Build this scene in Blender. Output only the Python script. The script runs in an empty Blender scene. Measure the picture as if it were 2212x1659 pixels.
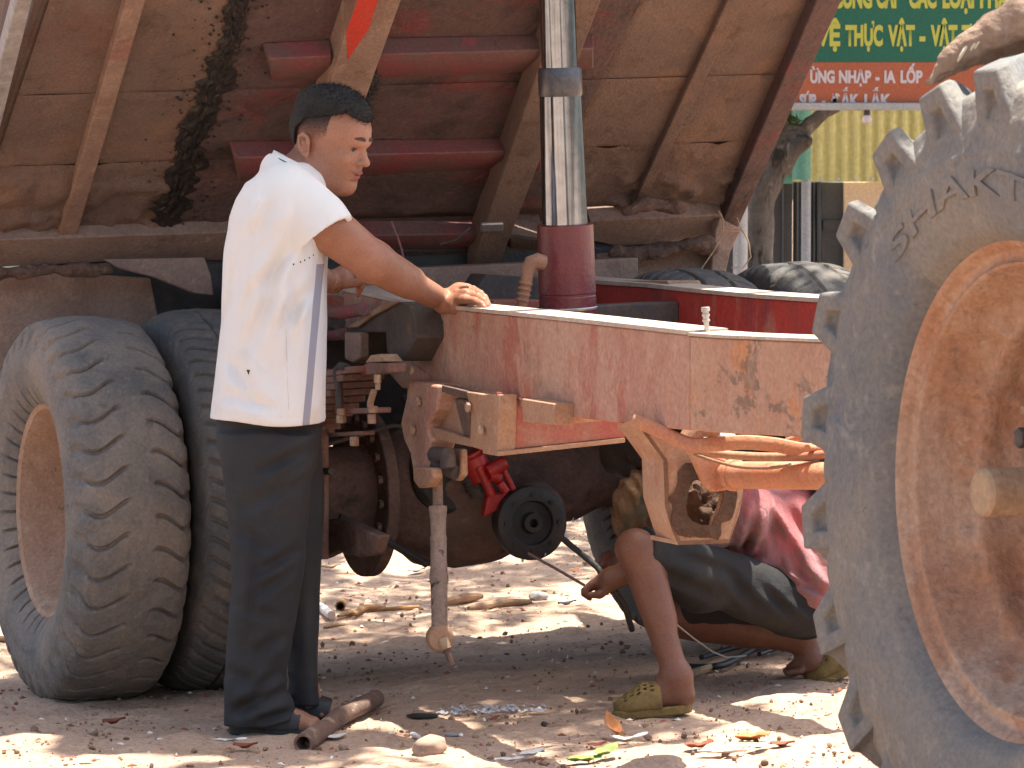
import bpy, bmesh, math, random
import numpy as np
from mathutils import Vector, Matrix

# ------------------------------------------------------------ camera, world, sun
sc = bpy.context.scene
COL = sc.collection
HC = 1.42                      # camera height above the ground
F = 8900.0                     # focal length in picture units (picture 2212 x 1659)
CU, CV, HV = 1106.0, 829.5, 387.0
PITCH = math.atan((CV - HV) / F)
cam_d = bpy.data.cameras.new('camera')
cam_d.sensor_width = 36.0
cam_d.lens = 36.0 * F / 2212.0
cam_d.clip_start = 0.1
cam_d.clip_end = 600.0
cam = bpy.data.objects.new('camera', cam_d)
COL.objects.link(cam)
cam.location = (0, 0, HC)
cam.rotation_euler = (math.pi / 2 - PITCH, 0, 0)
sc.camera = cam
cam_d.dof.use_dof = True
cam_d.dof.focus_distance = 10.7
cam_d.dof.aperture_fstop = 16.0

SA = np.array([.927, .374, 0.0])          # vehicle lateral axis (towards the far side)
ST = np.array([.374, -.927, 0.0])         # vehicle forward axis (towards the camera)
SUN_TO = Vector(SA * .20 + ST * .0 + np.array([0, 0, 1.0])).normalized()
sun_el = math.asin(SUN_TO.z)
sun_az = math.atan2(SUN_TO.x, SUN_TO.y)
world = bpy.data.worlds.new('World')
sc.world = world
world.use_nodes = True
wn = world.node_tree
wn.nodes.clear()
sky = wn.nodes.new('ShaderNodeTexSky')
sky.sky_type = 'NISHITA'
sky.sun_disc = False
sky.sun_elevation = sun_el
sky.sun_rotation = sun_az
sky.dust_density = 4.0
sky.air_density = 1.0
sky.ozone_density = 1.0
bg = wn.nodes.new('ShaderNodeBackground')
bg.inputs['Strength'].default_value = 0.125
wo = wn.nodes.new('ShaderNodeOutputWorld')
wn.links.new(sky.outputs[0], bg.inputs[0])
wn.links.new(bg.outputs[0], wo.inputs[0])
sun_d = bpy.data.lights.new('sun', 'SUN')
sun_d.energy = 4.3
sun_d.angle = math.radians(0.53)
sun_d.color = (1.0, .95, .87)
sun = bpy.data.objects.new('sun', sun_d)
COL.objects.link(sun)
sun.rotation_euler = SUN_TO.to_track_quat('Z', 'Y').to_euler()
sc.view_settings.view_transform = 'Standard'
sc.view_settings.look = 'None'
sc.view_settings.gamma = 1.0
sc.view_settings.use_curve_mapping = False
sc.view_settings.exposure = 1.75
sc.view_settings.use_white_balance = True
sc.view_settings.white_balance_temperature = 6700
sc.view_settings.white_balance_tint = 6
sc.cycles.max_bounces = 7
sc.cycles.diffuse_bounces = 4
sc.cycles.glossy_bounces = 3
sc.cycles.transmission_bounces = 4
sc.cycles.use_denoising = True
rnd = random.Random(7)

# ------------------------------------------------------------ helpers: where things are
C0 = np.array([-1.273, 11.27, 0.0])       # the ground under the outer rear wheel
ROLL = .035
_fw = np.array([0, math.cos(PITCH), -math.sin(PITCH)])
_up = np.array([0, math.sin(PITCH), math.cos(PITCH)])
CAM = np.array([0, 0, HC])
def ray(u, v):
    return _fw + np.array([1, 0, 0]) * ((u - CU) / F) - _up * ((v - CV) / F)
def at(u, v, Y):
    d = ray(u, v); return CAM + d * (Y / d[1])
def V(t, l, z):
    p = C0 + SA * l + ST * t; p[2] = z + ROLL * l; return p
def tl(p):
    q = np.asarray(p) - C0; return q @ ST, q @ SA
def atL(u, v, l):
    d = ray(u, v); k = (l - (CAM - C0) @ SA) / (d @ SA); return CAM + d * k
def atT(u, v, t):
    d = ray(u, v); k = (t - (CAM - C0) @ ST) / (d @ ST); return CAM + d * k
def gz0(x, y):
    l = (x - C0[0]) * SA[0] + (y - C0[1]) * SA[1]
    return ROLL * np.clip(l, 0, 2.6)
def atZ(u, v, z):
    d = ray(u, v); return CAM + d * ((z - HC) / d[2])
def atG(u, v, dz=0.0):
    p = atZ(u, v, 0.0)
    for _ in range(6):
        p = atZ(u, v, gz(p[0], p[1]) + dz)
    return p

# numpy value noise -----------------------------------------------------------
def _h(ix, iy, iz):
    n = (ix * 374761393 + iy * 668265263 + iz * 2147483647 * 3 + 1013904223) & 0xffffffff
    n = ((n ^ (n >> 13)) * 1274126177) & 0xffffffff
    n = (n ^ (n >> 16)) & 0xffffffff
    return n.astype(np.float64) / 2147483647.5 - 1.0
def noise3(x, y, z):
    x, y, z = np.broadcast_arrays(np.asarray(x, float), np.asarray(y, float), np.asarray(z, float))
    ix, iy, iz = np.floor(x).astype(np.int64), np.floor(y).astype(np.int64), np.floor(z).astype(np.int64)
    fx, fy, fz = x - ix, y - iy, z - iz
    fx, fy, fz = [f * f * (3 - 2 * f) for f in (fx, fy, fz)]
    r = 0
    for dx in (0, 1):
        for dy in (0, 1):
            for dz in (0, 1):
                w = (fx if dx else 1 - fx) * (fy if dy else 1 - fy) * (fz if dz else 1 - fz)
                r = r + w * _h(ix + dx, iy + dy, iz + dz)
    return r
def fbm(x, y, z, o=3):
    r = 0; a = 1.0
    for k in range(o):
        r = r + a * noise3(x * 2 ** k + 17 * k, y * 2 ** k + 5 * k, z * 2 ** k); a *= .5
    return r
def sst(e0, e1, x):
    t = np.clip((np.asarray(x) - e0) / (e1 - e0), 0, 1); return t * t * (3 - 2 * t)
def gz(x, y):
    x = np.asarray(x, float); y = np.asarray(y, float)
    b = gz0(x, y)
    b = b + .022 * noise3(x * .9, y * .9 + 3, 0.5) + .010 * noise3(x * 2.7, y * 2.7, 9.5)
    l = (x - C0[0]) * SA[0] + (y - C0[1]) * SA[1]; t = (x - C0[0]) * ST[0] + (y - C0[1]) * ST[1]
    # a worn rut that runs under the truck and hollows under its tyres
    b = b - .018 * np.exp(-((y - 11.9 - .25 * np.sin(x * 1.3)) / .35) ** 2)
    b = b + .020 * np.exp(-((y - 12.75 + .12 * x) / .22) ** 2)
    return b

# ------------------------------------------------------------ materials
MATS = {}
def lin(c):
    return tuple(((x / 255) / 12.92 if x / 255 <= .04045 else ((x / 255 + .055) / 1.055) ** 2.4) for x in c)
def mat(name, c1, c2=None, nscale=6.0, layers=(), rough=.8, metal=0.0, bump=.15, bscale=60.0,
        bump2=0.0, bscale2=8.0, stretch=(1, 1, 1), sss=0.0, spec=.35, lo=.35, hi=.65, coat=0.0, trans=0.0, sheen=0.0, bdist=.01):
    """noise-mixed base colour, then layers (colour, scale, lo, hi, stretch, roughness[, strength])"""
    m = bpy.data.materials.new(name); m.use_nodes = True
    nt = m.node_tree; N, L = nt.nodes, nt.links
    bs = N['Principled BSDF']
    tc = N.new('ShaderNodeTexCoord')
    def mapping(s):
        mp = N.new('ShaderNodeMapping'); mp.inputs['Scale'].default_value = s
        L.new(tc.outputs['Object'], mp.inputs['Vector']); return mp.outputs[0]
    def noi(scale, s=(1, 1, 1), det=6, rg=.6, w=0.0, dist=0.0):
        n = N.new('ShaderNodeTexNoise'); n.noise_dimensions = '3D'
        n.inputs['Scale'].default_value = scale; n.inputs['Detail'].default_value = det
        n.inputs['Roughness'].default_value = rg; n.inputs['Distortion'].default_value = dist
        mp = N.new('ShaderNodeMapping'); mp.inputs['Scale'].default_value = s
        mp.inputs['Location'].default_value = (w, w * 1.7, w * .6)
        L.new(tc.outputs['Object'], mp.inputs['Vector']); L.new(mp.outputs[0], n.inputs['Vector'])
        return n.outputs['Fac']
    def rng(x, a, b, c=0.0, d=1.0):
        r = N.new('ShaderNodeMapRange'); r.inputs[1].default_value = a; r.inputs[2].default_value = b
        r.inputs[3].default_value = c; r.inputs[4].default_value = d
        L.new(x, r.inputs[0]); return r.outputs[0]
    def mixc(f, a, b):
        x = N.new('ShaderNodeMix'); x.data_type = 'RGBA'
        L.new(f, x.inputs[0])
        for i, s in ((6, a), (7, b)):
            if isinstance(s, tuple): x.inputs[i].default_value = (*s, 1)
            else: L.new(s, x.inputs[i])
        return x.outputs[2]
    col = c1 if c2 is None else mixc(rng(noi(nscale, stretch), lo, hi), c1, c2)
    ro = None
    for k, ly in enumerate(layers):
        c, s, a, b, st, r = ly[:6]
        f = rng(noi(s, st, 8, .65, 3.1 * (k + 1), .3), a, b, 0.0, ly[6] if len(ly) > 6 else 1.0)
        col = mixc(f, col, c)
        x = N.new('ShaderNodeMix'); x.data_type = 'FLOAT'
        L.new(f, x.inputs[0])
        if ro is None: x.inputs[2].default_value = rough
        else: L.new(ro, x.inputs[2])
        x.inputs[3].default_value = r; ro = x.outputs[0]
    # a little fine grain in every colour
    if not isinstance(col, tuple):
        g = N.new('ShaderNodeMix'); g.data_type = 'RGBA'; g.blend_type = 'MULTIPLY'
        L.new(rng(noi(bscale * 1.5, (1, 1, 1), 3), .3, .7, .82, 1.12), g.inputs[7]); g.inputs[0].default_value = 1.0
        L.new(col, g.inputs[6]); col = g.outputs[2]
    if isinstance(col, tuple): bs.inputs['Base Color'].default_value = (*col, 1)
    else: L.new(col, bs.inputs['Base Color'])
    if ro is None: bs.inputs['Roughness'].default_value = rough
    else: L.new(ro, bs.inputs['Roughness'])
    bs.inputs['Metallic'].default_value = metal
    bs.inputs['Specular IOR Level'].default_value = spec
    if coat: bs.inputs['Coat Weight'].default_value = coat
    if sheen: bs.inputs['Sheen Weight'].default_value = sheen
    if trans: bs.inputs['Transmission Weight'].default_value = trans
    if sss:
        bs.inputs['Subsurface Weight'].default_value = sss
        bs.inputs['Subsurface Radius'].default_value = (.02, .008, .004)
        bs.inputs['Subsurface Scale'].default_value = .6
    if bump:
        b = N.new('ShaderNodeBump'); b.inputs['Strength'].default_value = bump; b.inputs['Distance'].default_value = bdist
        L.new(noi(bscale, (1, 1, 1), 8, .6), b.inputs['Height'])
        last = b.outputs[0]
        if bump2:
            b2 = N.new('ShaderNodeBump'); b2.inputs['Strength'].default_value = bump2; b2.inputs['Distance'].default_value = bdist * 3
            L.new(noi(bscale2, stretch, 4, .55, 1.3), b2.inputs['Height']); L.new(last, b2.inputs['Normal']); last = b2.outputs[0]
        L.new(last, bs.inputs['Normal'])
    MATS[name] = m
    return m
U1 = (1, 1, 1)
DUST = (.34, .20, .125)
DUSTL = (.46, .29, .19)
MUD = (.17, .085, .045)
mat('ground_dirt', (.50, .345, .255), (.42, .280, .200), 3.0, [((.30, .185, .13), 22, .56, .66, U1, .95, .7), ((.46, .34, .27), 9, .58, .72, U1, .95, .8), ((.12, .08, .055), 95, .66, .72, U1, .95, .7)], .95, bump=.9, bscale=55, bump2=.5, bscale2=14, spec=.15, bdist=.012)
mat('far_gravel', (.30, .27, .24), (.46, .42, .38), 30, [((.12, .10, .09), 60, .5, .62, U1, .95)], .95, bump=.9, bscale=70, spec=.15, bdist=.02)
mat('rail_paint', (.42, .205, .150), (.46, .26, .19), 7, [((.48, .295, .215), 5, .42, .56, (1, 1, .5), .85, .92), ((.38, .12, .085), 8, .53, .63, (1, 1, .5), .7, .75), ((.52, .345, .255), 24, .60, .72, (1, 1, .3), .9, .7), ((.25, .14, .10), 50, .60, .66, (1, .5, .25), .9, .6), ((.26, .165, .12), 2.6, .55, .66, U1, .9, .6), ((.08, .055, .045), 38, .65, .72, U1, .8, .9)], .82, bump=.4, bscale=50, bump2=.2, bscale2=6, spec=.25)
mat('rail_front_paint', (.44, .24, .165), (.48, .29, .20), 5, [((.54, .22, .09), 3.0, .53, .57, (1, 1, 1), .8, .8), ((.20, .135, .10), 4.6, .56, .59, (1, 1, 1.8), .85, .8), ((.48, .31, .225), 14, .5, .7, U1, .9, .5), ((.30, .18, .135), 70, .60, .66, (.3, .3, 1), .9, .5), ((.08, .06, .05), 40, .65, .72, U1, .8, .8)], .82, bump=.4, bscale=50, bump2=.2, bscale2=6, spec=.25)
mat('clean_red', (.52, .060, .042), (.42, .055, .045), 4, [((.26, .06, .055), 6, .5, .62, (1, 1, .4), .5, .8), ((.46, .20, .14), 12, .58, .70, (1, 1, .3), .85, .75), ((.14, .05, .045), 30, .62, .72, (1, 1, .3), .6, .8)], .55, bump=.15, bscale=60, spec=.4)
mat('dusty_red', (.40, .09, .07), (.36, .15, .105), 9, [((.46, .27, .19), 6, .52, .66, U1, .9, .75), ((.10, .05, .04), 28, .66, .74, U1, .8, .8)], .7, bump=.15, bscale=90)
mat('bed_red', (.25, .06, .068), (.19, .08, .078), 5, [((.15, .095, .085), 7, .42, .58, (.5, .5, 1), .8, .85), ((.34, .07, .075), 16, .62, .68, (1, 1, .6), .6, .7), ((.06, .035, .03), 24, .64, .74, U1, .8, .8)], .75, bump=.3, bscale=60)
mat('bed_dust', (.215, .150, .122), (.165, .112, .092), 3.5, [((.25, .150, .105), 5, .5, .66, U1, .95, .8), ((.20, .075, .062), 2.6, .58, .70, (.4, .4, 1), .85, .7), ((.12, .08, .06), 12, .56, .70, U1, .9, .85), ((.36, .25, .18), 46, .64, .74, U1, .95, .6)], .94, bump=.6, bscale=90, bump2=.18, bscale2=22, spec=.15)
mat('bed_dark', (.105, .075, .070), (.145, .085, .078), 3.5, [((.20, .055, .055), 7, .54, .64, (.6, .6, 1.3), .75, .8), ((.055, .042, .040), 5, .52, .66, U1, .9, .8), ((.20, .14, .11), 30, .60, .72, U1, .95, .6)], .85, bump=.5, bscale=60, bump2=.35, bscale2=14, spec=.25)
mat('beam_dust', (.31, .205, .155), (.24, .15, .115), 5, [((.38, .26, .19), 12, .5, .66, U1, .95, .8), ((.28, .085, .07), 5, .60, .68, (.4, .4, 1), .7, .6), ((.14, .09, .07), 34, .62, .72, U1, .9, .8)], .9, bump=.4, bscale=70, bump2=.25, bscale2=14, spec=.25)
mat('bright_red_paint', (.58, .05, .035), (.50, .07, .045), 8, [((.30, .14, .08), 9, .60, .72, U1, .9, .9)], .55, bump=.12, bscale=80)
mat('sunlit_flange_dust', (.56, .45, .36), (.46, .36, .29), 9, [((.24, .15, .11), 30, .62, .74, U1, .95, .8)], .9, bump=.3, bscale=70, spec=.3)  # pale dust, with the sun on the flange tops put into its colour
mat('mud', (.17, .105, .08), (.11, .07, .055), 12, [((.27, .18, .13), 30, .52, .68, U1, 1, .7)], .98, bump=.9, bscale=45, bump2=.6, bscale2=14, spec=.1, bdist=.015)
mat('lip_dust', (.31, .22, .18), (.24, .165, .135), 4, [((.17, .11, .09), 9, .56, .70, U1, .95, .8), ((.38, .28, .22), 20, .58, .7, U1, .95, .7)], .93, bump=.4, bscale=60, bump2=.2, bscale2=12, spec=.2)
mat('tar', (.012, .011, .011), (.03, .022, .018), 20, [((.16, .09, .055), 34, .60, .68, U1, .95, .9)], .55, bump=.8, bscale=40, spec=.5)
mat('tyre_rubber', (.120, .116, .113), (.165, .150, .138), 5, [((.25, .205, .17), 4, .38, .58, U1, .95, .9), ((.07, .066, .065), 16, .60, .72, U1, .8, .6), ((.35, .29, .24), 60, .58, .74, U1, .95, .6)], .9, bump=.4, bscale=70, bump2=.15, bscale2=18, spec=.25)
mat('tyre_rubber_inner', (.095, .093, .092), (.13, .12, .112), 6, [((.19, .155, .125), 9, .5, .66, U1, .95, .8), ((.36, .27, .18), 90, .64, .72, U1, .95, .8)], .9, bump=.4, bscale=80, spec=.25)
mat('tractor_rubber', (.130, .140, .155), (.155, .155, .155), 2.5, [((.235, .205, .175), 2.2, .38, .60, U1, .95, .9), ((.32, .29, .26), 14, .54, .70, U1, .95, .55), ((.075, .082, .095), 7, .60, .72, U1, .7, .7), ((.06, .055, .05), 50, .66, .72, U1, .95, .5)], .82, bump=.4, bscale=60, bump2=.25, bscale2=12, spec=.35)
mat('rim_dust', (.42, .275, .195), (.34, .21, .145), 5, [((.48, .34, .25), 12, .5, .66, U1, .95, .8), ((.20, .12, .08), 45, .62, .70, U1, .95, .8), ((.27, .17, .12), 7, .58, .72, U1, .95, .6)], .92, bump=.45, bscale=70, bump2=.3, bscale2=16, spec=.2)
mat('rim_orange', (.42, .215, .125), (.36, .21, .145), 2.2, [((.46, .33, .25), 3.0, .44, .60, (1, 1, .6), .95, .85), ((.33, .135, .07), 7, .57, .70, (1, 1, .4), .8, .7), ((.27, .18, .13), 24, .56, .70, U1, .95, .8), ((.52, .42, .34), 18, .62, .72, U1, .95, .6), ((.13, .09, .065), 60, .66, .74, U1, .9, .8)], .88, bump=.6, bscale=50, bump2=.5, bscale2=12, spec=.2)
mat('hub_dust', (.40, .28, .18), (.30, .19, .12), 12, [((.15, .10, .07), 30, .60, .72, U1, .95, .8)], .9, bump=.5, bscale=60)
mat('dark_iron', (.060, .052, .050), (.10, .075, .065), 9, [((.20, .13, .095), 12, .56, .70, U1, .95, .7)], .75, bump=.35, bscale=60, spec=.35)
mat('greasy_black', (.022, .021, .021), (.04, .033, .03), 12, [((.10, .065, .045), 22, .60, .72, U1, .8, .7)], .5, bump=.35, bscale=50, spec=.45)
mat('axle_mud', (.20, .125, .10), (.135, .088, .072), 6, [((.27, .175, .13), 16, .55, .7, U1, .95, .8), ((.05, .042, .038), 8, .56, .68, U1, .7, .9)], .9, bump=.6, bscale=55, bump2=.4, bscale2=14, spec=.25)
mat('rod_mud', (.36, .27, .22), (.28, .20, .16), 14, [((.42, .24, .19), 16, .56, .66, U1, .9, .7), ((.07, .06, .055), 26, .60, .66, U1, .8, .95)], .9, bump=.6, bscale=60, bump2=.3, bscale2=20)
mat('spring_dust', (.27, .16, .125), (.21, .115, .09), 18, [((.30, .045, .045), 9, .58, .64, U1, .7, .8), ((.10, .06, .05), 30, .6, .7, U1, .9, .8)], .9, bump=.4, bscale=70)
mat('bolt_dust', (.50, .34, .23), (.36, .22, .15), 20, [((.20, .11, .07), 40, .58, .7, U1, .95, .8)], .88, bump=.4, bscale=90)
mat('bracket_tan', (.44, .27, .175), (.38, .21, .135), 7, [((.33, .11, .075), 5, .58, .68, U1, .8, .6), ((.50, .33, .22), 22, .54, .68, U1, .9, .7), ((.18, .12, .09), 30, .64, .74, U1, .9, .8)], .86, bump=.3, bscale=80, spec=.25)
mat('pipe_orange', (.50, .20, .11), (.42, .19, .11), 6, [((.48, .27, .17), 6, .46, .62, U1, .9, .8), ((.42, .08, .06), 11, .60, .68, U1, .6, .7), ((.14, .07, .05), 40, .67, .74, U1, .9, .8)], .75, bump=.25, bscale=80)
mat('grease_mud', (.075, .036, .020), (.12, .060, .034), 14, [((.30, .19, .12), 18, .62, .68, U1, .9, .9)], .75, bump=1.0, bscale=28, bdist=.02, spec=.3)
mat('chrome', (.25, .29, .345), (.11, .13, .16), 24, (), .14, metal=1.0, bump=.02, bscale=20, stretch=(1, 1, .012), lo=.44, hi=.60)  # dark upright streaks painted in to stand for reflections
mat('collar_steel', (.060, .060, .066), (.11, .11, .12), 9, [((.16, .12, .10), 15, .6, .72, U1, .7, .6)], .35, metal=.7, bump=.15, bscale=60)
mat('cylinder_maroon', (.16, .022, .028), (.115, .02, .024), 7, [((.30, .24, .22), 70, .68, .72, U1, .4, .6), ((.06, .02, .02), 9, .58, .7, (1, 1, .3), .4, .7)], .34, bump=.25, bscale=90, spec=.6)
mat('hose', (.30, .16, .10), (.24, .13, .085), 15, [((.10, .07, .06), 30, .60, .72, U1, .8, .8)], .8, bump=.2, bscale=90)
mat('silver', (.55, .53, .50), (.38, .36, .34), 20, (), .4, metal=.6, bump=.1, bscale=90)
mat('jack_red', (.50, .022, .02), (.38, .022, .02), 20, [((.08, .01, .01), 40, .56, .7, U1, .5, .85)], .35, bump=.15, bscale=60, spec=.6)
mat('wood', (.40, .27, .18), (.30, .19, .12), 9, (), .85, bump=.3, bscale=60, stretch=(1, 1, 6))
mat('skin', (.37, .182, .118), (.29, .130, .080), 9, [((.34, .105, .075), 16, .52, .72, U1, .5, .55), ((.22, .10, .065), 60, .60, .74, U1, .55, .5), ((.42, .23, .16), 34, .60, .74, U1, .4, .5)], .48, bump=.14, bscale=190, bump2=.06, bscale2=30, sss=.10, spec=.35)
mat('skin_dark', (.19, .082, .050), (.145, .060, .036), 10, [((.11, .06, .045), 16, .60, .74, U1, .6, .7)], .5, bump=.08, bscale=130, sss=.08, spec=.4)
mat('lips', (.30, .10, .08), None, rough=.5, bump=0)
mat('hair', (.010, .010, .011), (.022, .020, .020), 80, (), .6, bump=.9, bscale=260, spec=.4, stretch=(1, 1, 3))
mat('eye_white', (.26, .205, .175), None, rough=.3, bump=0)
mat('gold', (.80, .52, .18), None, rough=.25, metal=1.0, bump=0)
mat('trousers', (.019, .020, .024), (.030, .030, .032), 3, [((.045, .043, .042), 9, .56, .75, U1, .8, .6), ((.012, .014, .026), 4, .55, .7, U1, .7, .7)], .75, bump=.2, bscale=260, bump2=.25, bscale2=9, spec=.3)
mat('shorts', (.020, .021, .024), (.032, .029, .027), 6, (), .85, bump=.2, bscale=200, bump2=.4, bscale2=10, spec=.2)
mat('sandal_black', (.022, .023, .026), (.035, .035, .038), 16, [((.18, .12, .09), 40, .62, .72, U1, .9, .6)], .5, bump=.2, bscale=120)
mat('sandal_yellow', (.25, .165, .050), (.18, .115, .042), 14, [((.11, .075, .04), 22, .52, .68, U1, .9, .85)], .75, bump=.3, bscale=70)
mat('hat_cloth', (.15, .085, .045), (.21, .12, .065), 14, [((.07, .075, .05), 11, .54, .62, U1, .9, .8), ((.40, .08, .03), 8, .64, .70, U1, .9, .8)], .95, bump=.4, bscale=120, bump2=.6, bscale2=16)
mat('tarp_brown', (.22, .14, .10), (.30, .21, .155), 6, [((.10, .06, .045), 9, .54, .66, U1, .8, .9)], .85, bump=.5, bscale=60, bump2=.7, bscale2=12)
mat('rope', (.62, .55, .42), None, rough=.9, bump=.3, bscale=200)
mat('bark', (.10, .088, .078), (.20, .18, .165), 8, [((.40, .37, .34), 13, .58, .66, (1, 1, .3), .95, .7), ((.03, .026, .024), 22, .52, .62, (1, 1, .3), .95, .9)], .95, bump=1.0, bscale=26, spec=.15, bdist=.04, stretch=(1, 1, .3))
mat('leaf_green', (.045, .085, .025), (.07, .12, .03), 4, (), .55, bump=0)
mat('leaf_dry', (.42, .24, .10), (.26, .13, .06), 10, (), .8, bump=.3, bscale=60)
mat('leaf_orange', (.46, .18, .06), (.34, .12, .045), 10, (), .7, bump=.2, bscale=60)
mat('leaf_rust', (.20, .055, .03), (.30, .09, .05), 10, (), .8, bump=.3, bscale=60)
mat('leaf_lime', (.20, .27, .06), (.13, .19, .05), 10, (), .6, bump=.2, bscale=60)
mat('paper_white', (.78, .74, .70), (.62, .56, .52), 12, (), .8, bump=.4, bscale=30)
mat('straw', (.50, .36, .22), (.38, .25, .15), 30, (), .9, bump=0)
mat('stick', (.36, .23, .145), (.26, .16, .105), 12, [((.14, .09, .06), 24, .6, .7, U1, .95, .8)], .92, bump=.5, bscale=60)
mat('stone', (.36, .25, .19), (.29, .20, .15), 8, [((.46, .36, .28), 16, .56, .7, U1, .9, .7)], .9, bump=.6, bscale=34)
mat('stone_grey', (.26, .24, .23), (.38, .35, .33), 14, (), .9, bump=.6, bscale=34)
mat('crumbs', (.34, .20, .13), (.15, .095, .065), 9, (), .95, bump=.3, bscale=60)
mat('rust_pipe', (.20, .115, .085), (.13, .08, .065), 9, [((.42, .31, .24), 14, .56, .66, U1, .9, .8)], .85, bump=.5, bscale=60)
mat('cable_black', (.015, .015, .017), None, rough=.45, bump=0)
mat('cable_white', (.55, .55, .55), None, rough=.4, bump=0)
mat('sign_green', (.010, .105, .068), (.012, .12, .078), 2, (), .4, bump=0)
mat('sign_orange', (.34, .095, .045), (.38, .105, .05), 2, (), .4, bump=0)
mat('sign_yellow', (.44, .45, .075), None, rough=.5, bump=0)
mat('sign_white', (.50, .47, .50), None, rough=.5, bump=0)
mat('sign_frame', (.30, .32, .33), (.38, .39, .40), 6, (), .45, metal=.3, bump=0)
mat('wall_yellow', (.52, .50, .20), (.60, .56, .25), 3, [((.40, .38, .18), 8, .56, .7, (1, 1, .2), .8, .5)], .55, bump=.05, bscale=30)
mat('teal_paint', (.10, .30, .235), (.13, .36, .28), 5, (), .5, bump=.05)
mat('post_grey', (.30, .33, .36), (.36, .39, .42), 5, (), .5, bump=.05)
mat('door_dark', (.035, .037, .040), (.060, .062, .066), 2, (), .4, bump=.03)
mat('door_grey', (.085, .088, .096), (.11, .112, .12), 3, (), .5, bump=.03)
mat('wall_cream', (.60, .44, .28), (.66, .50, .33), 3, (), .8, bump=.05)
mat('wall_teal', (.16, .22, .20), (.20, .26, .24), 3, (), .8, bump=.1)
mat('bulb_glass', (.80, .74, .80), None, rough=.15, trans=.5, bump=0)
mat('brow', (.06, .035, .03), None, rough=.8, bump=0)

# ------------------------------------------------------------ mesh helpers
def tag(o, label=None, cat=None, group=None, kind=None):
    if label: o['label'] = label
    if cat: o['category'] = cat
    if group: o['group'] = group
    if kind: o['kind'] = kind
    return o
def thing(name, label, cat, loc, group=None):
    o = bpy.data.objects.new(name, None); COL.objects.link(o)
    o.location = Vector(loc); o.empty_display_size = .1
    return tag(o, label, cat, group)
def worldloc(o):
    p = Vector((0, 0, 0))
    while o is not None:
        p = p + o.location; o = o.parent
    return np.array(p)
def link(name, me, m, parent=None, loc=None):
    o = bpy.data.objects.new(name, me); COL.objects.link(o)
    if m is not None:
        if isinstance(m, (list, tuple)):
            for x in m: me.materials.append(MATS[x])
        else: me.materials.append(MATS[m])
    if parent is not None: o.parent = parent
    if loc is not None: o.location = Vector(loc)
    return o
def finish(me, angle=35):
    me.validate()
    me.shade_smooth()
    me.set_sharp_from_angle(angle=math.radians(angle))
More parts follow.
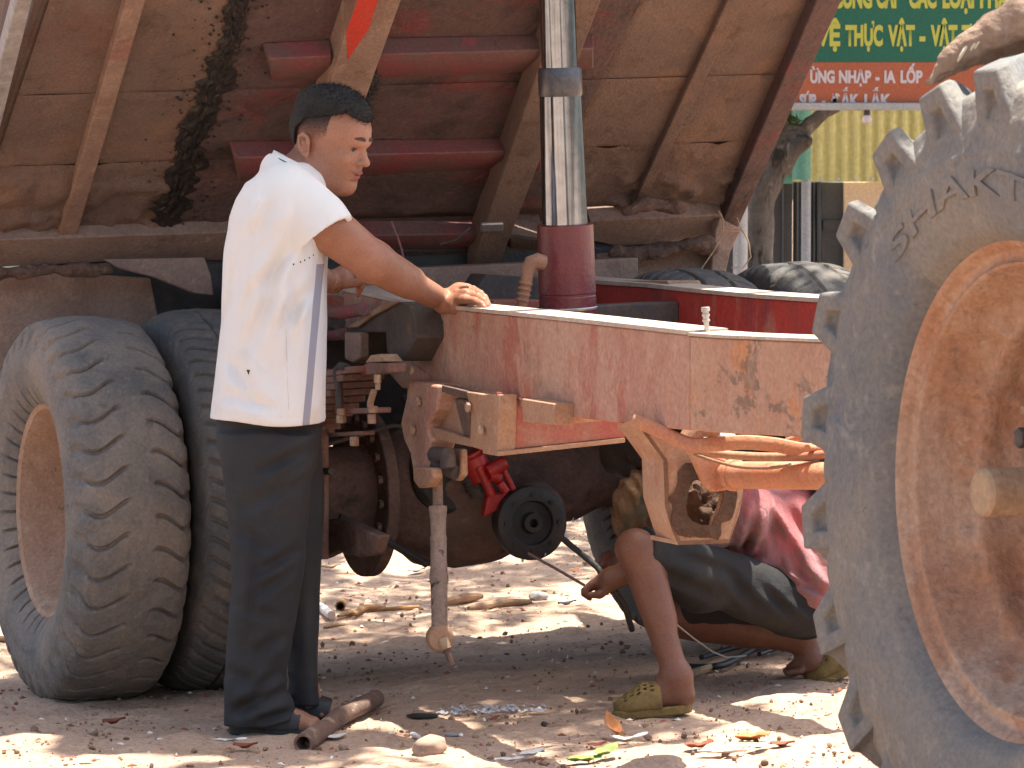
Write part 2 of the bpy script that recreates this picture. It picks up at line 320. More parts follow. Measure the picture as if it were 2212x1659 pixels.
class MB:
    """collects shapes given in world coordinates"""
    def __init__(s): s.v = []; s.f = []
    def add(s, vs, fs):
        n = len(s.v); s.v += [tuple(map(float, p)) for p in vs]; s.f += [tuple(n + i for i in f) for f in fs]; return s
    def hexa(s, b, t):      # two matching rings
        n = len(b)
        fs = [tuple(range(n))[::-1], tuple(range(n, 2 * n))] + [(i, (i + 1) % n, n + (i + 1) % n, n + i) for i in range(n)]
        return s.add(list(b) + list(t), fs)
    def prism(s, ring, off):
        ring = [np.asarray(p, float) for p in ring]; off = np.asarray(off, float)
        return s.hexa(ring, [p + off for p in ring])
    def vbox(s, t0, t1, l0, l1, z0, z1):      # a box in the truck's own directions
        return s.hexa([V(t0, l0, z0), V(t1, l0, z0), V(t1, l1, z0), V(t0, l1, z0)], [V(t0, l0, z1), V(t1, l0, z1), V(t1, l1, z1), V(t0, l1, z1)])
    def box(s, c, h, R=None):
        c = np.asarray(c, float); R = np.eye(3) if R is None else np.asarray(R)
        P = [c + R @ (np.array(q) * h) for q in [(-1, -1, -1), (1, -1, -1), (1, 1, -1), (-1, 1, -1)]]
        Q = [c + R @ (np.array(q) * h) for q in [(-1, -1, 1), (1, -1, 1), (1, 1, 1), (-1, 1, 1)]]
        return s.hexa(P, Q)
    def tube(s, path, r, n=12, cap=True, flat=None):
        P = [np.asarray(p, float) for p in path]; m = len(P)
        rs = [r] * m if np.isscalar(r) else list(r)
        prev = None; rings = []
        for i in range(m):
            d = P[min(i + 1, m - 1)] - P[max(i - 1, 0)]; d = d / (np.linalg.norm(d) + 1e-12)
            if prev is None:
                a = np.array([0, 0, 1.0]) if abs(d[2]) < .9 else np.array([1.0, 0, 0])
            else: a = prev
            a = a - d * (a @ d); a /= np.linalg.norm(a); prev = a; b = np.cross(d, a)
            fa, fb = (1, 1) if flat is None else flat
            rings.append([P[i] + rs[i] * (fa * a * math.cos(2 * math.pi * k / n) + fb * b * math.sin(2 * math.pi * k / n)) for k in range(n)])
        n0 = 0; vs = [p for rg in rings for p in rg]
        fs = [(i * n + k, i * n + (k + 1) % n, (i + 1) * n + (k + 1) % n, (i + 1) * n + k) for i in range(m - 1) for k in range(n)]
        if cap: fs += [tuple(range(n))[::-1], tuple((m - 1) * n + k for k in range(n))]
        return s.add(vs, fs)
    def lathe(s, prof, o, ax, n=40, cap=True):   # prof: (distance along axis, radius)
        o = np.asarray(o, float); ax = np.asarray(ax, float); ax = ax / np.linalg.norm(ax)
        a = np.array([0, 0, 1.0]) if abs(ax[2]) < .9 else np.array([1.0, 0, 0])
        a = a - ax * (a @ ax); a /= np.linalg.norm(a); b = np.cross(ax, a)
        vs = [o + ax * x + r * (a * math.cos(2 * math.pi * k / n) + b * math.sin(2 * math.pi * k / n)) for x, r in prof for k in range(n)]
        m = len(prof)
        fs = [(i * n + k, i * n + (k + 1) % n, (i + 1) * n + (k + 1) % n, (i + 1) * n + k) for i in range(m - 1) for k in range(n)]
        if cap: fs += [tuple(range(n))[::-1], tuple((m - 1) * n + k for k in range(n))]
        return s.add(vs, fs)
    def build(s, name, m, parent=None, bev=0.0, angle=35, origin=None, label=None):
        base = worldloc(parent) if parent is not None else np.zeros(3)
        A = np.array(s.v)
        if origin is None and parent is None: origin = (A.min(0) + A.max(0)) / 2; origin[2] = A[:, 2].min()
        loc = np.zeros(3) if origin is None else np.asarray(origin) - base
        me = bpy.data.meshes.new(name)
        me.from_pydata([tuple(p) for p in (A - base - loc)], [], s.f)
        bm = bmesh.new(); bm.from_mesh(me); bmesh.ops.recalc_face_normals(bm, faces=bm.faces); bm.to_mesh(me); bm.free()
        finish(me, angle)
        o = link(name, me, m, parent, loc)
        if bev:
            b = o.modifiers.new('bevel', 'BEVEL'); b.width = bev; b.segments = 2; b.limit_method = 'ANGLE'; b.angle_limit = math.radians(40)
        if label: o['label'] = label
        return o
def grid_mesh(P, name, m, parent=None, wrap_u=False, wrap_v=False, angle=50, origin=None, keep=None, flip=False):
    """P: (nu, nv, 3) world points"""
    nu, nv = P.shape[:2]
    base = worldloc(parent) if parent is not None else np.zeros(3)
    if origin is None: origin = base if parent is not None else np.array([P[..., 0].mean(), P[..., 1].mean(), P[..., 2].min()])
    co = (P.reshape(-1, 3) - origin).astype(np.float32)
    iu = np.arange(nu if wrap_u else nu - 1); iv = np.arange(nv if wrap_v else nv - 1)
    I, J = np.meshgrid(iu, iv, indexing='ij')
    if keep is not None: sel = keep[I, J]; I, J = I[sel], J[sel]
    I = I.ravel(); J = J.ravel(); I2 = (I + 1) % nu; J2 = (J + 1) % nv
    q = np.stack([I * nv + J, I2 * nv + J, I2 * nv + J2, I * nv + J2], 1)
    if flip: q = q[:, ::-1]
    return quad_obj(co, q, name, m, parent, np.asarray(origin) - base, angle)
def quad_mesh(co, q, name, angle=50):
    me = bpy.data.meshes.new(name)
    me.vertices.add(len(co)); me.vertices.foreach_set('co', np.ascontiguousarray(co, np.float32).ravel())
    k = q.shape[1]
    me.loops.add(q.size); me.loops.foreach_set('vertex_index', np.ascontiguousarray(q, np.int32).ravel())
    me.polygons.add(len(q)); me.polygons.foreach_set('loop_start', np.arange(0, q.size, k, dtype=np.int32))
    me.polygons.foreach_set('loop_total', np.full(len(q), k, np.int32))
    me.update(calc_edges=True); me.shade_smooth()
    if angle < 180: me.set_sharp_from_angle(angle=math.radians(angle))
    return me
def quad_obj(co, q, name, m, parent=None, loc=None, angle=50):
    return link(name, quad_mesh(co, q, name, angle), m, parent, loc)

# ------------------------------------------------------------ implicit surfaces (numpy surface nets)
def nrm(v): v = np.asarray(v, float); return v / np.linalg.norm(v)
def cap(a, b, ra, rb, flat=None):
    a = np.asarray(a, float); b = np.asarray(b, float)
    def f(P):
        Q = P; A, B = a, b
        if flat is not None:
            n, s = flat; n = nrm(n)
            Q = P + np.outer((P - a) @ n, n) * (s - 1); B = b + n * ((b - a) @ n) * (s - 1)
        ab = B - A; h = np.clip(((Q - A) @ ab) / (ab @ ab + 1e-12), 0, 1)
        return np.linalg.norm(Q - A - h[:, None] * ab, axis=1) - (ra + (rb - ra) * h)
    return f
def ell(c, r, R=None):
    c = np.asarray(c, float); r = np.asarray(r, float); R = np.eye(3) if R is None else np.asarray(R)  # columns: axes
    def f(P):
        q = (P - c) @ R
        k0 = np.linalg.norm(q / r, axis=1); k1 = np.linalg.norm(q / (r * r), axis=1) + 1e-9
        return k0 * (k0 - 1) / k1
    return f
def smin(a, b, k):
    h = np.clip(.5 + .5 * (b - a) / k, 0, 1); return b * (1 - h) + a * h - k * h * (1 - h)
def union(prims, k=.02):
    """prims: list of f or (f, k)"""
    L = [(p if isinstance(p, tuple) else (p, k)) for p in prims]
    def g(P, sel=None):
        d = None
        for i, (f, kk) in enumerate(L):
            if sel is not None and not sel[i]: continue
            e = f(P)
            d = e if d is None else smin(d, e, kk)
        return d
    g.L = L
    return g
KEEP = [.04]
def surface(field, lo, hi, h, post=None, margin=1.6, keepc=None):
    """field: union object; post(P, d) -> d"""
    lo = np.asarray(lo, float); hi = np.asarray(hi, float)
    N = 20; n = np.ceil((hi - lo) / (h * N)).astype(int)
    cr = h * (N + 2) * .87
    CI = np.stack(np.meshgrid(*[np.arange(k) for k in n], indexing='ij'), -1).reshape(-1, 3)
    CC = lo + (CI + .5) * N * h
    D = np.stack([f(CC) for f, _ in field.L], 1)
    mn = D.min(1); act = np.abs(mn) < cr * margin + .03
    dims = n * N + 4
    gv, gq = [], []
    loc = np.arange(-1, N + 1)
    for ci, dd in zip(CI[act], D[act]):
        base = ci * N
        sel = dd < dd.min() + 2.2 * cr * margin + .05
        ax = [lo[a] + (base[a] + np.arange(-1, N + 2)) * h for a in range(3)]
        G = np.stack(np.meshgrid(*ax, indexing='ij'), -1).reshape(-1, 3)
        d = field(G, sel)
        if post is not None: d = post(G, d)
        d = d.reshape(N + 3, N + 3, N + 3)
        s = d < 0
        if s.all() or not s.any(): continue
        M = N + 2
        cs = np.zeros((M, M, M, 3)); cn = np.zeros((M, M, M))
        for a in range(3):
            for o1 in (0, 1):
                for o2 in (0, 1):
                    sl0 = [None] * 3; sl1 = [None] * 3; b_, c_ = [x for x in range(3) if x != a]
                    sl0[a] = slice(0, M); sl1[a] = slice(1, M + 1)
                    sl0[b_] = sl1[b_] = slice(o1, M + o1); sl0[c_] = sl1[c_] = slice(o2, M + o2)
                    d0, d1 = d[tuple(sl0)], d[tuple(sl1)]
                    x = (d0 < 0) != (d1 < 0)
                    t = np.where(x, d0 / np.where(x, d0 - d1, 1), 0)
                    off = [None] * 3
                    cs[..., a] += np.where(x, t, 0); cs[..., b_] += np.where(x, o1, 0); cs[..., c_] += np.where(x, o2, 0)
                    cn += x
        has = cn > 0
        pos = cs / np.maximum(cn, 1)[..., None]
        idx = np.argwhere(has)
        gid = ((idx[:, 0] + base[0]) * dims[1] + idx[:, 1] + base[1]) * dims[2] + idx[:, 2] + base[2]
        P = lo + (idx + base - 1 + pos[has]) * h
        lut = np.full((M, M, M), -1, np.int64); lut[has] = gid
        gv.append((gid, P))
        # quads: edges from grid vertex i (local 1..N) along axis a
        for a in range(3):
            b_, c_ = [(1, 2), (2, 0), (0, 1)][a]
            rngs = [slice(1, N + 1)] * 3
            r1 = list(rngs); r1[a] = slice(2, N + 2)
            s0, s1 = s[tuple(rngs)], s[tuple(r1)]
            for flip, mk in ((False, s0 & ~s1), (True, ~s0 & s1)):
                e = np.argwhere(mk) + 1
                if not len(e): continue
                def g(db, dc):
                    q = e.copy(); q[:, b_] -= db; q[:, c_] -= dc; return lut[q[:, 0], q[:, 1], q[:, 2]]
                quad = np.stack([g(1, 1), g(0, 1), g(0, 0), g(1, 0)], 1)
                gq.append(quad[:, ::-1] if flip else quad)
    ids = np.concatenate([g for g, _ in gv]); PP = np.concatenate([p for _, p in gv])
    uid, first, inv = np.unique(ids, return_index=True, return_inverse=True)
    Q = np.concatenate(gq)
    q = np.searchsorted(uid, Q)
    ok = (Q >= 0).all(1)
    return keep_big(PP[first], q[ok], KEEP[0])
def keep_big(co, q, frac=.04):
    n = len(co); lab = np.arange(n)
    for _ in range(400):
        m = lab[q].min(1); new = lab.copy(); np.minimum.at(new, q.ravel(), np.repeat(m, 4)); new = new[new]
        if (new == lab).all(): break
        lab = new
    u, inv, cnt = np.unique(lab, return_inverse=True, return_counts=True)
    ok = (cnt >= cnt.max() * frac)[inv]
    q = q[ok[q].all(1)]; used = np.zeros(n, bool); used[q.ravel()] = True
    mp = np.cumsum(used) - 1
    return co[used], mp[q]
def smooth_mesh(co, q, it=1, lam=.5):
    n = len(co)
    for _ in range(it):
        acc = np.zeros_like(co); c = np.zeros(n)
        for a, b in ((0, 1), (1, 2), (2, 3), (3, 0)):
            np.add.at(acc, q[:, a], co[q[:, b]]); np.add.at(c, q[:, a], 1)
            np.add.at(acc, q[:, b], co[q[:, a]]); np.add.at(c, q[:, b], 1)
        co = co + lam * (acc / np.maximum(c, 1)[:, None] - co)
    return co
def sdf_obj(name, prims, lo, hi, h, m, parent=None, k=.02, post=None, smooth=1, origin=None):
    co, q = surface(union(prims, k), lo, hi, h, post)
    if smooth: co = smooth_mesh(co, q, smooth)
    base = worldloc(parent) if parent is not None else np.zeros(3)
    org = np.asarray(origin) if origin is not None else (base if parent is not None else np.array([co[:, 0].mean(), co[:, 1].mean(), co[:, 2].min()]))
    return quad_obj(co - org, q, name, m, parent, org - base, 180)
def loft(st, n=2.0, yc=None):
    """stations: (z, cx, cy, hx, hy) in world; field of a stack of superellipses"""
    st = sorted(st); Z = np.array([s[0] for s in st]); A = np.array([s[1:] for s in st])
    def f(P):
        z = np.clip(P[:, 2], Z[0], Z[-1])
        cx, cy, hx, hy = [np.interp(z, Z, A[:, k]) for k in range(4)]
        u = np.abs(P[:, 0] - cx) / hx; w = np.abs(P[:, 1] - cy) / hy
        r = (u ** n + w ** n) ** (1 / n)
        d = (r - 1) * np.minimum(hx, hy)
        dz = np.maximum(np.maximum(Z[0] - P[:, 2], P[:, 2] - Z[-1]), -9)
        return np.where(dz > 0, np.hypot(np.maximum(d, 0), dz), np.maximum(d, dz))
    return f
# ------------------------------------------------------------ ground
def ax_grid(a, b, step, far_lo, far_hi, n=26):
    fine = np.arange(a, b, step)
    g = (np.linspace(0, 1, n) ** 2.6)[1:]
    return np.concatenate([(a + (far_lo - a) * g)[::-1], fine, b + (far_hi - b) * g])
gx = ax_grid(-2.0, 3.2, .020, -160, 160); gy = ax_grid(8.3, 17.0, .026, -60, 260)
GX, GY = np.meshgrid(gx, gy, indexing='ij')
GZ = gz(GX, GY)
near = sst(-3.2, -1.9, GX) * sst(5.2, 3.0, GX) * sst(7.0, 8.4, GY) * sst(19, 15.5, GY)
GZ = GZ + near * (.007 * fbm(GX * 9, GY * 9, 2.0, 3) + .010 * np.maximum(0, fbm(GX * 5.5, GY * 5.5, 7.0, 2)) ** 2
                  + .0035 * fbm(GX * 34, GY * 34, 5.0, 2))
ground = grid_mesh(np.stack([GX, GY, GZ], -1), 'ground', ['ground_dirt'], None, origin=np.zeros(3), angle=180)
tag(ground, 'reddish bare dirt yard with ruts under the raised truck', kind='structure')

# ------------------------------------------------------------ tyres and wheels
def profile(ctrl, n, even=True):
    P = np.array(ctrl, float)
    # catmull-rom
    out = []
    for i in range(len(P) - 1):
        p0, p1, p2, p3 = P[max(i - 1, 0)], P[i], P[i + 1], P[min(i + 2, len(P) - 1)]
        for t in np.linspace(0, 1, 24, endpoint=False):
            out.append(.5 * ((2 * p1) + (-p0 + p2) * t + (2 * p0 - 5 * p1 + 4 * p2 - p3) * t * t + (-p0 + 3 * p1 - 3 * p2 + p3) * t ** 3))
    out.append(P[-1]); out = np.array(out)
    s = np.concatenate([[0], np.cumsum(np.linalg.norm(np.diff(out, axis=0), axis=1))])
    q = np.linspace(0, s[-1], n)
    return np.stack([np.interp(q, s, out[:, 0]), np.interp(q, s, out[:, 1])], 1), q / s[-1]
def wheel_frame():
    return SA, ST, np.array([0, 0, 1.0])
def revolve_tyre(name, ctrl, npf, nth, disp, skew, thetas=None, radial=None):
    """returns mesh in local coords: x along SA (outside is -x), angle measured from ST upwards"""
    pf, s = profile(ctrl, npf)
    tn = np.gradient(pf, axis=0); nn = np.stack([-tn[:, 1], tn[:, 0]], 1); nn /= np.linalg.norm(nn, axis=1)[:, None]
    if (nn[npf // 2][1]) < 0: nn = -nn
    phi = np.linspace(0, 2 * np.pi, nth, endpoint=False) if thetas is None else thetas
    PH, S = np.meshgrid(phi, s, indexing='ij')
    X = np.broadcast_to(pf[:, 0], PH.shape); R = np.broadcast_to(pf[:, 1], PH.shape)
    extra = None
    d = disp(PH, S, X, R)
    X2 = X + nn[:, 0] * d; R2 = R + nn[:, 1] * d
    if radial is not None: R2 = R2 + radial['d']
    T = PH + skew(S, X, R)
    e = wheel_frame()
    P = X2[..., None] * e[0] + (R2 * np.cos(T))[..., None] * e[1] + (R2 * np.sin(T))[..., None] * e[2]
    nv = P.shape[1]; I, J = np.meshgrid(np.arange(len(phi)), np.arange(nv - 1), indexing='ij'); I = I.ravel(); J = J.ravel(); I2 = (I + 1) % len(phi)
    q = np.stack([I * nv + J, I * nv + J + 1, I2 * nv + J + 1, I2 * nv + J], 1)
    return quad_mesh(P.reshape(-1, 3), q, name, 40)
RD = .532
ctrl_d = [(-.100, .280), (-.135, .315), (-.165, .390), (-.160, .455), (-.146, .497), (-.118, .519), (-.06, .530), (0, .533), (.06, .530), (.118, .519), (.146, .497), (.160, .455), (.165, .390), (.135, .315), (.100, .280)]
NG = 38
def disp_d(PH, S, X, R):
    f = (PH * NG / (2 * np.pi)) % 1.0; f2 = (f + .5) % 1.0
    g1 = np.exp(-((f - .5) / .070) ** 8); g2 = np.exp(-((f2 - .5) / .070) ** 8)
    mL = sst(-.152, -.134, X) * sst(-.022, -.034, X); mR = sst(.040, .052, X) * sst(.152, .136, X)
    d = -.013 * g1 * mL - .013 * g2 * mR
    # shoulder: finer ribs where the tread block breaks down the sidewall
    k = np.exp(-((f - .5) / .16) ** 4); m2 = sst(.135, .125, np.abs(X)) * 0 + sst(.44, .47, R) * sst(.515, .500, R)
    kk = np.where(X < 0, np.exp(-((f - .5) / .2) ** 4), np.exp(-((f2 - .5) / .2) ** 4))
    d = d - .010 * kk * m2
    d = d + .0022 * fbm(PH * 9, X * 22, R * 30, 3) * sst(.42, .5, R)
    # moulded rings low on the sidewall
    d = d + .002 * np.exp(-((R - .335) / .004) ** 2) + .002 * np.exp(-((R - .43) / .005) ** 2)
    # raised moulded marks
    lab = (np.sin(PH * 170) > 0) & (np.abs(R - .385) < .012) & ((PH % 2.1) < .75)
    return d + .0022 * lab
def skew_d(S, X, R):
    w = 2 * np.pi / NG
    a = np.where(X < 0, .24 * np.sin((X + .065) * 36), .24 * np.cos((X - .055) * 36))
    return w * a * sst(.42, .50, R)
dual_mesh = revolve_tyre('dual_tyre', ctrl_d, 96, 38 * 28, disp_d, skew_d)
def disp_d2(PH, S, X, R):      # the inner tyre of the pair: zig-zag ribs
    f = (PH * 60 / (2 * np.pi)) % 1.0
    g = np.exp(-((f - .5) / .13) ** 4)
    m = sst(.045, .06, np.abs(X)) * sst(.156, .142, np.abs(X))
    rib = np.exp(-((np.abs(X) - .045) / .006) ** 4)
    return -.011 * g * m - .010 * rib + .002 * fbm(PH * 9, X * 22, R * 30, 3)
dual_mesh2 = revolve_tyre('dual_tyre', ctrl_d, 96, 60 * 14, disp_d2, lambda S, X, R: (2 * np.pi / 60) * .9 * np.abs(np.abs(X) / .1) * sst(.45, .5, R))

def rim_mb(o, r, ax=None):
    ax = -SA if ax is None else ax
    # o: wheel centre; along ax = outward
    prof = [(-.10, r - .012), (-.10, r + .004), (.100, r + .004), (.112, r + .012), (.116, r + .003), (.108, r - .008), (.085, r - .018), (.03, r - .03), (-.01, r - .045), (-.03, r - .075), (-.035, .16), (-.02, .12), (-.02, .085), (-.10, .085)]
    return MB().lathe(prof, o, ax, 72, cap=False)
truck = thing('dump_truck', 'dusty red home-built dump truck with its bed tipped up and rear axle stripped for repair', 'dump truck', C0)
def add_dual(l0, t, z, mesh, rubber, facing=1, dust=True):
    w = bpy.data.objects.new('rear_wheel', None); COL.objects.link(w); w.parent = truck
    c = V(t, l0, z); w.location = Vector(c - C0); w.empty_display_size = .1
    o = bpy.data.objects.new('tyre', mesh); COL.objects.link(o); o.parent = w
    if not mesh.materials: mesh.materials.append(MATS[rubber])
    if facing < 0: o.rotation_euler = (0, 0, math.pi)
    rb = rim_mb(c, .288, -SA * facing)
    rm = rb.build('rim', 'rim_dust', w, angle=30)
    return w, c
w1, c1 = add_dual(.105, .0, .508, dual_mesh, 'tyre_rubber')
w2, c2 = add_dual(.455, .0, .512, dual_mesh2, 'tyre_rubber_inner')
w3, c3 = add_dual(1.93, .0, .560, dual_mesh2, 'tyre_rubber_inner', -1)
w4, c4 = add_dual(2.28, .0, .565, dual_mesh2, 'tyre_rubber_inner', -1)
# the label goes on the wheels that look different
w1['label'] = 'outer dual wheel with worn wavy tread and dust-filled rim'
w2['label'] = 'inner dual wheel, darker and partly hidden'

# tractor drive wheel -------------------------------------------------
RT = .83
hubp = at(2172, 1063, 7.60)
ctrl_t = [(-.160, .458), (-.200, .485), (-.228, .56), (-.222, .65), (-.205, .715), (-.185, .748), (-.12, .772), (0, .785), (.12, .772), (.185, .748), (.205, .715), (.222, .65), (.228, .56), (.200, .485), (.160, .458)]
NL = 22
base_f = np.array([0, .06, .12, .20, .28, .285, .30, .305, .36, .44, .52, .60, .66, .70, .72, .735, .75, .80, .87, .94])
def lugprof(f):      # one bar per pitch: a leaning flank, a flat top, a steep back
    return np.clip((f - .17) / .17, 0, 1) * np.clip((.715 - f) / .035, 0, 1)
def disp_t(PH, S, X, R):
    d = .004 * sst(.60, .73, R) * fbm(PH * 6, X * 7, R * 9, 3) + .0022 * fbm(PH * 26, X * 25, R * 30, 2) * sst(.5, .6, R)
    # mud packed where the sidewall meets the bars
    d = d + .012 * np.maximum(0, fbm(PH * 14, X * 12, R * 26, 3) - .10) * np.exp(-((R - .66) / .035) ** 2)
    rings = .004 * np.exp(-((R - .632) / .006) ** 2) + .003 * np.exp(-((R - .492) / .006) ** 2) + .0025 * np.exp(-((R - .520) / .004) ** 2)
    return d + rings * (X < 0)
def skew_t(S, X, R):
    return (-.95 * (np.minimum(np.abs(X), .2) / .2)) * (2 * np.pi / NL) * 1.0 + 0 * R
th = np.concatenate([(k + np.linspace(0, 1, 34, endpoint=False)) * 2 * np.pi / NL for k in range(NL)])
trac_mesh = revolve_tyre('tractor_tyre', ctrl_t, 110, 0, disp_t, lambda S, X, R: 0 * R, np.linspace(0, 2 * np.pi, 420, endpoint=False))
wt = bpy.data.objects.new('tractor_wheel', None); COL.objects.link(wt); wt.parent = truck
wt.location = Vector(hubp - C0 + SA * .185)
wt['label'] = 'big lugged tractor drive wheel with mud-caked orange rim'
to = bpy.data.objects.new('tyre', trac_mesh); COL.objects.link(to); to.parent = wt; trac_mesh.materials.append(MATS['tractor_rubber'])
wc = worldloc(wt)
def bar_mesh(sgn, seed=0):
    e0_, e1_, e2_ = wheel_frame(); pitch = 2 * math.pi / NL
    xs = [-.236, -.228, -.200, -.15, -.09, -.03, .018]
    rb_ = [.660, .648, .690, .735, .755, .765, .768]
    rt_ = [.700, .780, .793, .808, .822, .830, .830]
    wb = [.078, .082, .078, .070, .064, .060, .054]; wt_ = [.052, .052, .048, .042, .040, .038, .034]
    vs, fs = [], []
    def pt(x, r, th_): return e0_ * (x * sgn) + e1_ * (r * math.cos(th_)) + e2_ * (r * math.sin(th_))
    for x, r0, r1, w0, w1 in zip(xs[1:], rb_[1:], rt_[1:], wb[1:], wt_[1:]):
        tc = -.95 * (min(abs(x), .2) / .2) * pitch + .04
        # leaning flank on one side, steep back on the other
        vs += [pt(x + (.016 if x == -.228 else 0), r0, tc - w0 / r0 * 1.15), pt(x, r1, tc - w1 / r1 * .75), pt(x, r1, tc + w1 / r1 * .95), pt(x + (.016 if x == -.228 else 0), r0, tc + w0 / r0 * .72)]
    n = len(xs) - 1
    for i in range(n - 1):
        for k in range(4):
            fs.append((i * 4 + k, i * 4 + (k + 1) % 4, (i + 1) * 4 + (k + 1) % 4, (i + 1) * 4 + k))
    fs.append(tuple((n - 1) * 4 + k for k in range(4)))
    # end face with a pocket cut into it
    q = [np.array(vs[k]) for k in range(4)]; ce = sum(q) / 4 + (q[0] + q[3] - q[1] - q[2]) * -.03
    inn = [ce + (p - ce) * .40 for p in q]; dp = [p + e0_ * sgn * .024 for p in inn]
    b0 = len(vs); vs += inn + [ce + (p - ce) * .85 for p in dp]
    for k in range(4): fs += [(k, (k + 1) % 4, b0 + (k + 1) % 4, b0 + k), (b0 + k, b0 + (k + 1) % 4, b0 + 4 + (k + 1) % 4, b0 + 4 + k)]
    fs.append(tuple(b0 + 4 + k for k in range(4)))
    me = bpy.data.meshes.new('tread_bar'); me.from_pydata([tuple(p) for p in vs], [], fs)
    bm = bmesh.new(); bm.from_mesh(me); bmesh.ops.recalc_face_normals(bm, faces=bm.faces)
    bmesh.ops.bevel(bm, geom=[e for e in bm.edges if e.calc_face_angle(0) > .45], offset=.007, segments=2, affect='EDGES', profile=.6)
    bm.to_mesh(me); bm.free(); finish(me, 50); me.materials.append(MATS['tractor_rubber']); return me
for sgn, ph0 in ((1, 0.0), (-1, .5)):
    bme = bar_mesh(sgn)
    for k in range(NL):
        o = bpy.data.objects.new('tread_bar', bme); COL.objects.link(o); o.parent = to
        o.rotation_mode = 'AXIS_ANGLE'; an = (k + ph0 + .35) * 2 * math.pi / NL
        # rotate about the wheel axis: ST towards up
        axv = np.cross(ST, [0, 0, 1.0]); o.rotation_axis_angle = (an, axv[0], axv[1], axv[2])
# deep dished rim, mud relief
prof = np.array([(-.02, .438), (.150, .440), (.166, .452), (.176, .455), (.178, .448), (.170, .436), (.158, .428), (.150, .424), (.148, .408), (.150, .402), (.142, .396), (.115, .388), (.085, .372), (.062, .350), (.040, .335), (.015, .327), (-.03, .322), (-.045, .310), (-.048, .28), (-.040, .25), (-.022, .22), (-.012, .20), (-.010, .12), (-.010, .02)])
prof[:17, 1] += .024; prof[:, 0] += .012 * np.sin(prof[:, 1] * 95) * (prof[:, 1] < .43)
pf, s_ = profile(prof, 170)
TH = np.linspace(0, 2 * np.pi, 220, endpoint=False)
A_, B_ = np.meshgrid(TH, pf[:, 0], indexing='ij'); _, R_ = np.meshgrid(TH, pf[:, 1], indexing='ij')
Xn = B_; nz = sst(.435, .40, R_) * (.018 * np.maximum(0, fbm(np.cos(A_) * 7, np.sin(A_) * 7, R_ * 12, 3)) + .012 * np.maximum(0, fbm(np.cos(A_) * 3 + 4, np.sin(A_) * 3, R_ * 6, 2)) * sst(.1, -.6, np.sin(A_)) + .004 * fbm(np.cos(A_) * 24, np.sin(A_) * 24, R_ * 50, 2))
cl = sst(.62, .95, fbm(np.cos(A_) * 5 + 9, np.sin(A_) * 5, R_ * 14, 2)) * sst(.38, .30, R_) * .022
P = wc + (-SA) * (Xn + nz + cl)[..., None] + ST * ((R_ - nz * .5) * np.cos(A_))[..., None] + np.array([0, 0, 1.0]) * ((R_ - nz * .5) * np.sin(A_))[..., None]
grid_mesh(P, 'rim', ['rim_orange'], wt, wrap_u=True, angle=60, origin=wc)
def tyre_text(txt, r0, h_, a0, da, xs):
    cu = bpy.data.curves.new('t', 'FONT'); cu.body = txt; cu.size = 1.0; cu.offset = .02; cu.extrude = .5; cu.resolution_u = 3
    ob = bpy.data.objects.new('t', cu); COL.objects.link(ob)
    dg = bpy.context.evaluated_depsgraph_get(); dg.update()
    me = bpy.data.meshes.new_from_object(ob.evaluated_get(dg)); bpy.data.objects.remove(ob)
    bm = bmesh.new(); bm.from_mesh(me); bmesh.ops.subdivide_edges(bm, edges=bm.edges[:], cuts=1); bm.to_mesh(me); bm.free()
    co = np.empty(len(me.vertices) * 3); me.vertices.foreach_get('co', co); co = co.reshape(-1, 3)
    x = (co[:, 0] - co[:, 0].min()) / (co[:, 0].max() - co[:, 0].min()); y = co[:, 1] / .735
    A = a0 + da * x; Rr = r0 + h_ * y
    n = -SA * 1.0
    P = n * (np.interp(Rr, [.485, .52, .56, .61, .65, .715], [.200, .217, .2285, .2290, .2225, .205]) + .0005 + .0042 * (co[:, 2] + .5))[:, None] + ST * (Rr * np.cos(A))[:, None] + np.array([0, 0, 1.0]) * (Rr * np.sin(A))[:, None]
    me.vertices.foreach_set('co', P.ravel()); me.update(); me.materials.clear()
    return link('raised_lettering', me, 'tractor_rubber', wt)
tyre_text('SHAKTI', .550, .050, math.radians(131), -math.radians(60), .2275)
for k in range(8):
    a = 2 * math.pi * k / 8 + .15
    c = wc - SA * (-.018) + .235 * (ST * math.cos(a) + np.array([0, 0, 1]) * math.sin(a))
    MB().lathe([(0, .024), (.018, .024), (.018, .019), (.034, .019), (.034, .010), (.052, .010)], c - SA * .012, -SA, 6).build('wheel_bolt', 'hub_dust', wt, bev=.002)
MB().lathe([(-.02, .150), (.012, .150), (.020, .140), (.03, .085), (.075, .080), (.085, .072), (.085, .03)], wc - SA * .0, -SA, 36).build('hub', 'hub_dust', wt, bev=.003)
# the axle end that pokes out, and a cross pin
MB().lathe([(0, .046), (.150, .046), (.158, .040)], wc - SA * .08, -SA, 28).build('axle_end', 'hub_dust', wt, bev=.003)
MB().lathe([(0, .02), (.05, .02)], wc - SA * .11 + np.array([0, 0, .10]), -SA, 6).build('wheel_bolt', 'dark_iron', wt, bev=.002)

# ------------------------------------------------------------ chassis
LR = .86
def rail(l0, l1, t_list, ztop, zbot, name, m):
    mb = MB()
    ring_t = [(t, z) for t, z in zip(t_list, ztop)]; ring_b = [(t, z) for t, z in zip(t_list, zbot)][::-1]
    A = [V(t, l0, z) for t, z in ring_t + ring_b]; B = [V(t, l1, z) for t, z in ring_t + ring_b]
    return mb.hexa(A, B).build(name, m, truck, bev=.004)
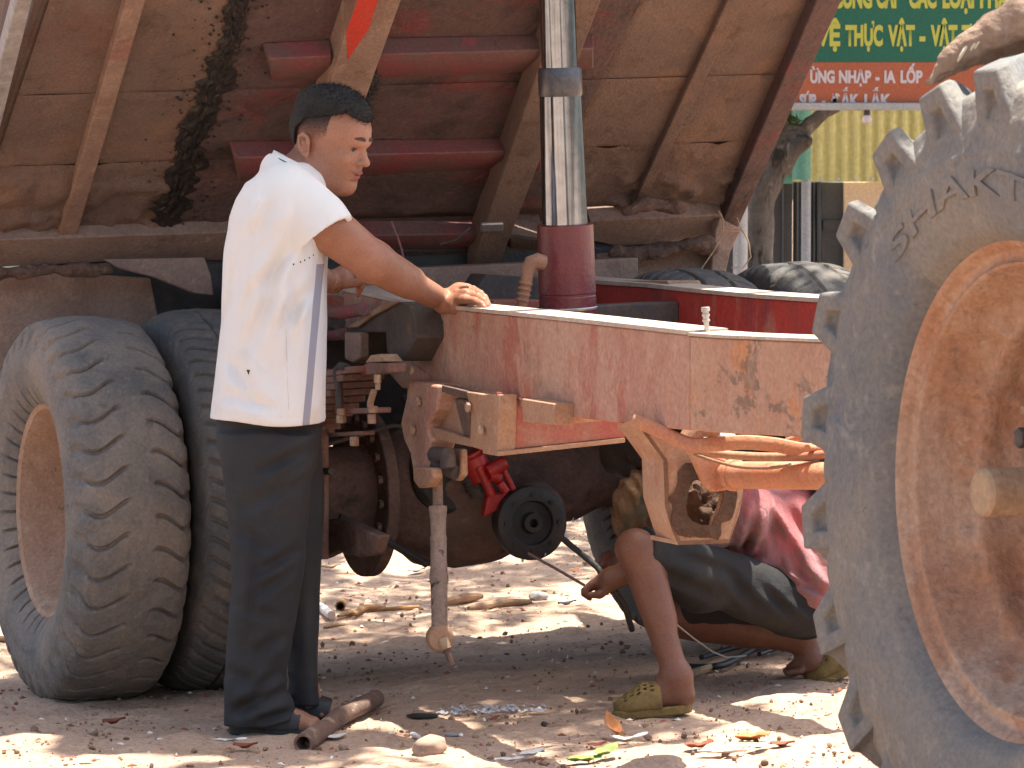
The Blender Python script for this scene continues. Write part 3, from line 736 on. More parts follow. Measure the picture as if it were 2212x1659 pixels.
# near rail from measured outline
def pz(u, v, l): p = atL(u, v, l); t, _ = tl(p); return t, p[2] - ROLL * l
ts, zt, zb = [], [], []
for (u, vt, vb) in [(742, 628, 700), (868, 656, 838), (1000, 671, 858), (1100, 681, 876), (1250, 697, 903), (1400, 714, 922), (1490, 724, 930)]:
    t, z = pz(u, vt, LR); t2, z2 = pz(u, vb, LR); ts.append(t); zt.append(z); zb.append(z2)
rail(LR, LR + .085, ts, zt, zb, 'chassis_rail', 'rail_paint')
ts2, zt2, zb2 = [], [], []
for (u, vt, vb) in [(1490, 726, 930), (1560, 731, 936), (1800, 741, 948), (1900, 745, 953), (2060, 750, 968)]:
    t, z = pz(u, vt, LR); t2, z2 = pz(u, vb, LR); ts2.append(t); zt2.append(z); zb2.append(z2)
ts2[0] = ts[-1] + .0005
o = rail(LR + .002, LR + .083, ts2, zt2, zb2, 'chassis_rail', 'rail_front_paint')
# top flange, a thin plate proud of the web
mb = MB()
for k in range(len(ts) - 1):
    mb.hexa([V(ts[k], LR - .006, zt[k] + .001), V(ts[k + 1], LR - .006, zt[k + 1] + .001), V(ts[k + 1], LR + .098, zt[k + 1] + .001), V(ts[k], LR + .098, zt[k] + .001)],
            [V(ts[k], LR - .006, zt[k] + .011), V(ts[k + 1], LR - .006, zt[k + 1] + .011), V(ts[k + 1], LR + .098, zt[k + 1] + .011), V(ts[k], LR + .098, zt[k] + .011)])
mb.build('top_flange', 'sunlit_flange_dust', truck)
mb = MB()
for k in range(len(ts2) - 1):
    mb.hexa([V(ts2[k], LR - .004, zt2[k] + .001), V(ts2[k + 1], LR - .004, zt2[k + 1] + .001), V(ts2[k + 1], LR + .095, zt2[k + 1] + .001), V(ts2[k], LR + .095, zt2[k] + .001)],
            [V(ts2[k], LR - .004, zt2[k] + .008), V(ts2[k + 1], LR - .004, zt2[k + 1] + .008), V(ts2[k + 1], LR + .095, zt2[k + 1] + .008), V(ts2[k], LR + .095, zt2[k] + .008)])
mb.build('top_flange', 'sunlit_flange_dust', truck)
# mud blobs along the flange of the front length
# far rail
LF = LR + .74
fr = []
for (u, vt) in [(1180, 604), (1290, 614), (1400, 621), (1500, 632), (1640, 645), (1780, 654), (1900, 664)]:
    fr.append(pz(u, vt, LF))
rail(LF, LF + .08, [a for a, _ in fr], [b for _, b in fr], [b - .23 for _, b in fr], 'chassis_rail', 'clean_red')
mb = MB()
for k in range(len(fr) - 1):
    (a, za), (b, zb_) = fr[k], fr[k + 1]
    mb.hexa([V(a, LF - .008, za + .001), V(b, LF - .008, zb_ + .001), V(b, LF + .09, zb_ + .001), V(a, LF + .09, za + .001)],
            [V(a, LF - .008, za + .012), V(b, LF - .008, zb_ + .012), V(b, LF + .09, zb_ + .012), V(a, LF + .09, za + .012)])
mb.build('top_flange', 'sunlit_flange_dust', truck)
# cross member from the near plate towards the far rail (red web, bright lower lip)
LP = LR - .06
def P5(x, y): return (632.8 + x * .37564, 545.2 + y * .37564)
def P6(x, y): return (1265.7 + x * .37564, 545.2 + y * .37564)
def P7(x, y): return (1294.9 + x * .42271, 876.3 + y * .42271)      # zoom at 1330,900
def P8(x, y): return ((680 + x / 3.95) / 1.0271, (640 + y / 3.95) / 1.0271)
def P9(x, y): return ((700 + x / 3.0722) / 1.0271, (960 + y / 3.0722) / 1.0271)
def P10(x, y): return ((1380 + x / 4.424) / 1.0271, (900 + y / 4.424) / 1.0271)
def plate(pts, l, th, m, name, bev=.003, parent=None):
    """flat plate in the plane lateral = l, outline in picture points, thickness th towards the far side"""
    ring = [atL(u, v, l) for u, v in pts]
    return MB().prism(ring, SA * th).build(name, m, parent or truck, bev=bev)
def tplate(pts, t, th, m, name, bev=.003, parent=None):
    ring = [atT(u, v, t) for u, v in pts]
    return MB().prism(ring, -ST * th).build(name, m, parent or truck, bev=bev)
pA = atL(1075, 975, LP); tA, _ = tl(pA); zA = pA[2] - ROLL * LP
tplate([(1074, 846), (1108, 852), (1108, 862), (1230, 880), (1392, 905), (1352, 938), (1350, 945), (1074, 974)], tA - .004, .012, 'dusty_red', 'cross_member')
l_end = tl(atT(1350, 945, tA))[1]
MB().hexa([V(tA - .10, LP, zA - .012), V(tA + .006, LP, zA - .012), V(tA + .006, l_end, zA + .002), V(tA - .10, l_end, zA + .002)],
          [V(tA - .10, LP, zA), V(tA + .006, LP, zA), V(tA + .006, l_end, zA + .014), V(tA - .10, l_end, zA + .014)]).build('cross_member_lip', 'bracket_tan', truck, bev=.002)
# near face of the bracket: post, recess panel, sloping strips
plate([P8(905, 640), P8(1000, 700), P8(1170, 835), P8(1420, 905), P8(1440, 1330), P8(1090, 1330), P8(930, 1330), P8(870, 1200), P8(880, 900)], LP + .056, .012, 'rail_paint', 'side_plate')
plate([P8(1400, 905), P8(1580, 930), (1078, 852), (1074, 976), P8(1580, 1430), P8(1430, 1385), P8(1440, 1100)], LP, .05, 'bracket_tan', 'bracket_post')
plate([P8(1175, 850), P8(1410, 905), P8(1440, 1320), P8(1060, 1205), P8(1140, 1060)], LP + .035, .02, 'bracket_tan', 'bracket_panel')
plate([P8(1165, 840), P8(1410, 900), P8(1412, 968), P8(1300, 945), P8(1170, 900)], LP + .005, .03, 'axle_mud', 'bracket_strip')
plate([P8(1290, 960), P8(1412, 972), P8(1430, 1315), P8(1370, 1290), P8(1330, 1130)], LP + .020, .014, 'axle_mud', 'dried_mud', bev=.006)
plate([P8(1055, 1200), P8(1430, 1320), P8(1440, 1390), P8(1380, 1375), P8(1080, 1320), P8(1060, 1270)], LP + .01, .04, 'bracket_tan', 'bracket_strip')
# spring hanger casting under the rail
plate([P8(905, 800), P8(1160, 850), P8(1140, 1060), P8(1050, 1200), P8(1090, 1330), P8(1060, 1420), P8(1070, 1590), P8(930, 1600), P8(905, 1450), P8(850, 1330), P8(820, 1180), P8(850, 1050)], LP - .005, .075, 'rail_paint', 'spring_hanger', bev=.008)
# the dark cast gusset at the end of the rail, with a square opening
G = [P8(340, 350), P8(500, 245), P8(800, 118), P8(905, 150), P8(950, 300), P8(960, 430), P8(890, 560), P8(850, 640), P8(730, 600), P8(700, 560), P8(690, 385), P8(475, 385), P8(470, 600), P8(400, 655), P8(335, 625)]
plate(G, LP - .02, .09, 'dark_iron', 'rail_gusset', bev=.006)
plate([P8(340, 345), P8(500, 240), P8(700, 110), P8(800, 115), P8(560, 250), P8(440, 340)], LP - .035, .012, 'beam_dust', 'gusset_rib', bev=.003)
plate([P8(330, 380), P8(465, 385), P8(465, 610), P8(400, 655), P8(330, 620)], LP - .045, .03, 'beam_dust', 'gusset_foot', bev=.006)
def weld(pts, l, r=.004):
    P = [atL(u, v, l) for u, v in pts]; path = []
    for i in range(len(P) - 1):
        n = max(3, int(np.linalg.norm(P[i + 1] - P[i]) / .006))
        for j in range(n): path.append(P[i] + (P[i + 1] - P[i]) * j / n)
    rs = [r * (1 + .35 * math.sin(k * 2.1) + .2 * math.sin(k * 5.3)) for k in range(len(path))]
    MB().tube(path, rs, 6).build('weld_bead', 'rail_paint', truck)
weld([P8(905, 800), P8(1165, 845), (1078, 851), (1127, 861), (1196, 872)], LR - .003)
for (u, v) in [(890, 800), (905, 868), (893, 930), (1012, 880), (1040, 930)]:
    a_ = atL(u, v, LP - .010); MB().lathe([(0, .013), (.008, .013), (.010, .009)], a_ + SA * .002, -SA, 6).build('bracket_bolt', 'bolt_dust', truck, bev=.001)
# tan block and wedge hung under the rail
t0, z0 = pz(1127, 862, LP)
tb, zb3 = pz(1195, 918, LP + .01)
plate([(1127, 861), (1196, 872), (1196, 918), (1129, 912)], LP + .005, .055, 'bracket_tan', 'spacer_block')
tplate([(1197, 876), (1372, 902), (1360, 905), (1197, 918)], tl(atL(1196, 900, LP + .06))[0], .012, 'pipe_orange', 'wedge_plate')
# inboard crossmembers, seen dark
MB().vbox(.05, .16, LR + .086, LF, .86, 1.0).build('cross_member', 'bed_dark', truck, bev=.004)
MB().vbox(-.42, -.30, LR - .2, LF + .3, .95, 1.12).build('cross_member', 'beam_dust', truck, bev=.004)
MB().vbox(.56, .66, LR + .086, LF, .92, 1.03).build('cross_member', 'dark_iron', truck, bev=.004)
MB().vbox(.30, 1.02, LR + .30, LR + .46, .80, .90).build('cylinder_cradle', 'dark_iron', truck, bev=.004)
# stub behind the man, dusty red, and a pink box behind his hand
ring = [atT(u, v, .35) for u, v in [(1064, 648), (1172, 648), (1172, 690), (1064, 690)]]
MB().prism(ring, -ST * .12).build('cylinder_mount', 'dusty_red', truck, bev=.004)
ring = [atT(u, v, .10) for u, v in [(1050, 592), (1175, 600), (1175, 650), (1010, 650)]]
MB().prism(ring, -ST * .12).build('cylinder_mount', 'dark_iron', truck, bev=.004)

# hexagonal bracket hanging off the rail ----------------------------------
HXT = tl(atL(1415, 1000, LR + .02))[0]
fx = [P10(110, 130), P10(300, 130), P10(640, 330), P10(760, 420), P10(1060, 500), P10(1190, 760), P10(1190, 880), P10(1150, 1060), P10(1050, 1350), P10(550, 1368), P10(480, 1200), P10(420, 980), P10(405, 540)]
hp = [P10(620, 620), P10(560, 720), P10(525, 860), P10(500, 1010), P10(520, 1130), P10(600, 1230), P10(760, 1290), P10(930, 1290), P10(960, 1180), P10(1040, 1080), P10(1090, 900), P10(1110, 800), P10(950, 800), P10(840, 660), P10(700, 600)]
def ring3(pts, t): return [atT(u, v, t) for u, v in pts]
# face with a hole: triangulate through bmesh fill
def holed(outer, inner, off, name, m, bev=0):
    bm = bmesh.new(); vs = []
    for ring in (outer, inner):
        r = [bm.verts.new(Vector(p)) for p in ring]; vs.append(r)
        for i in range(len(r)): bm.edges.new((r[i], r[(i + 1) % len(r)]))
    bmesh.ops.triangle_fill(bm, use_beauty=True, use_dissolve=False, edges=bm.edges)
    ex = bmesh.ops.extrude_face_region(bm, geom=bm.faces[:])
    bmesh.ops.translate(bm, vec=Vector(off), verts=[g for g in ex['geom'] if isinstance(g, bmesh.types.BMVert)])
    bmesh.ops.recalc_face_normals(bm, faces=bm.faces)
    bmesh.ops.translate(bm, vec=-Vector(C0), verts=bm.verts)
    me = bpy.data.meshes.new(name); bm.to_mesh(me); bm.free(); finish(me)
    return link(name, me, m, truck)
hcx, hcy = P10(810, 960)
hin = [(hcx + (u - hcx) * .62, hcy + (v - hcy) * .66) for u, v in hp]
holed(ring3(fx, HXT), ring3(hin, HXT), -ST * .02, 'hanger_box_face', 'bracket_tan')
sm = []
for i in range(len(hp)):
    for f in (0, .25, .5, .75):
        u = hp[i][0] * (1 - f) + hp[(i + 1) % len(hp)][0] * f; v = hp[i][1] * (1 - f) + hp[(i + 1) % len(hp)][1] * f
        k_ = 1.08 + .12 * float(noise3((i + f) * 1.7, 0, 3.0)); sm.append((hcx + (u - hcx) * k_, hcy + (v - hcy) * k_))
holed(ring3(sm, HXT + .0025), ring3([(hcx + (u - hcx) * .60, hcy + (v - hcy) * .64) for u, v in hp], HXT + .0025), ST * .003, 'grease_smear', 'grease_mud')
# side wall of the box (towards the left of the picture) and its floor
sw = [P10(110, 130), P10(405, 540), P10(420, 980), P10(480, 1200), P10(550, 1368)]
sb = [P10(-40, 200), P10(195, 520), P10(210, 900), P10(300, 1180), P10(360, 1330)]
mb = MB()
A = ring3(sw, HXT - .0); B = []
for (u, v), p in zip(sb, A):
    B.append(atT(u, v, HXT - .16))
for k in range(4):
    n_ = .012 * SA
    mb.hexa([A[k], A[k + 1], B[k + 1], B[k]], [A[k] + n_, A[k + 1] + n_, B[k + 1] + n_, B[k] + n_])
mb.build('hanger_box_side', 'bracket_tan', truck)
mb = MB(); bl = ring3([P10(550, 1368), P10(1050, 1350), P10(1190, 880)], HXT)
for k in range(2):
    a, b = bl[k], bl[k + 1]; off = -ST * .16
    up = np.array([0, 0, .01])
    mb.hexa([a, b, b + off, a + off], [a + up, b + up, b + off + up, a + off + up])
mb.build('hanger_box_floor', 'bracket_tan', truck)
# greasy packed mud inside
c = atT(*P10(800, 950), HXT - .13)
sdf_obj('grease_and_mud', [ell(c, (.060, .070, .080))] + [ell(atT(*P10(x, y), HXT - r1), (r2, .03, r2 * .8)) for x, y, r1, r2 in [(700, 1130, .07, .03), (800, 1060, .06, .022), (640, 930, .06, .03), (900, 900, .09, .04), (700, 820, .09, .03), (960, 1080, .07, .03), (760, 1200, .055, .035)]],
        c - .16, c + .16, .006, 'grease_mud', truck, k=.02, post=lambda P, d: d + .008 * fbm(P[:, 0] * 30, P[:, 1] * 30, P[:, 2] * 30, 3))
# gusset that carries the cross pipe, in front of the bracket
GT = HXT + .05
tplate([P10(670, 470), P10(760, 460), P10(990, 515), P10(1100, 560), P10(1180, 700), P10(1200, 800), P10(900, 850), P10(820, 800)], GT, .02, 'pipe_orange', 'pipe_gusset', bev=.004)
pa = atT(*P10(1000, 680), GT - .02); pb = atL(1830, 1032, LR + .04)
pbv = atT(*P10(2020, 690), GT + .42)
d_ = nrm(pbv - pa)
MB().tube([pa, pa + d_ * .06, pbv, pbv + d_ * .35], .032, 28).build('cross_pipe', 'pipe_orange', truck)
MB().tube([pa + d_ * .035, pa + d_ * .055], .038, 28).build('pipe_collar', 'pipe_orange', truck, bev=.004)
# flat brake lines / straps looped above the pipe
def strap(pts, r, m, name, flat=None, l=None, t0=None, t1=None):
    k = len(pts); path = []
    P = np.array(pts, float); s = np.linspace(0, k - 1, k * 6)
    cs = []
    for x in s:
        i = min(int(x), k - 2); f = x - i
        p0, p1, p2, p3 = P[max(i - 1, 0)], P[i], P[i + 1], P[min(i + 2, k - 1)]
        cs.append(.5 * ((2 * p1) + (-p0 + p2) * f + (2 * p0 - 5 * p1 + 4 * p2 - p3) * f * f + (-p0 + 3 * p1 - 3 * p2 + p3) * f ** 3))
    for j, q in enumerate(cs):
        t = t0 + (t1 - t0) * j / (len(cs) - 1)
        path.append(atT(q[0], q[1], t))
    return MB().tube(path, r, 12, flat=flat).build(name, m, truck)
strap([P10(130, 150), P10(330, 230), P10(540, 330), P10(700, 385), P10(900, 380), P10(1200, 360), P10(1500, 385), P10(1800, 440), P10(2050, 440)], .020, 'pipe_orange', 'bent_strap', (.85, .5), t0=HXT + .03, t1=GT + .40)
strap([P10(660, 440), P10(900, 470), P10(1200, 495), P10(1500, 505), P10(1750, 500), P10(2050, 475)], .010, 'bracket_tan', 'brake_pipe', t0=HXT + .07, t1=GT + .42)
strap([P10(700, 470), P10(900, 540), P10(1150, 600), P10(1450, 610), P10(1650, 580)], .004, 'hose', 'thin_pipe', t0=HXT + .09, t1=GT + .36)
strap([P10(1620, 350), P10(1800, 300), P10(1980, 320), P10(2030, 370), P10(1970, 415), P10(1820, 415)], .008, 'pipe_orange', 'bent_strap', t0=HXT + .2, t1=HXT + .44)
strap([P10(640, 330), P10(720, 240), P10(850, 215), P10(930, 260)], .022, 'hose', 'rubber_hose', t0=HXT - .02, t1=HXT - .02)
MB().tube([atT(*P10(790, 345), HXT - .05), atT(*P10(985, 232), HXT - .05)], .006, 8).build('steel_rod', 'silver', truck)
MB().tube([atT(*P10(910, 320), HXT - .02), atT(*P10(1100, 300), HXT - .02)], .011, 8).build('steel_rod', 'silver', truck)

# ------------------------------------------------------------ hydraulic ram
def axis_pt(v):     # axis of the ram by picture height
    u = np.interp(v, [0, 690], [1197, 1229]); t = np.interp(v, [-200, 690], [.735, .70]); return atT(u, v, t)
q0 = axis_pt(730); q1 = axis_pt(-200); axd = nrm(q1 - q0)
def along(v): return (axis_pt(v) - q0) @ axd
ram = bpy.data.objects.new('hydraulic_ram', None); COL.objects.link(ram); ram.parent = truck; ram.location = Vector(q0 - C0)
S_ = 8900 / q0[1]
rr = lambda px, v=350: px / 2 / (8900 / axis_pt(v)[1])
MB().lathe([(along(150), rr(78, 80)), (along(-200), rr(78, 80))], q0, axd, 64).build('upper_stage', 'chrome', ram)
MB().lathe([(along(208), rr(92, 170)), (along(203), rr(95, 170)), (along(150), rr(95, 170)), (along(146), rr(92, 170)), (along(146), rr(78, 170))], q0, axd, 64).build('seal_collar', 'collar_steel', ram)
MB().lathe([(along(489), rr(98, 350)), (along(207), rr(91, 250))], q0, axd, 64).build('middle_stage', 'chrome', ram)
MB().lathe([(along(730), rr(126, 620)), (along(640), rr(124, 620)), (along(638), rr(121, 620)), (along(634), rr(121, 620)), (along(632), rr(124, 620)), (along(486), rr(122, 560)), (along(484), rr(116, 560)), (along(484), rr(98, 560))], q0, axd, 64).build('outer_barrel', 'cylinder_maroon', ram)
MB().lathe([(along(668), rr(126, 620)), (along(664), rr(128, 620)), (along(662), rr(126, 620))], q0, axd, 64, cap=False).build('weld_ring', 'silver', ram)
# oil hose elbow at the side of the barrel
tH = .78
hp_ = [atT(u, v, tH) for u, v in [(1176, 568), (1160, 564), (1147, 568), (1141, 582), (1137, 610), (1131, 640), (1124, 680), (1120, 720)]]
MB().tube(hp_, [.020, .022, .021, .017, .015, .015, .014, .014], 16).build('oil_hose', 'hose', ram)
for k, (u, v) in enumerate([(1136, 612), (1133, 624), (1131, 636), (1128, 648)]):
    a = atT(u, v, tH); MB().lathe([(-.004, .015), (-.003, .0185), (.003, .0185), (.004, .015)], a, nrm(hp_[4] - hp_[5]), 16).build('hose_crimp', 'hose', ram)

# ------------------------------------------------------------ tipped bed
PHI = math.radians(37.2)
BP = np.array([-.46, 0, 1.272])     # hinge line (t, -, z)
cF, sF = math.cos(PHI), math.sin(PHI)
def B(c, l, o=0.0):
    return V(BP[0] + cF * c + sF * o, l, BP[2] + sF * c - cF * o)
_e1 = ST * cF + np.array([0, 0, sF]); _no = ST * sF - np.array([0, 0, cF])
def bed(u, v, o=0.0):
    """picture point -> (c, l) on the underside plane, o proud of it"""
    a = B(0, 0, o); b = B(1, 0, o); c = B(0, 1, o)
    n = np.cross(b - a, c - a); d = ray(u, v); k = ((a - CAM) @ n) / (d @ n); p = CAM + d * k
    M = np.stack([b - a, c - a], 1); x, *_ = np.linalg.lstsq(M, p - a, rcond=None); return x
CE = 1.60                      # bed length
bedE = bpy.data.objects.new('tipper_bed', None); COL.objects.link(bedE); bedE.parent = truck; bedE.location = Vector(B(0, 0) - C0)
lL = bed(108, 0)[1] ; lR = bed(1812, 0)[1]
lL = min(lL, bed(-55, 515)[1] + .0) if False else lL
def floor_patch(l0, l1, c0, c1, m, amp, name='floor_panel', seed=0.0, o=0.0):
    nc, nl = int((c1 - c0) / .012), int((l1 - l0) / .012)
    cc, ll = np.meshgrid(np.linspace(c0, c1, nc), np.linspace(l0, l1, nl), indexing='ij')
    mudm = sst(.50, .05, cc) * amp
    h = .0015 * fbm(cc * 6, ll * 6, seed, 2) + mudm * (.020 * np.maximum(0, fbm(cc * 16, ll * 16, seed + 3, 4)) + .034 * np.maximum(0, fbm(cc * 5, ll * 5, seed + 8, 3) - .25))
    e = np.minimum(np.minimum(cc - c0, c1 - cc), np.minimum(ll - l0, l1 - ll)); h = h - .004 * np.exp(-(e / .006) ** 2)
    a = B(0, 0); ex = B(1, 0) - a; ey = B(0, 1) - a
    P = a + cc[..., None] * ex + ll[..., None] * ey + (h + o)[..., None] * _no
    return grid_mesh(P, name, [m], bedE, angle=70)
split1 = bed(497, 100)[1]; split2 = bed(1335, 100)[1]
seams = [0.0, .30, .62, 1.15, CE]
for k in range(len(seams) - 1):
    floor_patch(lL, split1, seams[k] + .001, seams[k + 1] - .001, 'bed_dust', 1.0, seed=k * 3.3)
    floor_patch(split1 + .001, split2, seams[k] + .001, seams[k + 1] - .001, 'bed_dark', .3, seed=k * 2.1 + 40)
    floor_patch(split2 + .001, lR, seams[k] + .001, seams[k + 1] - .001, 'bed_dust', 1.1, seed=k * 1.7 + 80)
# a solid sheet above the panels keeps the sun out, and the bed walls beyond it
def bbox(c0, c1, l0, l1, o0, o1, name, m, bev=.003):
    return MB().hexa([B(c0, l0, o0), B(c1, l0, o0), B(c1, l1, o0), B(c0, l1, o0)], [B(c0, l0, o1), B(c1, l0, o1), B(c1, l1, o1), B(c0, l1, o1)]).build(name, m, bedE, bev=bev)
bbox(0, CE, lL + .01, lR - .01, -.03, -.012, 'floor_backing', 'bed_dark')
bbox(-.15, -.001, lL + .02, lR - .02, -.05, -.03, 'added_shade_lip', 'bed_dark')  # lip added past the hinge to stop the sun and hide the gap
bbox(0, CE, lL - .012, lL + .012, -.62, -.016, 'side_wall', 'bed_dust')
bbox(0, CE, lR - .012, lR + .012, -.62, -.016, 'side_wall', 'bed_dust')
bbox(CE - .02, CE, lL + .02, lR - .02, -.62, -.035, 'front_wall', 'bed_dust')
# longitudinal members given by picture corners on a plane o proud of the sheet
def bquad(pts, o, name, m, base=-.004, bev=.004):
    ring = [B(*bed(u, v, o), o) for u, v in pts]
    low = [B(*bed(u, v, o), base) for u, v in pts]
    return MB().hexa(ring, low).build(name, m, bedE, bev=bev)
bquad([(124, 522), (163, 524), (332, -60), (290, -60)], .030, 'floor_rib', 'beam_dust')
bquad([(1352, 476), (1372, 476), (1640, -60), (1600, -60)], .022, 'floor_rib', 'bed_dust')
bquad([(1560, 478), (1592, 498), (1846, -60), (1790, -60)], .045, 'edge_beam', 'bed_dark')
# main sills: first left of the ram, second passing behind it
bquad([(590, 556), (668, 556), (888, -60), (790, -60)], .085, 'bed_sill', 'beam_dust')
bquad([(1003, 612), (1064, 612), (1322, -60), (1236, -60)], .085, 'bed_sill', 'bed_dust')
# the freshly painted patch where the mud has been wiped off
bquad([(751, 130), (798, 60), (833, -60), (795, -60), (748, 70)], .0865, 'wiped_paint_patch', 'bright_red_paint', base=.084, bev=0)
# channel cross members: trapezoid ends
def channel(ul, vt, vb, ur, vtr, vbr, name='cross_channel', m='bed_red', o=.06):
    vm = vt + (vb - vt) * .56; vmr = vtr + (vbr - vtr) * .56
    top = [B(*bed(ul, vt, .0), .0), B(*bed(ur, vtr, .0), .0)]
    mid1 = [B(*bed(ul + 16, vt + (vb - vt) * .42, o), o), B(*bed(ur, vtr + (vbr - vtr) * .42, o), o)]
    mid2 = [B(*bed(ul + 22, vm + 6, o), o), B(*bed(ur, vmr + 6, o), o)]
    bot = [B(*bed(ul + 22, vb, .0), .0), B(*bed(ur, vbr, .0), .0)]
    L_ = [top[0], mid1[0], mid2[0], bot[0]]; R_2 = [top[1], mid1[1], mid2[1], bot[1]]
    return MB().hexa(L_, R_2).build(name, m, bedE, bev=.004)
channel(566, 92, 176, 716, 84, 172)
channel(790, 82, 170, 1282, 72, 150)
channel(494, 304, 392, 1112, 298, 366)
channel(1096, 318, 374, 1170, 314, 370)
channel(560, 478, 560, 1040, 474, 548)
channel(1080, 470, 548, 1168, 478, 560, m='bed_dust')
bquad([(700, 545), (1010, 540), (1010, 560), (700, 566)], .04, 'cross_strip', 'dark_iron')
bquad([(1040, 486), (1088, 484), (1088, 500), (1038, 502)], .092, 'sill_clip', 'silver', base=.08)
# spilled tar on the left and beside the sill: thick, with a ragged rim of its own
def tar(pts, wid, o, name, seed):
    Pm = np.array(pts, float); n = 150; q = np.linspace(0, len(pts) - 1, n)
    cu = np.interp(q, range(len(pts)), Pm[:, 0]); cv = np.interp(q, range(len(pts)), Pm[:, 1]); w = np.interp(q, range(len(pts)), wid)
    k = 34; rows = []
    for i in range(n):
        s = np.linspace(-1, 1, k)
        ww = w[i] * (1 + .35 * noise3(np.full(k, i * .16), s * 0 + np.sign(s) * 5, seed) + .3 * noise3(np.full(k, i * .5), np.sign(s) * 9, seed))
        row = []
        for j in range(k):
            c, l = bed(cu[i] + s[j] * ww[j], cv[i], o)
            ed = (1 - abs(s[j]) ** 3)
            row.append(B(c, l, o + .008 * ed + .006 * ed * float(noise3(i * .4, s[j] * 6, seed))))
        rows.append(row)
    return grid_mesh(np.array(rows), name, ['tar'], bedE, angle=80)
tar([(522, -40), (505, 60), (478, 130), (448, 220), (418, 300), (396, 380), (372, 450), (362, 500)], [26, 22, 26, 34, 30, 36, 38, 22], .005, 'tar_streak', 2.0)
tar([(800, 148), (788, 200), (775, 260)], [22, 24, 10], .012, 'tar_streak', 6.0)
# crumbs of tar spattered round the streak
mb = MB(); rr_ = random.Random(5)
for _ in range(330):
    v = rr_.uniform(-20, 600); u = np.interp(v, [-40, 500], [522, 362]) + rr_.gauss(0, 42)
    c, l = bed(u, v, .004)
    if v > 500: o_ = .014
    else: o_ = .004
    s_ = rr_.uniform(.002, .006)
    p = B(c, l, o_); mb.lathe([(0, s_), (s_ * .8, s_ * .6)], p, _no, 5)
tag(mb.build('tar_spatter', 'tar', bedE), kind='stuff')
# rear beam of the bed with the hinge, lip, mud packed under it
def lipq(pts, o, base, name, m, bev=.004): return bquad(pts, o, name, m, base, bev)
lipq([(-60, 520), (540, 500), (540, 562), (230, 566), (-60, 580)], .040, -.03, 'rear_beam', 'lip_dust')
lipq([(540, 500), (1170, 484), (1170, 520), (540, 560)], .010, -.03, 'rear_beam', 'bed_dust')
lipq([(1275, 478), (1562, 464), (1560, 505), (1420, 528), (1330, 532), (1275, 520)], .040, -.03, 'rear_beam', 'lip_dust')
# angled skirt plate of the bed and mudguard
def tquad(pts, t, th, name, m, parent=None, bev=.004):
    return tplate(pts, t, th, m, name, bev, parent or truck)
tquad([(225, 560), (442, 556), (456, 595), (462, 638), (420, 634), (330, 598), (250, 578)], -.40, .02, 'skirt_plate', 'lip_dust', bedE)
tquad([(1290, 548), (1480, 535), (1575, 520), (1570, 585), (1540, 640), (1290, 640)], -.50, .03, 'skirt_plate', 'beam_dust', bedE)
tquad([(1555, 470), (1602, 495), (1578, 545), (1566, 600), (1535, 590), (1545, 500)], -.44, .05, 'hinge_lug', 'beam_dust', bedE)
tquad([(-60, 575), (325, 600), (345, 700), (352, 760), (300, 900), (-60, 960)], -.52, .02, 'mudguard', 'beam_dust')
tquad([(-60, 940), (20, 940), (10, 1165), (-60, 1168)], -.45, .02, 'mud_flap', 'dark_iron')
MB().vbox(-.58, -.56, .10, 2.10, .60, 1.50).build('dark_backing', 'greasy_black', truck, bev=.003)  # dark sheets added to cover the bright gaps behind the bed
MB().vbox(-.50, -.48, .62, 1.12, .30, .60).build('dark_backing', 'greasy_black', truck, bev=.003)
# packed mud under the rear beam: implicit lumps
def mud_run(path_px, t, r, name, sd, parent=None, flatz=.6):
    pts = [atT(u, v, t) for u, v in path_px]
    pr = [cap(pts[i], pts[i + 1], r, r) for i in range(len(pts) - 1)]
    A = np.array(pts); lo, hi = A.min(0) - r * 2.2, A.max(0) + r * 2.2
    return sdf_obj(name, pr, lo, hi, .008, 'mud', parent or bedE, k=.01, post=lambda P, d: d + .6 * r * fbm(P[:, 0] * 22, P[:, 1] * 22, P[:, 2] * 26 + sd, 3))
mud_run([(-40, 590), (60, 588), (150, 584), (228, 578)], -.40, .020, 'packed_mud', 1.0)
mud_run([(1325, 545), (1400, 545), (1470, 535), (1540, 528)], -.43, .022, 'packed_mud', 7.0)
mud_run([(1350, 455), (1400, 440), (1470, 452)], -.30, .020, 'packed_mud', 9.0)
# wires that hang at the right end
MB().tube([atT(u, v, -.38) for u, v in [(1552, 455), (1563, 475), (1560, 510), (1540, 545), (1512, 585)]], .0022, 6).build('hanging_wire', 'straw', bedE)
MB().tube([atT(u, v, -.36) for u, v in [(1592, 470), (1602, 500), (1560, 498), (1600, 490), (1616, 520), (1622, 555), (1606, 578), (1580, 578)]], .0022, 6).build('hanging_wire', 'straw', bedE)
MB().tube([atT(u, v, -.30) for u, v in [(1240, 520), (1300, 540), (1180, 522), (1110, 512)]], .003, 6).build('hanging_wire', 'cable_black', bedE)
MB().tube([atT(u, v, .2) for u, v in [(845, 478), (860, 515), (868, 540), (872, 560)]], .003, 6).build('hanging_wire', 'bed_red', bedE)
MB().tube([atT(u, v, -.1) for u, v in [(950, 528), (985, 518), (1015, 492)]], .003, 6).build('hanging_wire', 'dark_iron', bedE)
# rails beyond the left edge of the sheet: bed side posts
bquad([(-70, 560), (-20, 560), (98, -60), (40, -60)], -.10, 'side_post', 'bed_dark', base=-.18)
bquad([(-75, 420), (-40, 440), (85, -60), (52, -60)], .03, 'side_rail', 'stone_grey', base=-.02)
bquad([(-30, 360), (10, 330), (118, -60), (92, -60)], -.02, 'side_post', 'bed_dust', base=-.08)

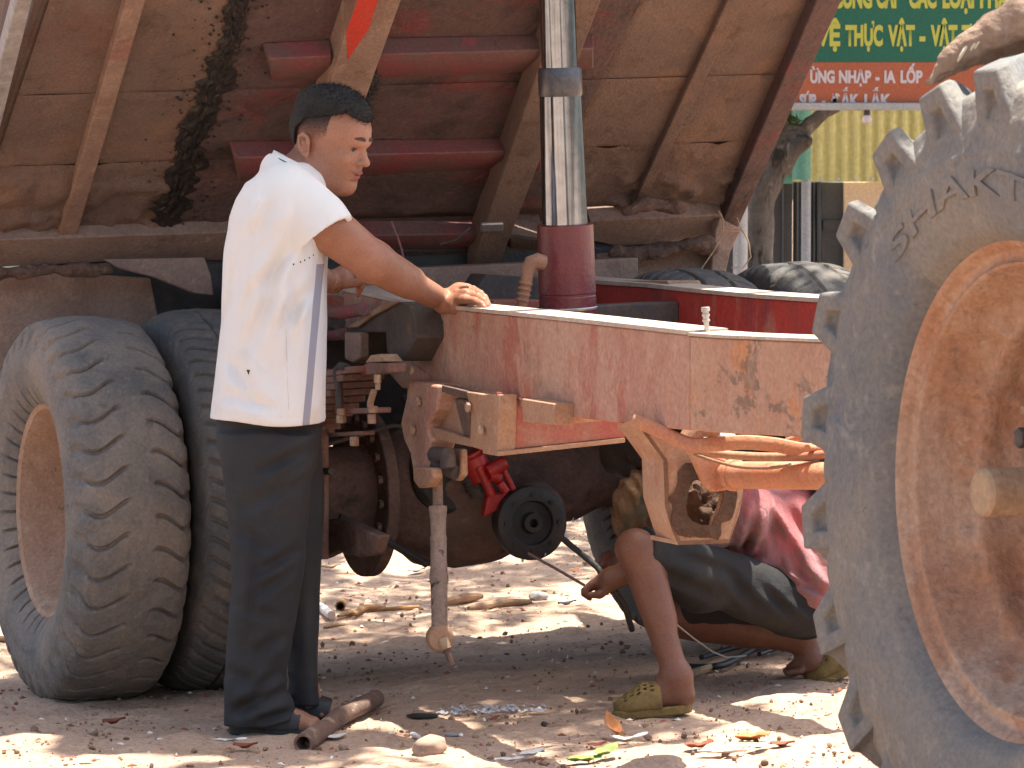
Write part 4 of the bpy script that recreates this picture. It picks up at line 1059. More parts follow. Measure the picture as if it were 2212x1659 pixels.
# ------------------------------------------------------------ rear axle
axl = bpy.data.objects.new('rear_axle', None); COL.objects.link(axl); axl.parent = truck
cd = V(.02, 1.22, .50); axl.location = Vector(V(0, 1.2, .5) - C0)
pr = [ell(cd, (.225, .20, .225)), cap(V(0, .42, .51), V(0, .80, .51), .085, .105), cap(V(0, .80, .51), V(0, 1.15, .50), .115, .20),
      cap(V(0, 2.2, .56), V(0, 1.65, .54), .085, .09), cap(V(0, 1.7, .54), V(0, 1.3, .50), .11, .18),
      cap(V(.1, 1.30, .47), V(.24, 1.33, .44), .13, .095)]
sdf_obj('axle_housing', pr, V(-.35, .3, .2) - .3, V(.4, 2.3, .9) + .3, .011, 'axle_mud', axl, k=.04, post=lambda P, d: d + .007 * fbm(P[:, 0] * 16, P[:, 1] * 16, P[:, 2] * 16, 3))
MB().lathe([(-.02, .19), (-.02, .235), (.015, .235), (.015, .19)], V(.0, .93, .50), SA, 48).build('housing_flange', 'axle_mud', axl, bev=.004)
# black hub and drive flange facing the camera
fc = atT(1150, 1130, .36)
MB().lathe([(-.12, .075), (-.03, .09), (-.03, .104), (.0, .104), (.004, .098), (.004, .062), (-.012, .060), (-.012, .03), (.012, .027), (.012, .012), (-.02, .012)], fc, ST, 48).build('drive_flange', 'greasy_black', axl, bev=.002)
for k in range(8):
    a = 2 * math.pi * k / 8
    MB().lathe([(0, .007), (.008, .007)], fc + .080 * (SA * math.cos(a) + np.array([0, 0, 1]) * math.sin(a)) + ST * .001, ST, 6).build('flange_bolt', 'greasy_black', axl)
MB().lathe([(-.10, .06), (-.10, .115), (.0, .12), (.02, .10), (.02, .05)], V(.18, 1.12, .555), ST, 36).build('brake_drum', 'greasy_black', axl, bev=.004)
tplate([P9(20, 860), P9(150, 800), P9(200, 800), P9(280, 852), P9(400, 830), P9(490, 760), P9(600, 790), P9(740, 915), P9(850, 912), P9(960, 925), P9(1100, 905), P9(1290, 830), P9(1500, 820), P9(1600, 740), P9(1500, 300), P9(600, 250), P9(20, 300)], -.02, .10, 'axle_mud', 'backing_plate', bev=.012, parent=axl)
for k in range(12):
    an = math.pi * (1.02 + k * .10); q_ = V(.0, .93, .50) - SA * .03 + .213 * (ST * math.cos(an) + np.array([0, 0, 1]) * -math.sin(an))
    MB().lathe([(0, .012), (.012, .012)], q_, -SA, 6).build('flange_bolt', 'axle_mud', axl)
# brake lines and hoses slung along the axle and the rail
MB().tube([V(.12, .70, .64), V(.16, .95, .70), V(.2, 1.2, .66), V(.22, 1.5, .72)], .006, 8).build('brake_line', 'dark_iron', axl)
MB().tube([V(.16, .98, .78), V(.20, 1.02, .70), V(.24, 1.05, .64), V(.25, 1.12, .60)], .010, 10).build('brake_hose', 'cable_black', axl)
MB().tube([V(.55, 1.25, .84), V(.50, 1.30, .74), V(.45, 1.42, .70), V(.46, 1.6, .74)], .009, 10).build('brake_hose', 'cable_black', axl)
# flat black bar slanting under the housing
MB().tube([atT(*P9(160, 575), .25), atT(*P9(420, 700), .25), atT(*P9(760, 900), .25)], .010, 8).build('tie_bar', 'greasy_black', axl)
# plates and links that hang left of the housing
plate([P9(10, 600), P9(160, 580), P9(420, 700), P9(380, 830), P9(280, 850), P9(150, 800), P9(20, 860)], LP - .06, .04, 'axle_mud', 'lower_bracket', bev=.006, parent=axl)
MB().tube([atL(*P9(50, -20), LP - .12), atL(*P9(50, 860), LP - .12)], .016, 12).build('u_bolt', 'spring_dust', axl)
MB().tube([atL(*P9(-10, 265), LP - .13), atL(*P9(110, 262), LP - .13)], .010, 8).build('pin', 'dark_iron', axl)
# dim gearbox / propshaft stump on the right, hanging behind the bracket
pg = [ell(V(.95, 1.60, .66), (.17, .17, .10)), cap(V(.5, 1.42, .62), V(1.15, 1.55, .67), .075, .08), ell(V(.75, 1.85, .60), (.14, .12, .13)), cap(V(.5, 1.36, .8), V(.55, 1.75, .83), .06, .06), cap(V(1.0, 1.8, .55), V(1.05, 1.82, .40), .06, .05)]
sdf_obj('gearbox', pg, V(.4, 1.1, .3) - .35, V(1.3, 2.0, 1.0) + .35, .012, 'greasy_black', truck, k=.03, post=lambda P, d: d + .006 * fbm(P[:, 0] * 18, P[:, 1] * 18, P[:, 2] * 18, 2))
MB().vbox(.25, .42, 1.05, 2.3, .80, .86).build('brake_beam', 'dark_iron', truck, bev=.006)
MB().vbox(.18, .24, 2.0, 2.1, .55, .85).build('u_bolt', 'dark_iron', truck, bev=.006)

# leaf spring: each leaf is a part -----------------------------------------
spr = bpy.data.objects.new('leaf_spring', None); COL.objects.link(spr); spr.parent = truck; spr.location = Vector(V(0, .72, .8) - C0)
def leafbar(k, n=11):
    L_ = .62 - k * .050; zt_ = .865 - k * .0185
    pts = []
    for x in np.linspace(-L_, L_, 13):
        pts.append((x, zt_ - .00 + .10 * (x * x) * (1 if x < .1 else .9)))
    A, Bq = [], []
    l0, l1 = .655, .775
    mb = MB(); r = [V(x, l0, z) for x, z in pts] + [V(x, l0, z - .0172) for x, z in pts][::-1]
    r2 = [V(x, l1, z) for x, z in pts] + [V(x, l1, z - .0172) for x, z in pts][::-1]
    vs = r + r2; n_ = len(pts); fs = []
    for i in range(n_ - 1):
        a, b = i, i + 1; c_, d__ = 2 * n_ - 1 - i - 1, 2 * n_ - 1 - i
        fs += [(a, b, c_, d__), (a + 2 * n_, d__ + 2 * n_, c_ + 2 * n_, b + 2 * n_), (a, a + 2 * n_, b + 2 * n_, b), (d__, c_, c_ + 2 * n_, d__ + 2 * n_)]
    fs += [(0, 2 * n_ - 1, 4 * n_ - 1, 2 * n_), (n_ - 1, 3 * n_ - 1, 3 * n_, n_)]
    mb.add(vs, fs)
    return mb.build('spring_leaf', 'spring_dust', spr, bev=.002)
for k in range(12): leafbar(k)
# clamp plates, bolts and nuts as the photo shows them
def nutpx(x0, x1, y0, y1, l, name='nut'):
    a = atL(*P8((x0 + x1) / 2, y0), l); b = atL(*P8((x0 + x1) / 2, y1), l)
    r = (x1 - x0) / 2 / 4.057 / (8900 / a[1]) * 1.05
    ax = nrm(a - b)
    MB().lathe([(0, r), (np.linalg.norm(a - b), r)], b, ax, 6).build(name, 'bolt_dust', spr, bev=.002)
for q in [(590, 655, 755, 830), (600, 650, 830, 890), (265, 350, 1050, 1110), (260, 345, 1110, 1180), (535, 610, 1100, 1185), (540, 625, 1030, 1090), (100, 180, 1300, 1420), (380, 460, 1300, 1380), (120, 165, 1215, 1290)]:
    nutpx(*q, LP - .12)
plate([P8(530, 650), P8(715, 655), P8(715, 735), P8(480, 765), P8(460, 700)], LP - .10, .05, 'spring_dust', 'clamp_plate', parent=spr)
plate([P8(560, 585), P8(640, 575), P8(700, 640), P8(510, 650)], LP - .10, .05, 'bolt_dust', 'clamp_plate', parent=spr)
plate([P8(250, 1060), P8(620, 1040), P8(620, 1090), P8(250, 1105)], LP - .11, .04, 'spring_dust', 'clamp_plate', parent=spr)
plate([P8(90, 1270), P8(480, 1250), P8(480, 1285), P8(90, 1305)], LP - .11, .04, 'spring_dust', 'clamp_plate', parent=spr)
MB().tube([atL(*P8(x, y), LP - .14) for x, y in [(350, 690), (300, 680), (265, 710), (270, 800), (285, 900), (290, 1050)]], .011, 12).build('u_bolt', 'dark_iron', spr)
MB().tube([atL(*P8(x, y), LP - .13) for x, y in [(590, 900), (560, 1000), (560, 1040)]], .009, 10).build('u_bolt', 'bolt_dust', spr)
# red brake pipes and chamber above the spring
MB().tube([atL(*P8(x, y), LP - .05) for x, y in [(150, 190), (250, 215), (350, 210), (500, 180)]], .018, 12).build('brake_chamber', 'bed_red', spr)
MB().tube([atL(*P8(x, y), LP - .03) for x, y in [(150, 300), (280, 300)]], .022, 12).build('spring_pin', 'dark_iron', spr)
MB().tube([atL(*P8(x, y), LP - .03) for x, y in [(150, 410), (330, 400)]], .016, 12).build('spring_pin', 'bed_red', spr)
plate([P8(100, 80), P8(200, 60), P8(500, 180), P8(330, 350), P8(120, 350)], LR + .05, .03, 'dusty_red', 'inner_plate')

# hanging torque rod ---------------------------------------------------------
rod = bpy.data.objects.new('torque_rod', None); COL.objects.link(rod); rod.parent = truck
LT = LP + .03
top = atL(*P9(830, 170), LT); rod.location = Vector(top - C0)
bot = atL(950, 1378, LT - .02); dd = nrm(bot - top)
def rt(v): return (v - 1000) / (1378 - 1000) * np.linalg.norm(bot - top)
sc_ = 8900 / top[1]
pr_ = []
y2 = lambda y: rt((960 + y / 3.0722) / 1.0271)      # P9 rows -> distance
rpx = lambda w: w / 2 / 3.155 / sc_
seg = [(y2(270), rpx(78)), (y2(330), rpx(70))]
k = 0; yy = 330
while yy < 520:
    seg += [(y2(yy), rpx(66)), (y2(yy + 6), rpx(76)), (y2(yy + 10), rpx(66))]; yy += 12
seg += [(y2(524), rpx(80)), (y2(528), rpx(122)), (y2(545), rpx(126)), (y2(620), rpx(108)), (y2(720), rpx(104)), (y2(740), rpx(118)), (y2(760), rpx(110)), (y2(880), rpx(112)), (y2(960), rpx(120)), (y2(1000), rpx(132)), (y2(1040), rpx(126))]
mb = MB().lathe(seg, top, dd, 28)
mb.build('rod_tube', 'rod_mud', rod)
e0 = y2(1040)
seg = [(e0, rpx(118)), (e0 + .05, rpx(112)), (e0 + .13, rpx(110)), (e0 + .135, rpx(136)), (e0 + .158, rpx(132)), (e0 + .16, rpx(80))]
yv = e0 + .16
while yv < rt(1350): seg += [(yv, rpx(70)), (yv + .003, rpx(80)), (yv + .006, rpx(70))]; yv += .008
seg += [(rt(1352), rpx(84)), (rt(1362), rpx(90))]
MB().lathe(seg, top, dd, 28).build('rod_sleeve', 'rod_mud', rod)
MB().lathe([(-.026, .022), (-.026, .030), (-.016, .036), (.016, .036), (.026, .030), (.026, .022)], bot, nrm(-SA * .3 + ST), 30).build('ball_joint', 'bracket_tan', rod, bev=.003)
b0 = bot + ST * .02; b1 = atT(978, 1438, tl(b0)[0] + .03)
MB().tube([b0, b0 + (b1 - b0) * .4], .015, 12).build('joint_nut', 'bolt_dust', rod)
MB().tube([b0 + (b1 - b0) * .4, b1], .009, 10).build('joint_stud', 'rust_pipe', rod)
# clevis at the top
for l_, x in ((LT - .035, 0), (LT + .03, 0)):
    pass
plate([P9(660, 230), P9(790, 240), P9(800, 300), P9(760, 370), P9(700, 378), P9(665, 330)], LT - .06, .03, 'bracket_tan', 'clevis_lug', bev=.006, parent=rod)
plate([P9(900, 110), P9(990, 110), P9(995, 290), P9(960, 330), P9(925, 320), P9(920, 250)], LT + .02, .02, 'bracket_tan', 'clevis_lug', bev=.006, parent=rod)
MB().tube([atL(*P9(810, 210), LT - .03), atL(*P9(960, 275), LT + .01)], .020, 16).build('clevis_pin', 'dark_iron', rod)
MB().tube([atL(*P9(810, 150), LT - .03), atL(*P9(900, 150), LT - .02), atL(*P9(905, 240), LT - .02)], .022, 16).build('rod_eye', 'dark_iron', rod)

# small upright threaded nipple on the near rail
nb = atT(1528, 728, tl(atL(1528, 728, LR + .04))[0])
MB().lathe([(0, .006), (.035, .006), (.036, .009), (.040, .009), (.041, .007), (.047, .007), (.048, .009), (.053, .009), (.054, .007), (.058, .007), (.059, .010), (.068, .010), (.069, .008)], nb, nrm(np.array([-.07, 0, 1])), 14).build('grease_nipple', 'silver', truck)
# offcut of wood on the far rail: its own thing
ring = [atL(u, v, LF + .02) for u, v in [(1340, 606), (1440, 606), (1448, 622), (1342, 618)]]
o = MB().prism(ring, SA * .10).build('wood_offcut', 'wood', None, bev=.002)
tag(o, 'short plank offcut lying on top of the far red chassis rail', 'plank')
# ------------------------------------------------------------ standing man
MY = 10.52
def M(u, v, dy=0.0): return at(u, v, MY + dy)
foot0 = M(590, 1578, -.05)
man = thing('person', 'man in white polo shirt and black trousers standing with a hand on the rail', 'person', (foot0[0], foot0[1], gz(foot0[0], foot0[1])))
MS = F / MY                    # picture units per metre at the man
# head frame
HO = M(712, 318, .02)
yaw, pit = math.radians(61), math.radians(13)
Hf = np.array([math.sin(yaw) * math.cos(pit), -math.cos(yaw) * math.cos(pit), -math.sin(pit)])
Hs = np.array([-math.cos(yaw), -math.sin(yaw), 0.0])          # towards the camera side
Hu = np.cross(Hs, Hf); Hu = Hu if Hu[2] > 0 else -Hu
HR = np.stack([Hf, Hs, Hu], 1)
def H(f, s, u): return HO + Hf * f + Hs * s + Hu * u
def RH(pitch=0, yawd=0, roll=0):
    return HR @ np.array(Matrix.Rotation(pitch, 3, 'Y')) @ np.array(Matrix.Rotation(yawd, 3, 'Z')) @ np.array(Matrix.Rotation(roll, 3, 'X'))
head = [ (ell(H(-.006, 0, .048), (.102, .077, .088), HR), .01),
         (ell(H(.030, 0, .050), (.072, .066, .070), HR), .02),              # forehead
         (ell(H(.024, 0, -.020), (.072, .066, .072), HR), .03),             # mid face
         (ell(H(.030, 0, -.062), (.056, .050, .048), HR), .03),             # lower face
         (ell(H(.070, 0, -.090), (.022, .022, .018), HR), .025),            # chin
         (cap(H(-.01, .052, -.045), H(.058, .020, -.088), .018, .014), .03),
         (cap(H(-.01, -.052, -.045), H(.058, -.020, -.088), .018, .014), .03),
         (ell(H(.062, .040, -.014), (.026, .022, .018), HR), .02),          # cheekbones
         (ell(H(.062, -.040, -.014), (.026, .022, .018), HR), .02),
         (cap(H(.088, .030, .034), H(.097, .008, .030), .009, .008), .014),  # brow ridge
         (cap(H(.088, -.030, .034), H(.097, -.008, .030), .009, .008), .014),
         (cap(H(.092, 0, .022), H(.112, 0, -.014), .0075, .0105), .010),     # nose bridge
         (ell(H(.113, 0, -.016), (.011, .0115, .010), HR), .007),           # tip
         (ell(H(.100, .013, -.020), (.011, .0075, .008), HR), .006),
         (ell(H(.100, -.013, -.020), (.011, .0075, .008), HR), .006),
         (ell(H(.090, 0, -.044), (.014, .022, .008), HR), .008),            # lips
         (ell(H(.086, 0, -.058), (.013, .019, .0075), HR), .008),
         (ell(H(.074, 0, -.036), (.018, .026, .014), HR), .012) ]
# eyes: lids wrapped over the ball
EYE = [H(.076, .031, .014), H(.076, -.031, .014)]
for s_, e in ((1, EYE[0]), (-1, EYE[1])):
    head.append((ell(e + Hu * .0088 + Hf * .0018, (.0155, .0180, .0068), HR), .004))
    head.append((ell(e - Hu * .0080 + Hf * .0006, (.0145, .0175, .0062), HR), .004))
# near ear
EC = H(-.020, .076, -.003)
ex_ = nrm(Hf * .95 + Hs * .30); eu_ = nrm(Hu + Hf * -.14); en_ = np.cross(ex_, eu_); en_ = en_ if en_ @ Hs > 0 else -en_
ER = np.stack([ex_, en_, np.cross(ex_, en_)], 1)
def E(x, z, n=0.0): return EC + ex_ * x + eu_ * z + en_ * n
ear_pts = [E(.010, .010, .006), E(.008, .024, .009), E(-.004, .030, .013), E(-.015, .022, .015), E(-.017, .006, .014), E(-.012, -.010, .011), E(-.003, -.021, .008), E(.006, -.024, .006), E(.010, -.016, .004)]
for a, b in zip(ear_pts[:-1], ear_pts[1:]): head.append((cap(a, b, .0044, .0044), .004))
head.append((ell(E(-.002, .002, .002), (.014, .005, .024), ER), .004))
head.append((cap(E(-.004, .014, .010), E(-.006, -.006, .010), .0028, .0028), .004))
head.append((ell(E(.003, -.022, .006), (.007, .004, .007), ER), .004))
head.append((ell(E(.010, -.004, .005), (.004, .004, .006), ER), .004))
# neck
neck = [(cap(H(-.035, 0, -.03), M(632, 408, .02), .055, .062), .03), (cap(H(.005, 0, -.05), M(660, 405, .0), .046, .055), .03)]
def carve(P, d):
    q = (P - HO) @ HR
    def e(c, r): 
        z = (q - np.array(c)) / np.array(r); return (np.linalg.norm(z, axis=1) - 1) * min(r)
    m = (np.abs(q) < .16).all(1)
    # eye sockets, nostrils, mouth line, philtrum, smile fold
    for s_ in (1, -1):
        d = np.where(m, d + .0052 * np.exp(-(((q[:, 0] - .092) / .03) ** 2 + ((q[:, 1] - s_ * .022) / .014) ** 2 + ((q[:, 2] - .014) / .009) ** 2)), d)
        d = np.where(m, d + .0045 * np.exp(-(((q[:, 0] - .100) / .008) ** 2 + ((q[:, 1] - s_ * .008) / .004) ** 2 + ((q[:, 2] + .028) / .003) ** 2)), d)
        fx = .055 + .35 * (q[:, 2] + .055)
        d = np.where(m, d + .0022 * np.exp(-(((q[:, 1] * s_ - (.032 - .30 * (q[:, 2] + .05))) / .0035) ** 2 + ((q[:, 2] + .040) / .018) ** 2)) * (q[:, 0] > .04), d)
    mz = -.0505 + .010 * (np.abs(q[:, 1]) / .027) ** 2
    d = np.where(m, d + .0042 * np.exp(-(((q[:, 2] - mz) / .0020) ** 2)) * sst(.029, .022, np.abs(q[:, 1])) * (q[:, 0] > .05), d)
    d = np.where(m, d + .003 * np.exp(-(((q[:, 2] + .071) / .006) ** 2 + (q[:, 1] / .02) ** 2)) * (q[:, 0] > .05), d)
    return d
# near arm (his right), resting on the rail
rail_top = lambda u, v: atL(u, v, LR + .03)
Wn = atL(962, 652, LR + .005)
Sh = M(640, 440, -.125); Elb = M(806, 566, -.02)
def lerp(a, b, t): return a + (b - a) * t
arm = [(cap(Sh, Elb, .060, .043), .02), (cap(lerp(Sh, Elb, .45), lerp(Sh, Elb, .9), .056, .046), .03),
       (cap(Elb, Wn, .043, .0275), .03), (cap(lerp(Elb, Wn, .05), lerp(Elb, Wn, .48), .047, .038), .03),
       (cap(lerp(Elb, Wn, .25) - np.array([0, 0, .010]), lerp(Elb, Wn, .8) - np.array([0, 0, .006]), .030, .022), .02),
       (cap(lerp(Elb, Wn, .4) + np.array([0, 0, .024]), lerp(Elb, Wn, .95) + np.array([0, 0, .014]), .007, .005), .012)]
# hand: palm on the rail flange, fingers bent
def Hn(u, v, dl): return atL(u, v, LR + dl)
pal = [(cap(Wn, Hn(992, 636, .035), .027, .029), .02), (cap(Hn(975, 655, .0), Hn(1008, 640, .02), .020, .021), .02), (cap(Hn(992, 632, .03), Hn(1010, 628, .05), .022, .018), .02),
       (cap(Hn(958, 660, -.005), Hn(985, 664, .0), .019, .018), .015)]
fing = []
for k, (a, b, c, e, r) in enumerate([
    ((1006, 648, .005), (1026, 650, .006), (1040, 657, .010), (1046, 664, .014), .0100),
    ((1012, 638, .024), (1032, 641, .026), (1045, 650, .030), (1051, 661, .034), .0108),
    ((1010, 630, .046), (1030, 632, .048), (1046, 643, .052), (1054, 658, .056), .0108),
    ((1003, 626, .066), (1022, 625, .070), (1038, 634, .074), (1048, 650, .078), .0100)]):
    p = [Hn(*q) for q in (a, b, c, e)]
    fing += [(cap(Hn(*a) - (p[1] - p[0]) * .6, p[0], r * 1.15, r * 1.12), .010), (cap(p[0], p[1], r * 1.12, r), .003), (cap(p[1], p[2], r, r * .93), .003), (cap(p[2], p[3], r * .93, r * .82), .003)]
    fing.append((ell(p[0] + np.array([0, 0, .004]), (r * 1.1, r * 1.1, r)), .005))
fing += [(cap(Hn(975, 645, .06), Hn(1000, 655, .085), .012, .011), .008), (cap(Hn(1000, 655, .085), Hn(1022, 662, .09), .011, .009), .004)]
# tendons on the back of the hand
for (a, b) in [((985, 640, .01), (1006, 640, .012)), ((985, 632, .03), (1010, 629, .032))]:
    pal.append((cap(Hn(*a) + np.array([0, 0, .012]), Hn(*b) + np.array([0, 0, .012]), .006, .005), .01))
# far arm and hand
Sh2 = M(650, 440, .17); Elb2 = M(640, 575, .27); Wn2 = at(716, 610, MY + .46)
arm2 = [(cap(Sh2, Elb2, .055, .042), .02), (cap(Elb2, Wn2, .042, .027), .02)]
def H2(u, v, d): return at(u, v, MY + .46 + d)
hand2 = [(cap(Wn2, H2(742, 598, .0), .027, .031), .015), (cap(H2(735, 600, .03), H2(758, 600, .03), .028, .024), .015),
         (cap(H2(748, 612, -.02), H2(770, 610, -.025), .015, .012), .008), (cap(H2(770, 610, -.025), H2(796, 602, -.03), .0115, .009), .004)]
for k, (du, dv, d) in enumerate([(0, 0, .0), (-3, 5, .025), (-6, 10, .05), (-9, 16, .07)]):
    a, b, c, e = H2(754 + du, 592 + dv, d), H2(776 + du, 594 + dv, d), H2(786 + du, 606 + dv, d), H2(782 + du, 620 + dv, d)
    hand2 += [(cap(a, b, .0115, .0105), .004), (cap(b, c, .0105, .0095), .003), (cap(c, e, .0095, .008), .003)]
# trunk and legs, hidden by the clothes but one body
trunk = [(cap(M(615, 470, .0), M(585, 860, .0), .085, .080, ((0, 1, 0), .62)), .03), (cap(M(625, 440, -.11), M(625, 440, .11), .05, .05), .04), (cap(M(640, 395, .02), M(620, 480, .0), .06, .09), .04)]
NF, FF = -.085, .10
ank = M(572, 1530, NF); ank2 = M(658, 1495, FF)
legs = [(cap(M(575, 900, NF), M(580, 1190, NF), .066, .050), .03), (cap(M(580, 1190, NF), ank, .046, .031), .02),
        (cap(M(610, 880, FF), M(645, 1180, FF), .070, .045), .03), (cap(M(645, 1180, FF), ank2, .042, .028), .02)]
def footp(hx, hv, tx, tv, dy, ankle):
    L = []
    heel = M(hx, hv, dy); toe = M(tx, tv, dy - .015)
    L += [(cap(ankle, heel, .034, .030), .02), (cap(heel, lerp(heel, toe, .55), .030, .027), .02), (cap(lerp(heel, toe, .5), lerp(heel, toe, .82), .027, .020, ((0, 1, 0), .75)), .02), (cap(ankle, lerp(heel, toe, .6), .030, .022), .03)]
    for k, (o, ln, r) in enumerate([(-.030, .90, .0085), (-.014, .95, .0085), (.002, 1.0, .009), (.016, 1.03, .0095), (.034, 1.04, .0125)]):
        a = lerp(heel, toe, .78) + np.array([0, o * .8, -.004]); b = lerp(heel, toe, ln) + np.array([0, o, -.008])
        L.append((cap(a, b, r * 1.1, r), .005)); 
    return L
feet = footp(556, 1556, 703, 1566, NF, ank) + footp(632, 1520, 704, 1536, FF, ank2)
body = head + neck + arm + pal + fing + arm2 + hand2 + trunk + legs + feet
allp = union(body, .02)
lo = M(440, 1610, -.3); hi = M(1100, 185, .7); lo, hi = np.minimum(lo, hi), np.maximum(lo, hi)
co, q = surface(allp, lo, hi, .0030, carve)
co = smooth_mesh(co, q, 1, .4)
bm_ = worldloc(man)
body_o = quad_obj(co - bm_, q, 'body', 'skin', man, None, 180)
# finer head skin is needed: refine shading with hair shell and face details
def hairline(f, s):
    return np.interp(f, [-.12, -.092, -.080, -.066, -.04, .0, .03, .050, .062, .078, .10], [-.062, -.056, -.030, .040, .066, .080, .088, .096, .106, .094, .080])
def hair_field():
    c = H(-.007, 0, .049)
    r = np.array([.104, .079, .091])
    f1 = ell(c, r + .004, HR)
    def f(P):
        q = (P - HO) @ HR
        th_ = .0155 * sst(.07, .125, q[:, 2]) + .006 * sst(-.03, -.09, q[:, 0])
        d = f1(P) - th_ - .0016 * fbm(q[:, 0] * 160, q[:, 1] * 160, q[:, 2] * 90, 2) * sst(.0, .01, th_ + .002)
        h = hairline(q[:, 0], q[:, 1]) + .004 * noise3(q[:, 0] * 300, q[:, 1] * 300, 0 * q[:, 0])
        cut = (h - q[:, 2]) * .75
        return np.maximum(d, cut)
    return f
hf_ = hair_field()
sdf_obj('hair', [hf_], HO - .17, HO + .19, .0026, 'hair', man, smooth=1)
hr = np.random.RandomState(4); nh = 9000
dv = hr.normal(size=(nh, 3)); dv /= np.linalg.norm(dv, axis=1)[:, None]
loc_ = dv * (np.array([.104, .079, .091]) + .006) + np.array([-.007, 0, .049])
hl_ = hairline(loc_[:, 0], loc_[:, 1]) - .004 + .010 * hr.uniform(-1, .6, nh)
loc_ = loc_[loc_[:, 2] > hl_]; dv2 = loc_ - np.array([-.007, 0, .049]); dv2 /= np.linalg.norm(dv2, axis=1)[:, None]; nh = len(loc_)
thk = .0155 * sst(.07, .125, loc_[:, 2]) - .003
root = loc_ + dv2 * thk[:, None]
dirn = dv2 * .7 + np.array([.55, 0, -.1]) + hr.normal(size=(nh, 3)) * .28; dirn /= np.linalg.norm(dirn, axis=1)[:, None]
ln = (.006 + .007 * sst(.05, .12, loc_[:, 2])) * hr.uniform(.6, 1.3, nh)
sd_ = np.cross(dirn, hr.normal(size=(nh, 3))); sd_ /= np.linalg.norm(sd_, axis=1)[:, None]
tri = np.stack([root - sd_ * .0007, root + sd_ * .0007, root + dirn * ln[:, None]], 1).reshape(-1, 3) @ HR.T + HO
tag(quad_obj(tri - worldloc(man), np.arange(3 * nh).reshape(nh, 3), 'hair_strands', 'hair', man, None, 180), kind='stuff')
# clipped sides: a film of stubble just proud of the skin, thinner and lighter than the crown
mat('hair_fade', (.060, .040, .034), (.03, .024, .022), 70, (), .7, bump=.4, bscale=300)
def fade_field():
    f1 = ell(H(-.006, 0, .048), np.array([.102, .077, .088]) + .0022, HR)
    def f(P):
        q = (P - HO) @ HR
        h = np.interp(q[:, 0], [-.1, -.07, -.05, -.02, .01, .028, .040, .050, .06], [-.07, -.05, -.03, .014, .010, .0, .040, .085, .12])
        h = h + .007 * noise3(q[:, 0] * 400, q[:, 1] * 400, q[:, 2] * 400)
        return np.maximum(f1(P), (h - q[:, 2]) * .7)
    return f
hfm = MATS['hair_fade']; nt = hfm.node_tree; N = nt.nodes; L = nt.links
tc = N.new('ShaderNodeTexCoord'); sp = N.new('ShaderNodeSeparateXYZ'); L.new(tc.outputs['Object'], sp.inputs[0])
mr = N.new('ShaderNodeMapRange'); zz0 = worldloc(man)[2]
mr.inputs[1].default_value = H(0, 0, .0)[2] - zz0; mr.inputs[2].default_value = H(0, 0, .080)[2] - zz0; mr.inputs[3].default_value = -.10; mr.inputs[4].default_value = .72; L.new(sp.outputs[2], mr.inputs[0])
vs_ = N.new('ShaderNodeVectorMath'); vs_.operation = 'SUBTRACT'; L.new(tc.outputs['Object'], vs_.inputs[0]); vs_.inputs[1].default_value = tuple(HO - worldloc(man))
vd_ = N.new('ShaderNodeVectorMath'); vd_.operation = 'DOT_PRODUCT'; L.new(vs_.outputs[0], vd_.inputs[0]); vd_.inputs[1].default_value = tuple(Hf)
fr_ = N.new('ShaderNodeMapRange'); fr_.inputs[1].default_value = .026; fr_.inputs[2].default_value = .052; fr_.inputs[3].default_value = 0.0; fr_.inputs[4].default_value = -.65; L.new(vd_.outputs['Value'], fr_.inputs[0])
nn_ = N.new('ShaderNodeTexNoise'); nn_.inputs['Scale'].default_value = 420; nn_.inputs['Detail'].default_value = 2; L.new(tc.outputs['Object'], nn_.inputs['Vector'])
ad0 = N.new('ShaderNodeMath'); ad0.operation = 'ADD'; L.new(mr.outputs[0], ad0.inputs[0]); L.new(fr_.outputs[0], ad0.inputs[1])
ad = N.new('ShaderNodeMath'); ad.operation = 'ADD'; L.new(ad0.outputs[0], ad.inputs[0]); L.new(nn_.outputs[0], ad.inputs[1])
m2 = N.new('ShaderNodeMapRange'); m2.inputs[1].default_value = .58; m2.inputs[2].default_value = 1.25; L.new(ad.outputs[0], m2.inputs[0]); L.new(m2.outputs[0], N['Principled BSDF'].inputs['Alpha'])
sdf_obj('clipped_hair', [fade_field()], HO - .15, HO + .17, .0028, 'hair_fade', man)
mb = MB()
for e in EYE:
    pass
for s_, e in ((1, EYE[0]), (-1, EYE[1])):
    o = sdf_obj('eye', [ell(e + Hf * .0035, (.0115, .0125, .0115), HR)], e - .02, e + .02, .002, 'eye_white', man, smooth=2)
    pr = nrm(Hf + Hs * .0 + Hu * -.02)
    sdf_obj('iris', [ell(e + pr * .0115, (.0050, .0070, .0060), HR)], e - .02, e + .02, .0013, 'brow', o, smooth=1)
    # lash line, brow
    pts = [e + Hf * (.0172 - .0030 * abs(x) / .014 - (.010 if x * s_ > .012 else 0) * 0) + Hs * x * 1.0 + Hu * (.0022 - 16 * x * x) for x in np.linspace(-.0135, .0135, 7)]
    MB().tube(pts, [.0008, .0016, .0020, .0022, .0020, .0016, .0008], 6).build('eyelash', 'brow', man)
    pts = [H(f_, s_ * x, .0385 + .006 * math.sin(x * 60)) for x, f_ in ((.009, .1060), (.016, .1060), (.024, .1045), (.032, .1000), (.041, .0925))]
    MB().tube(pts, [.0030, .0044, .0044, .0036, .0016], 8, flat=(1.1, .5)).build('eyebrow', 'brow', man)
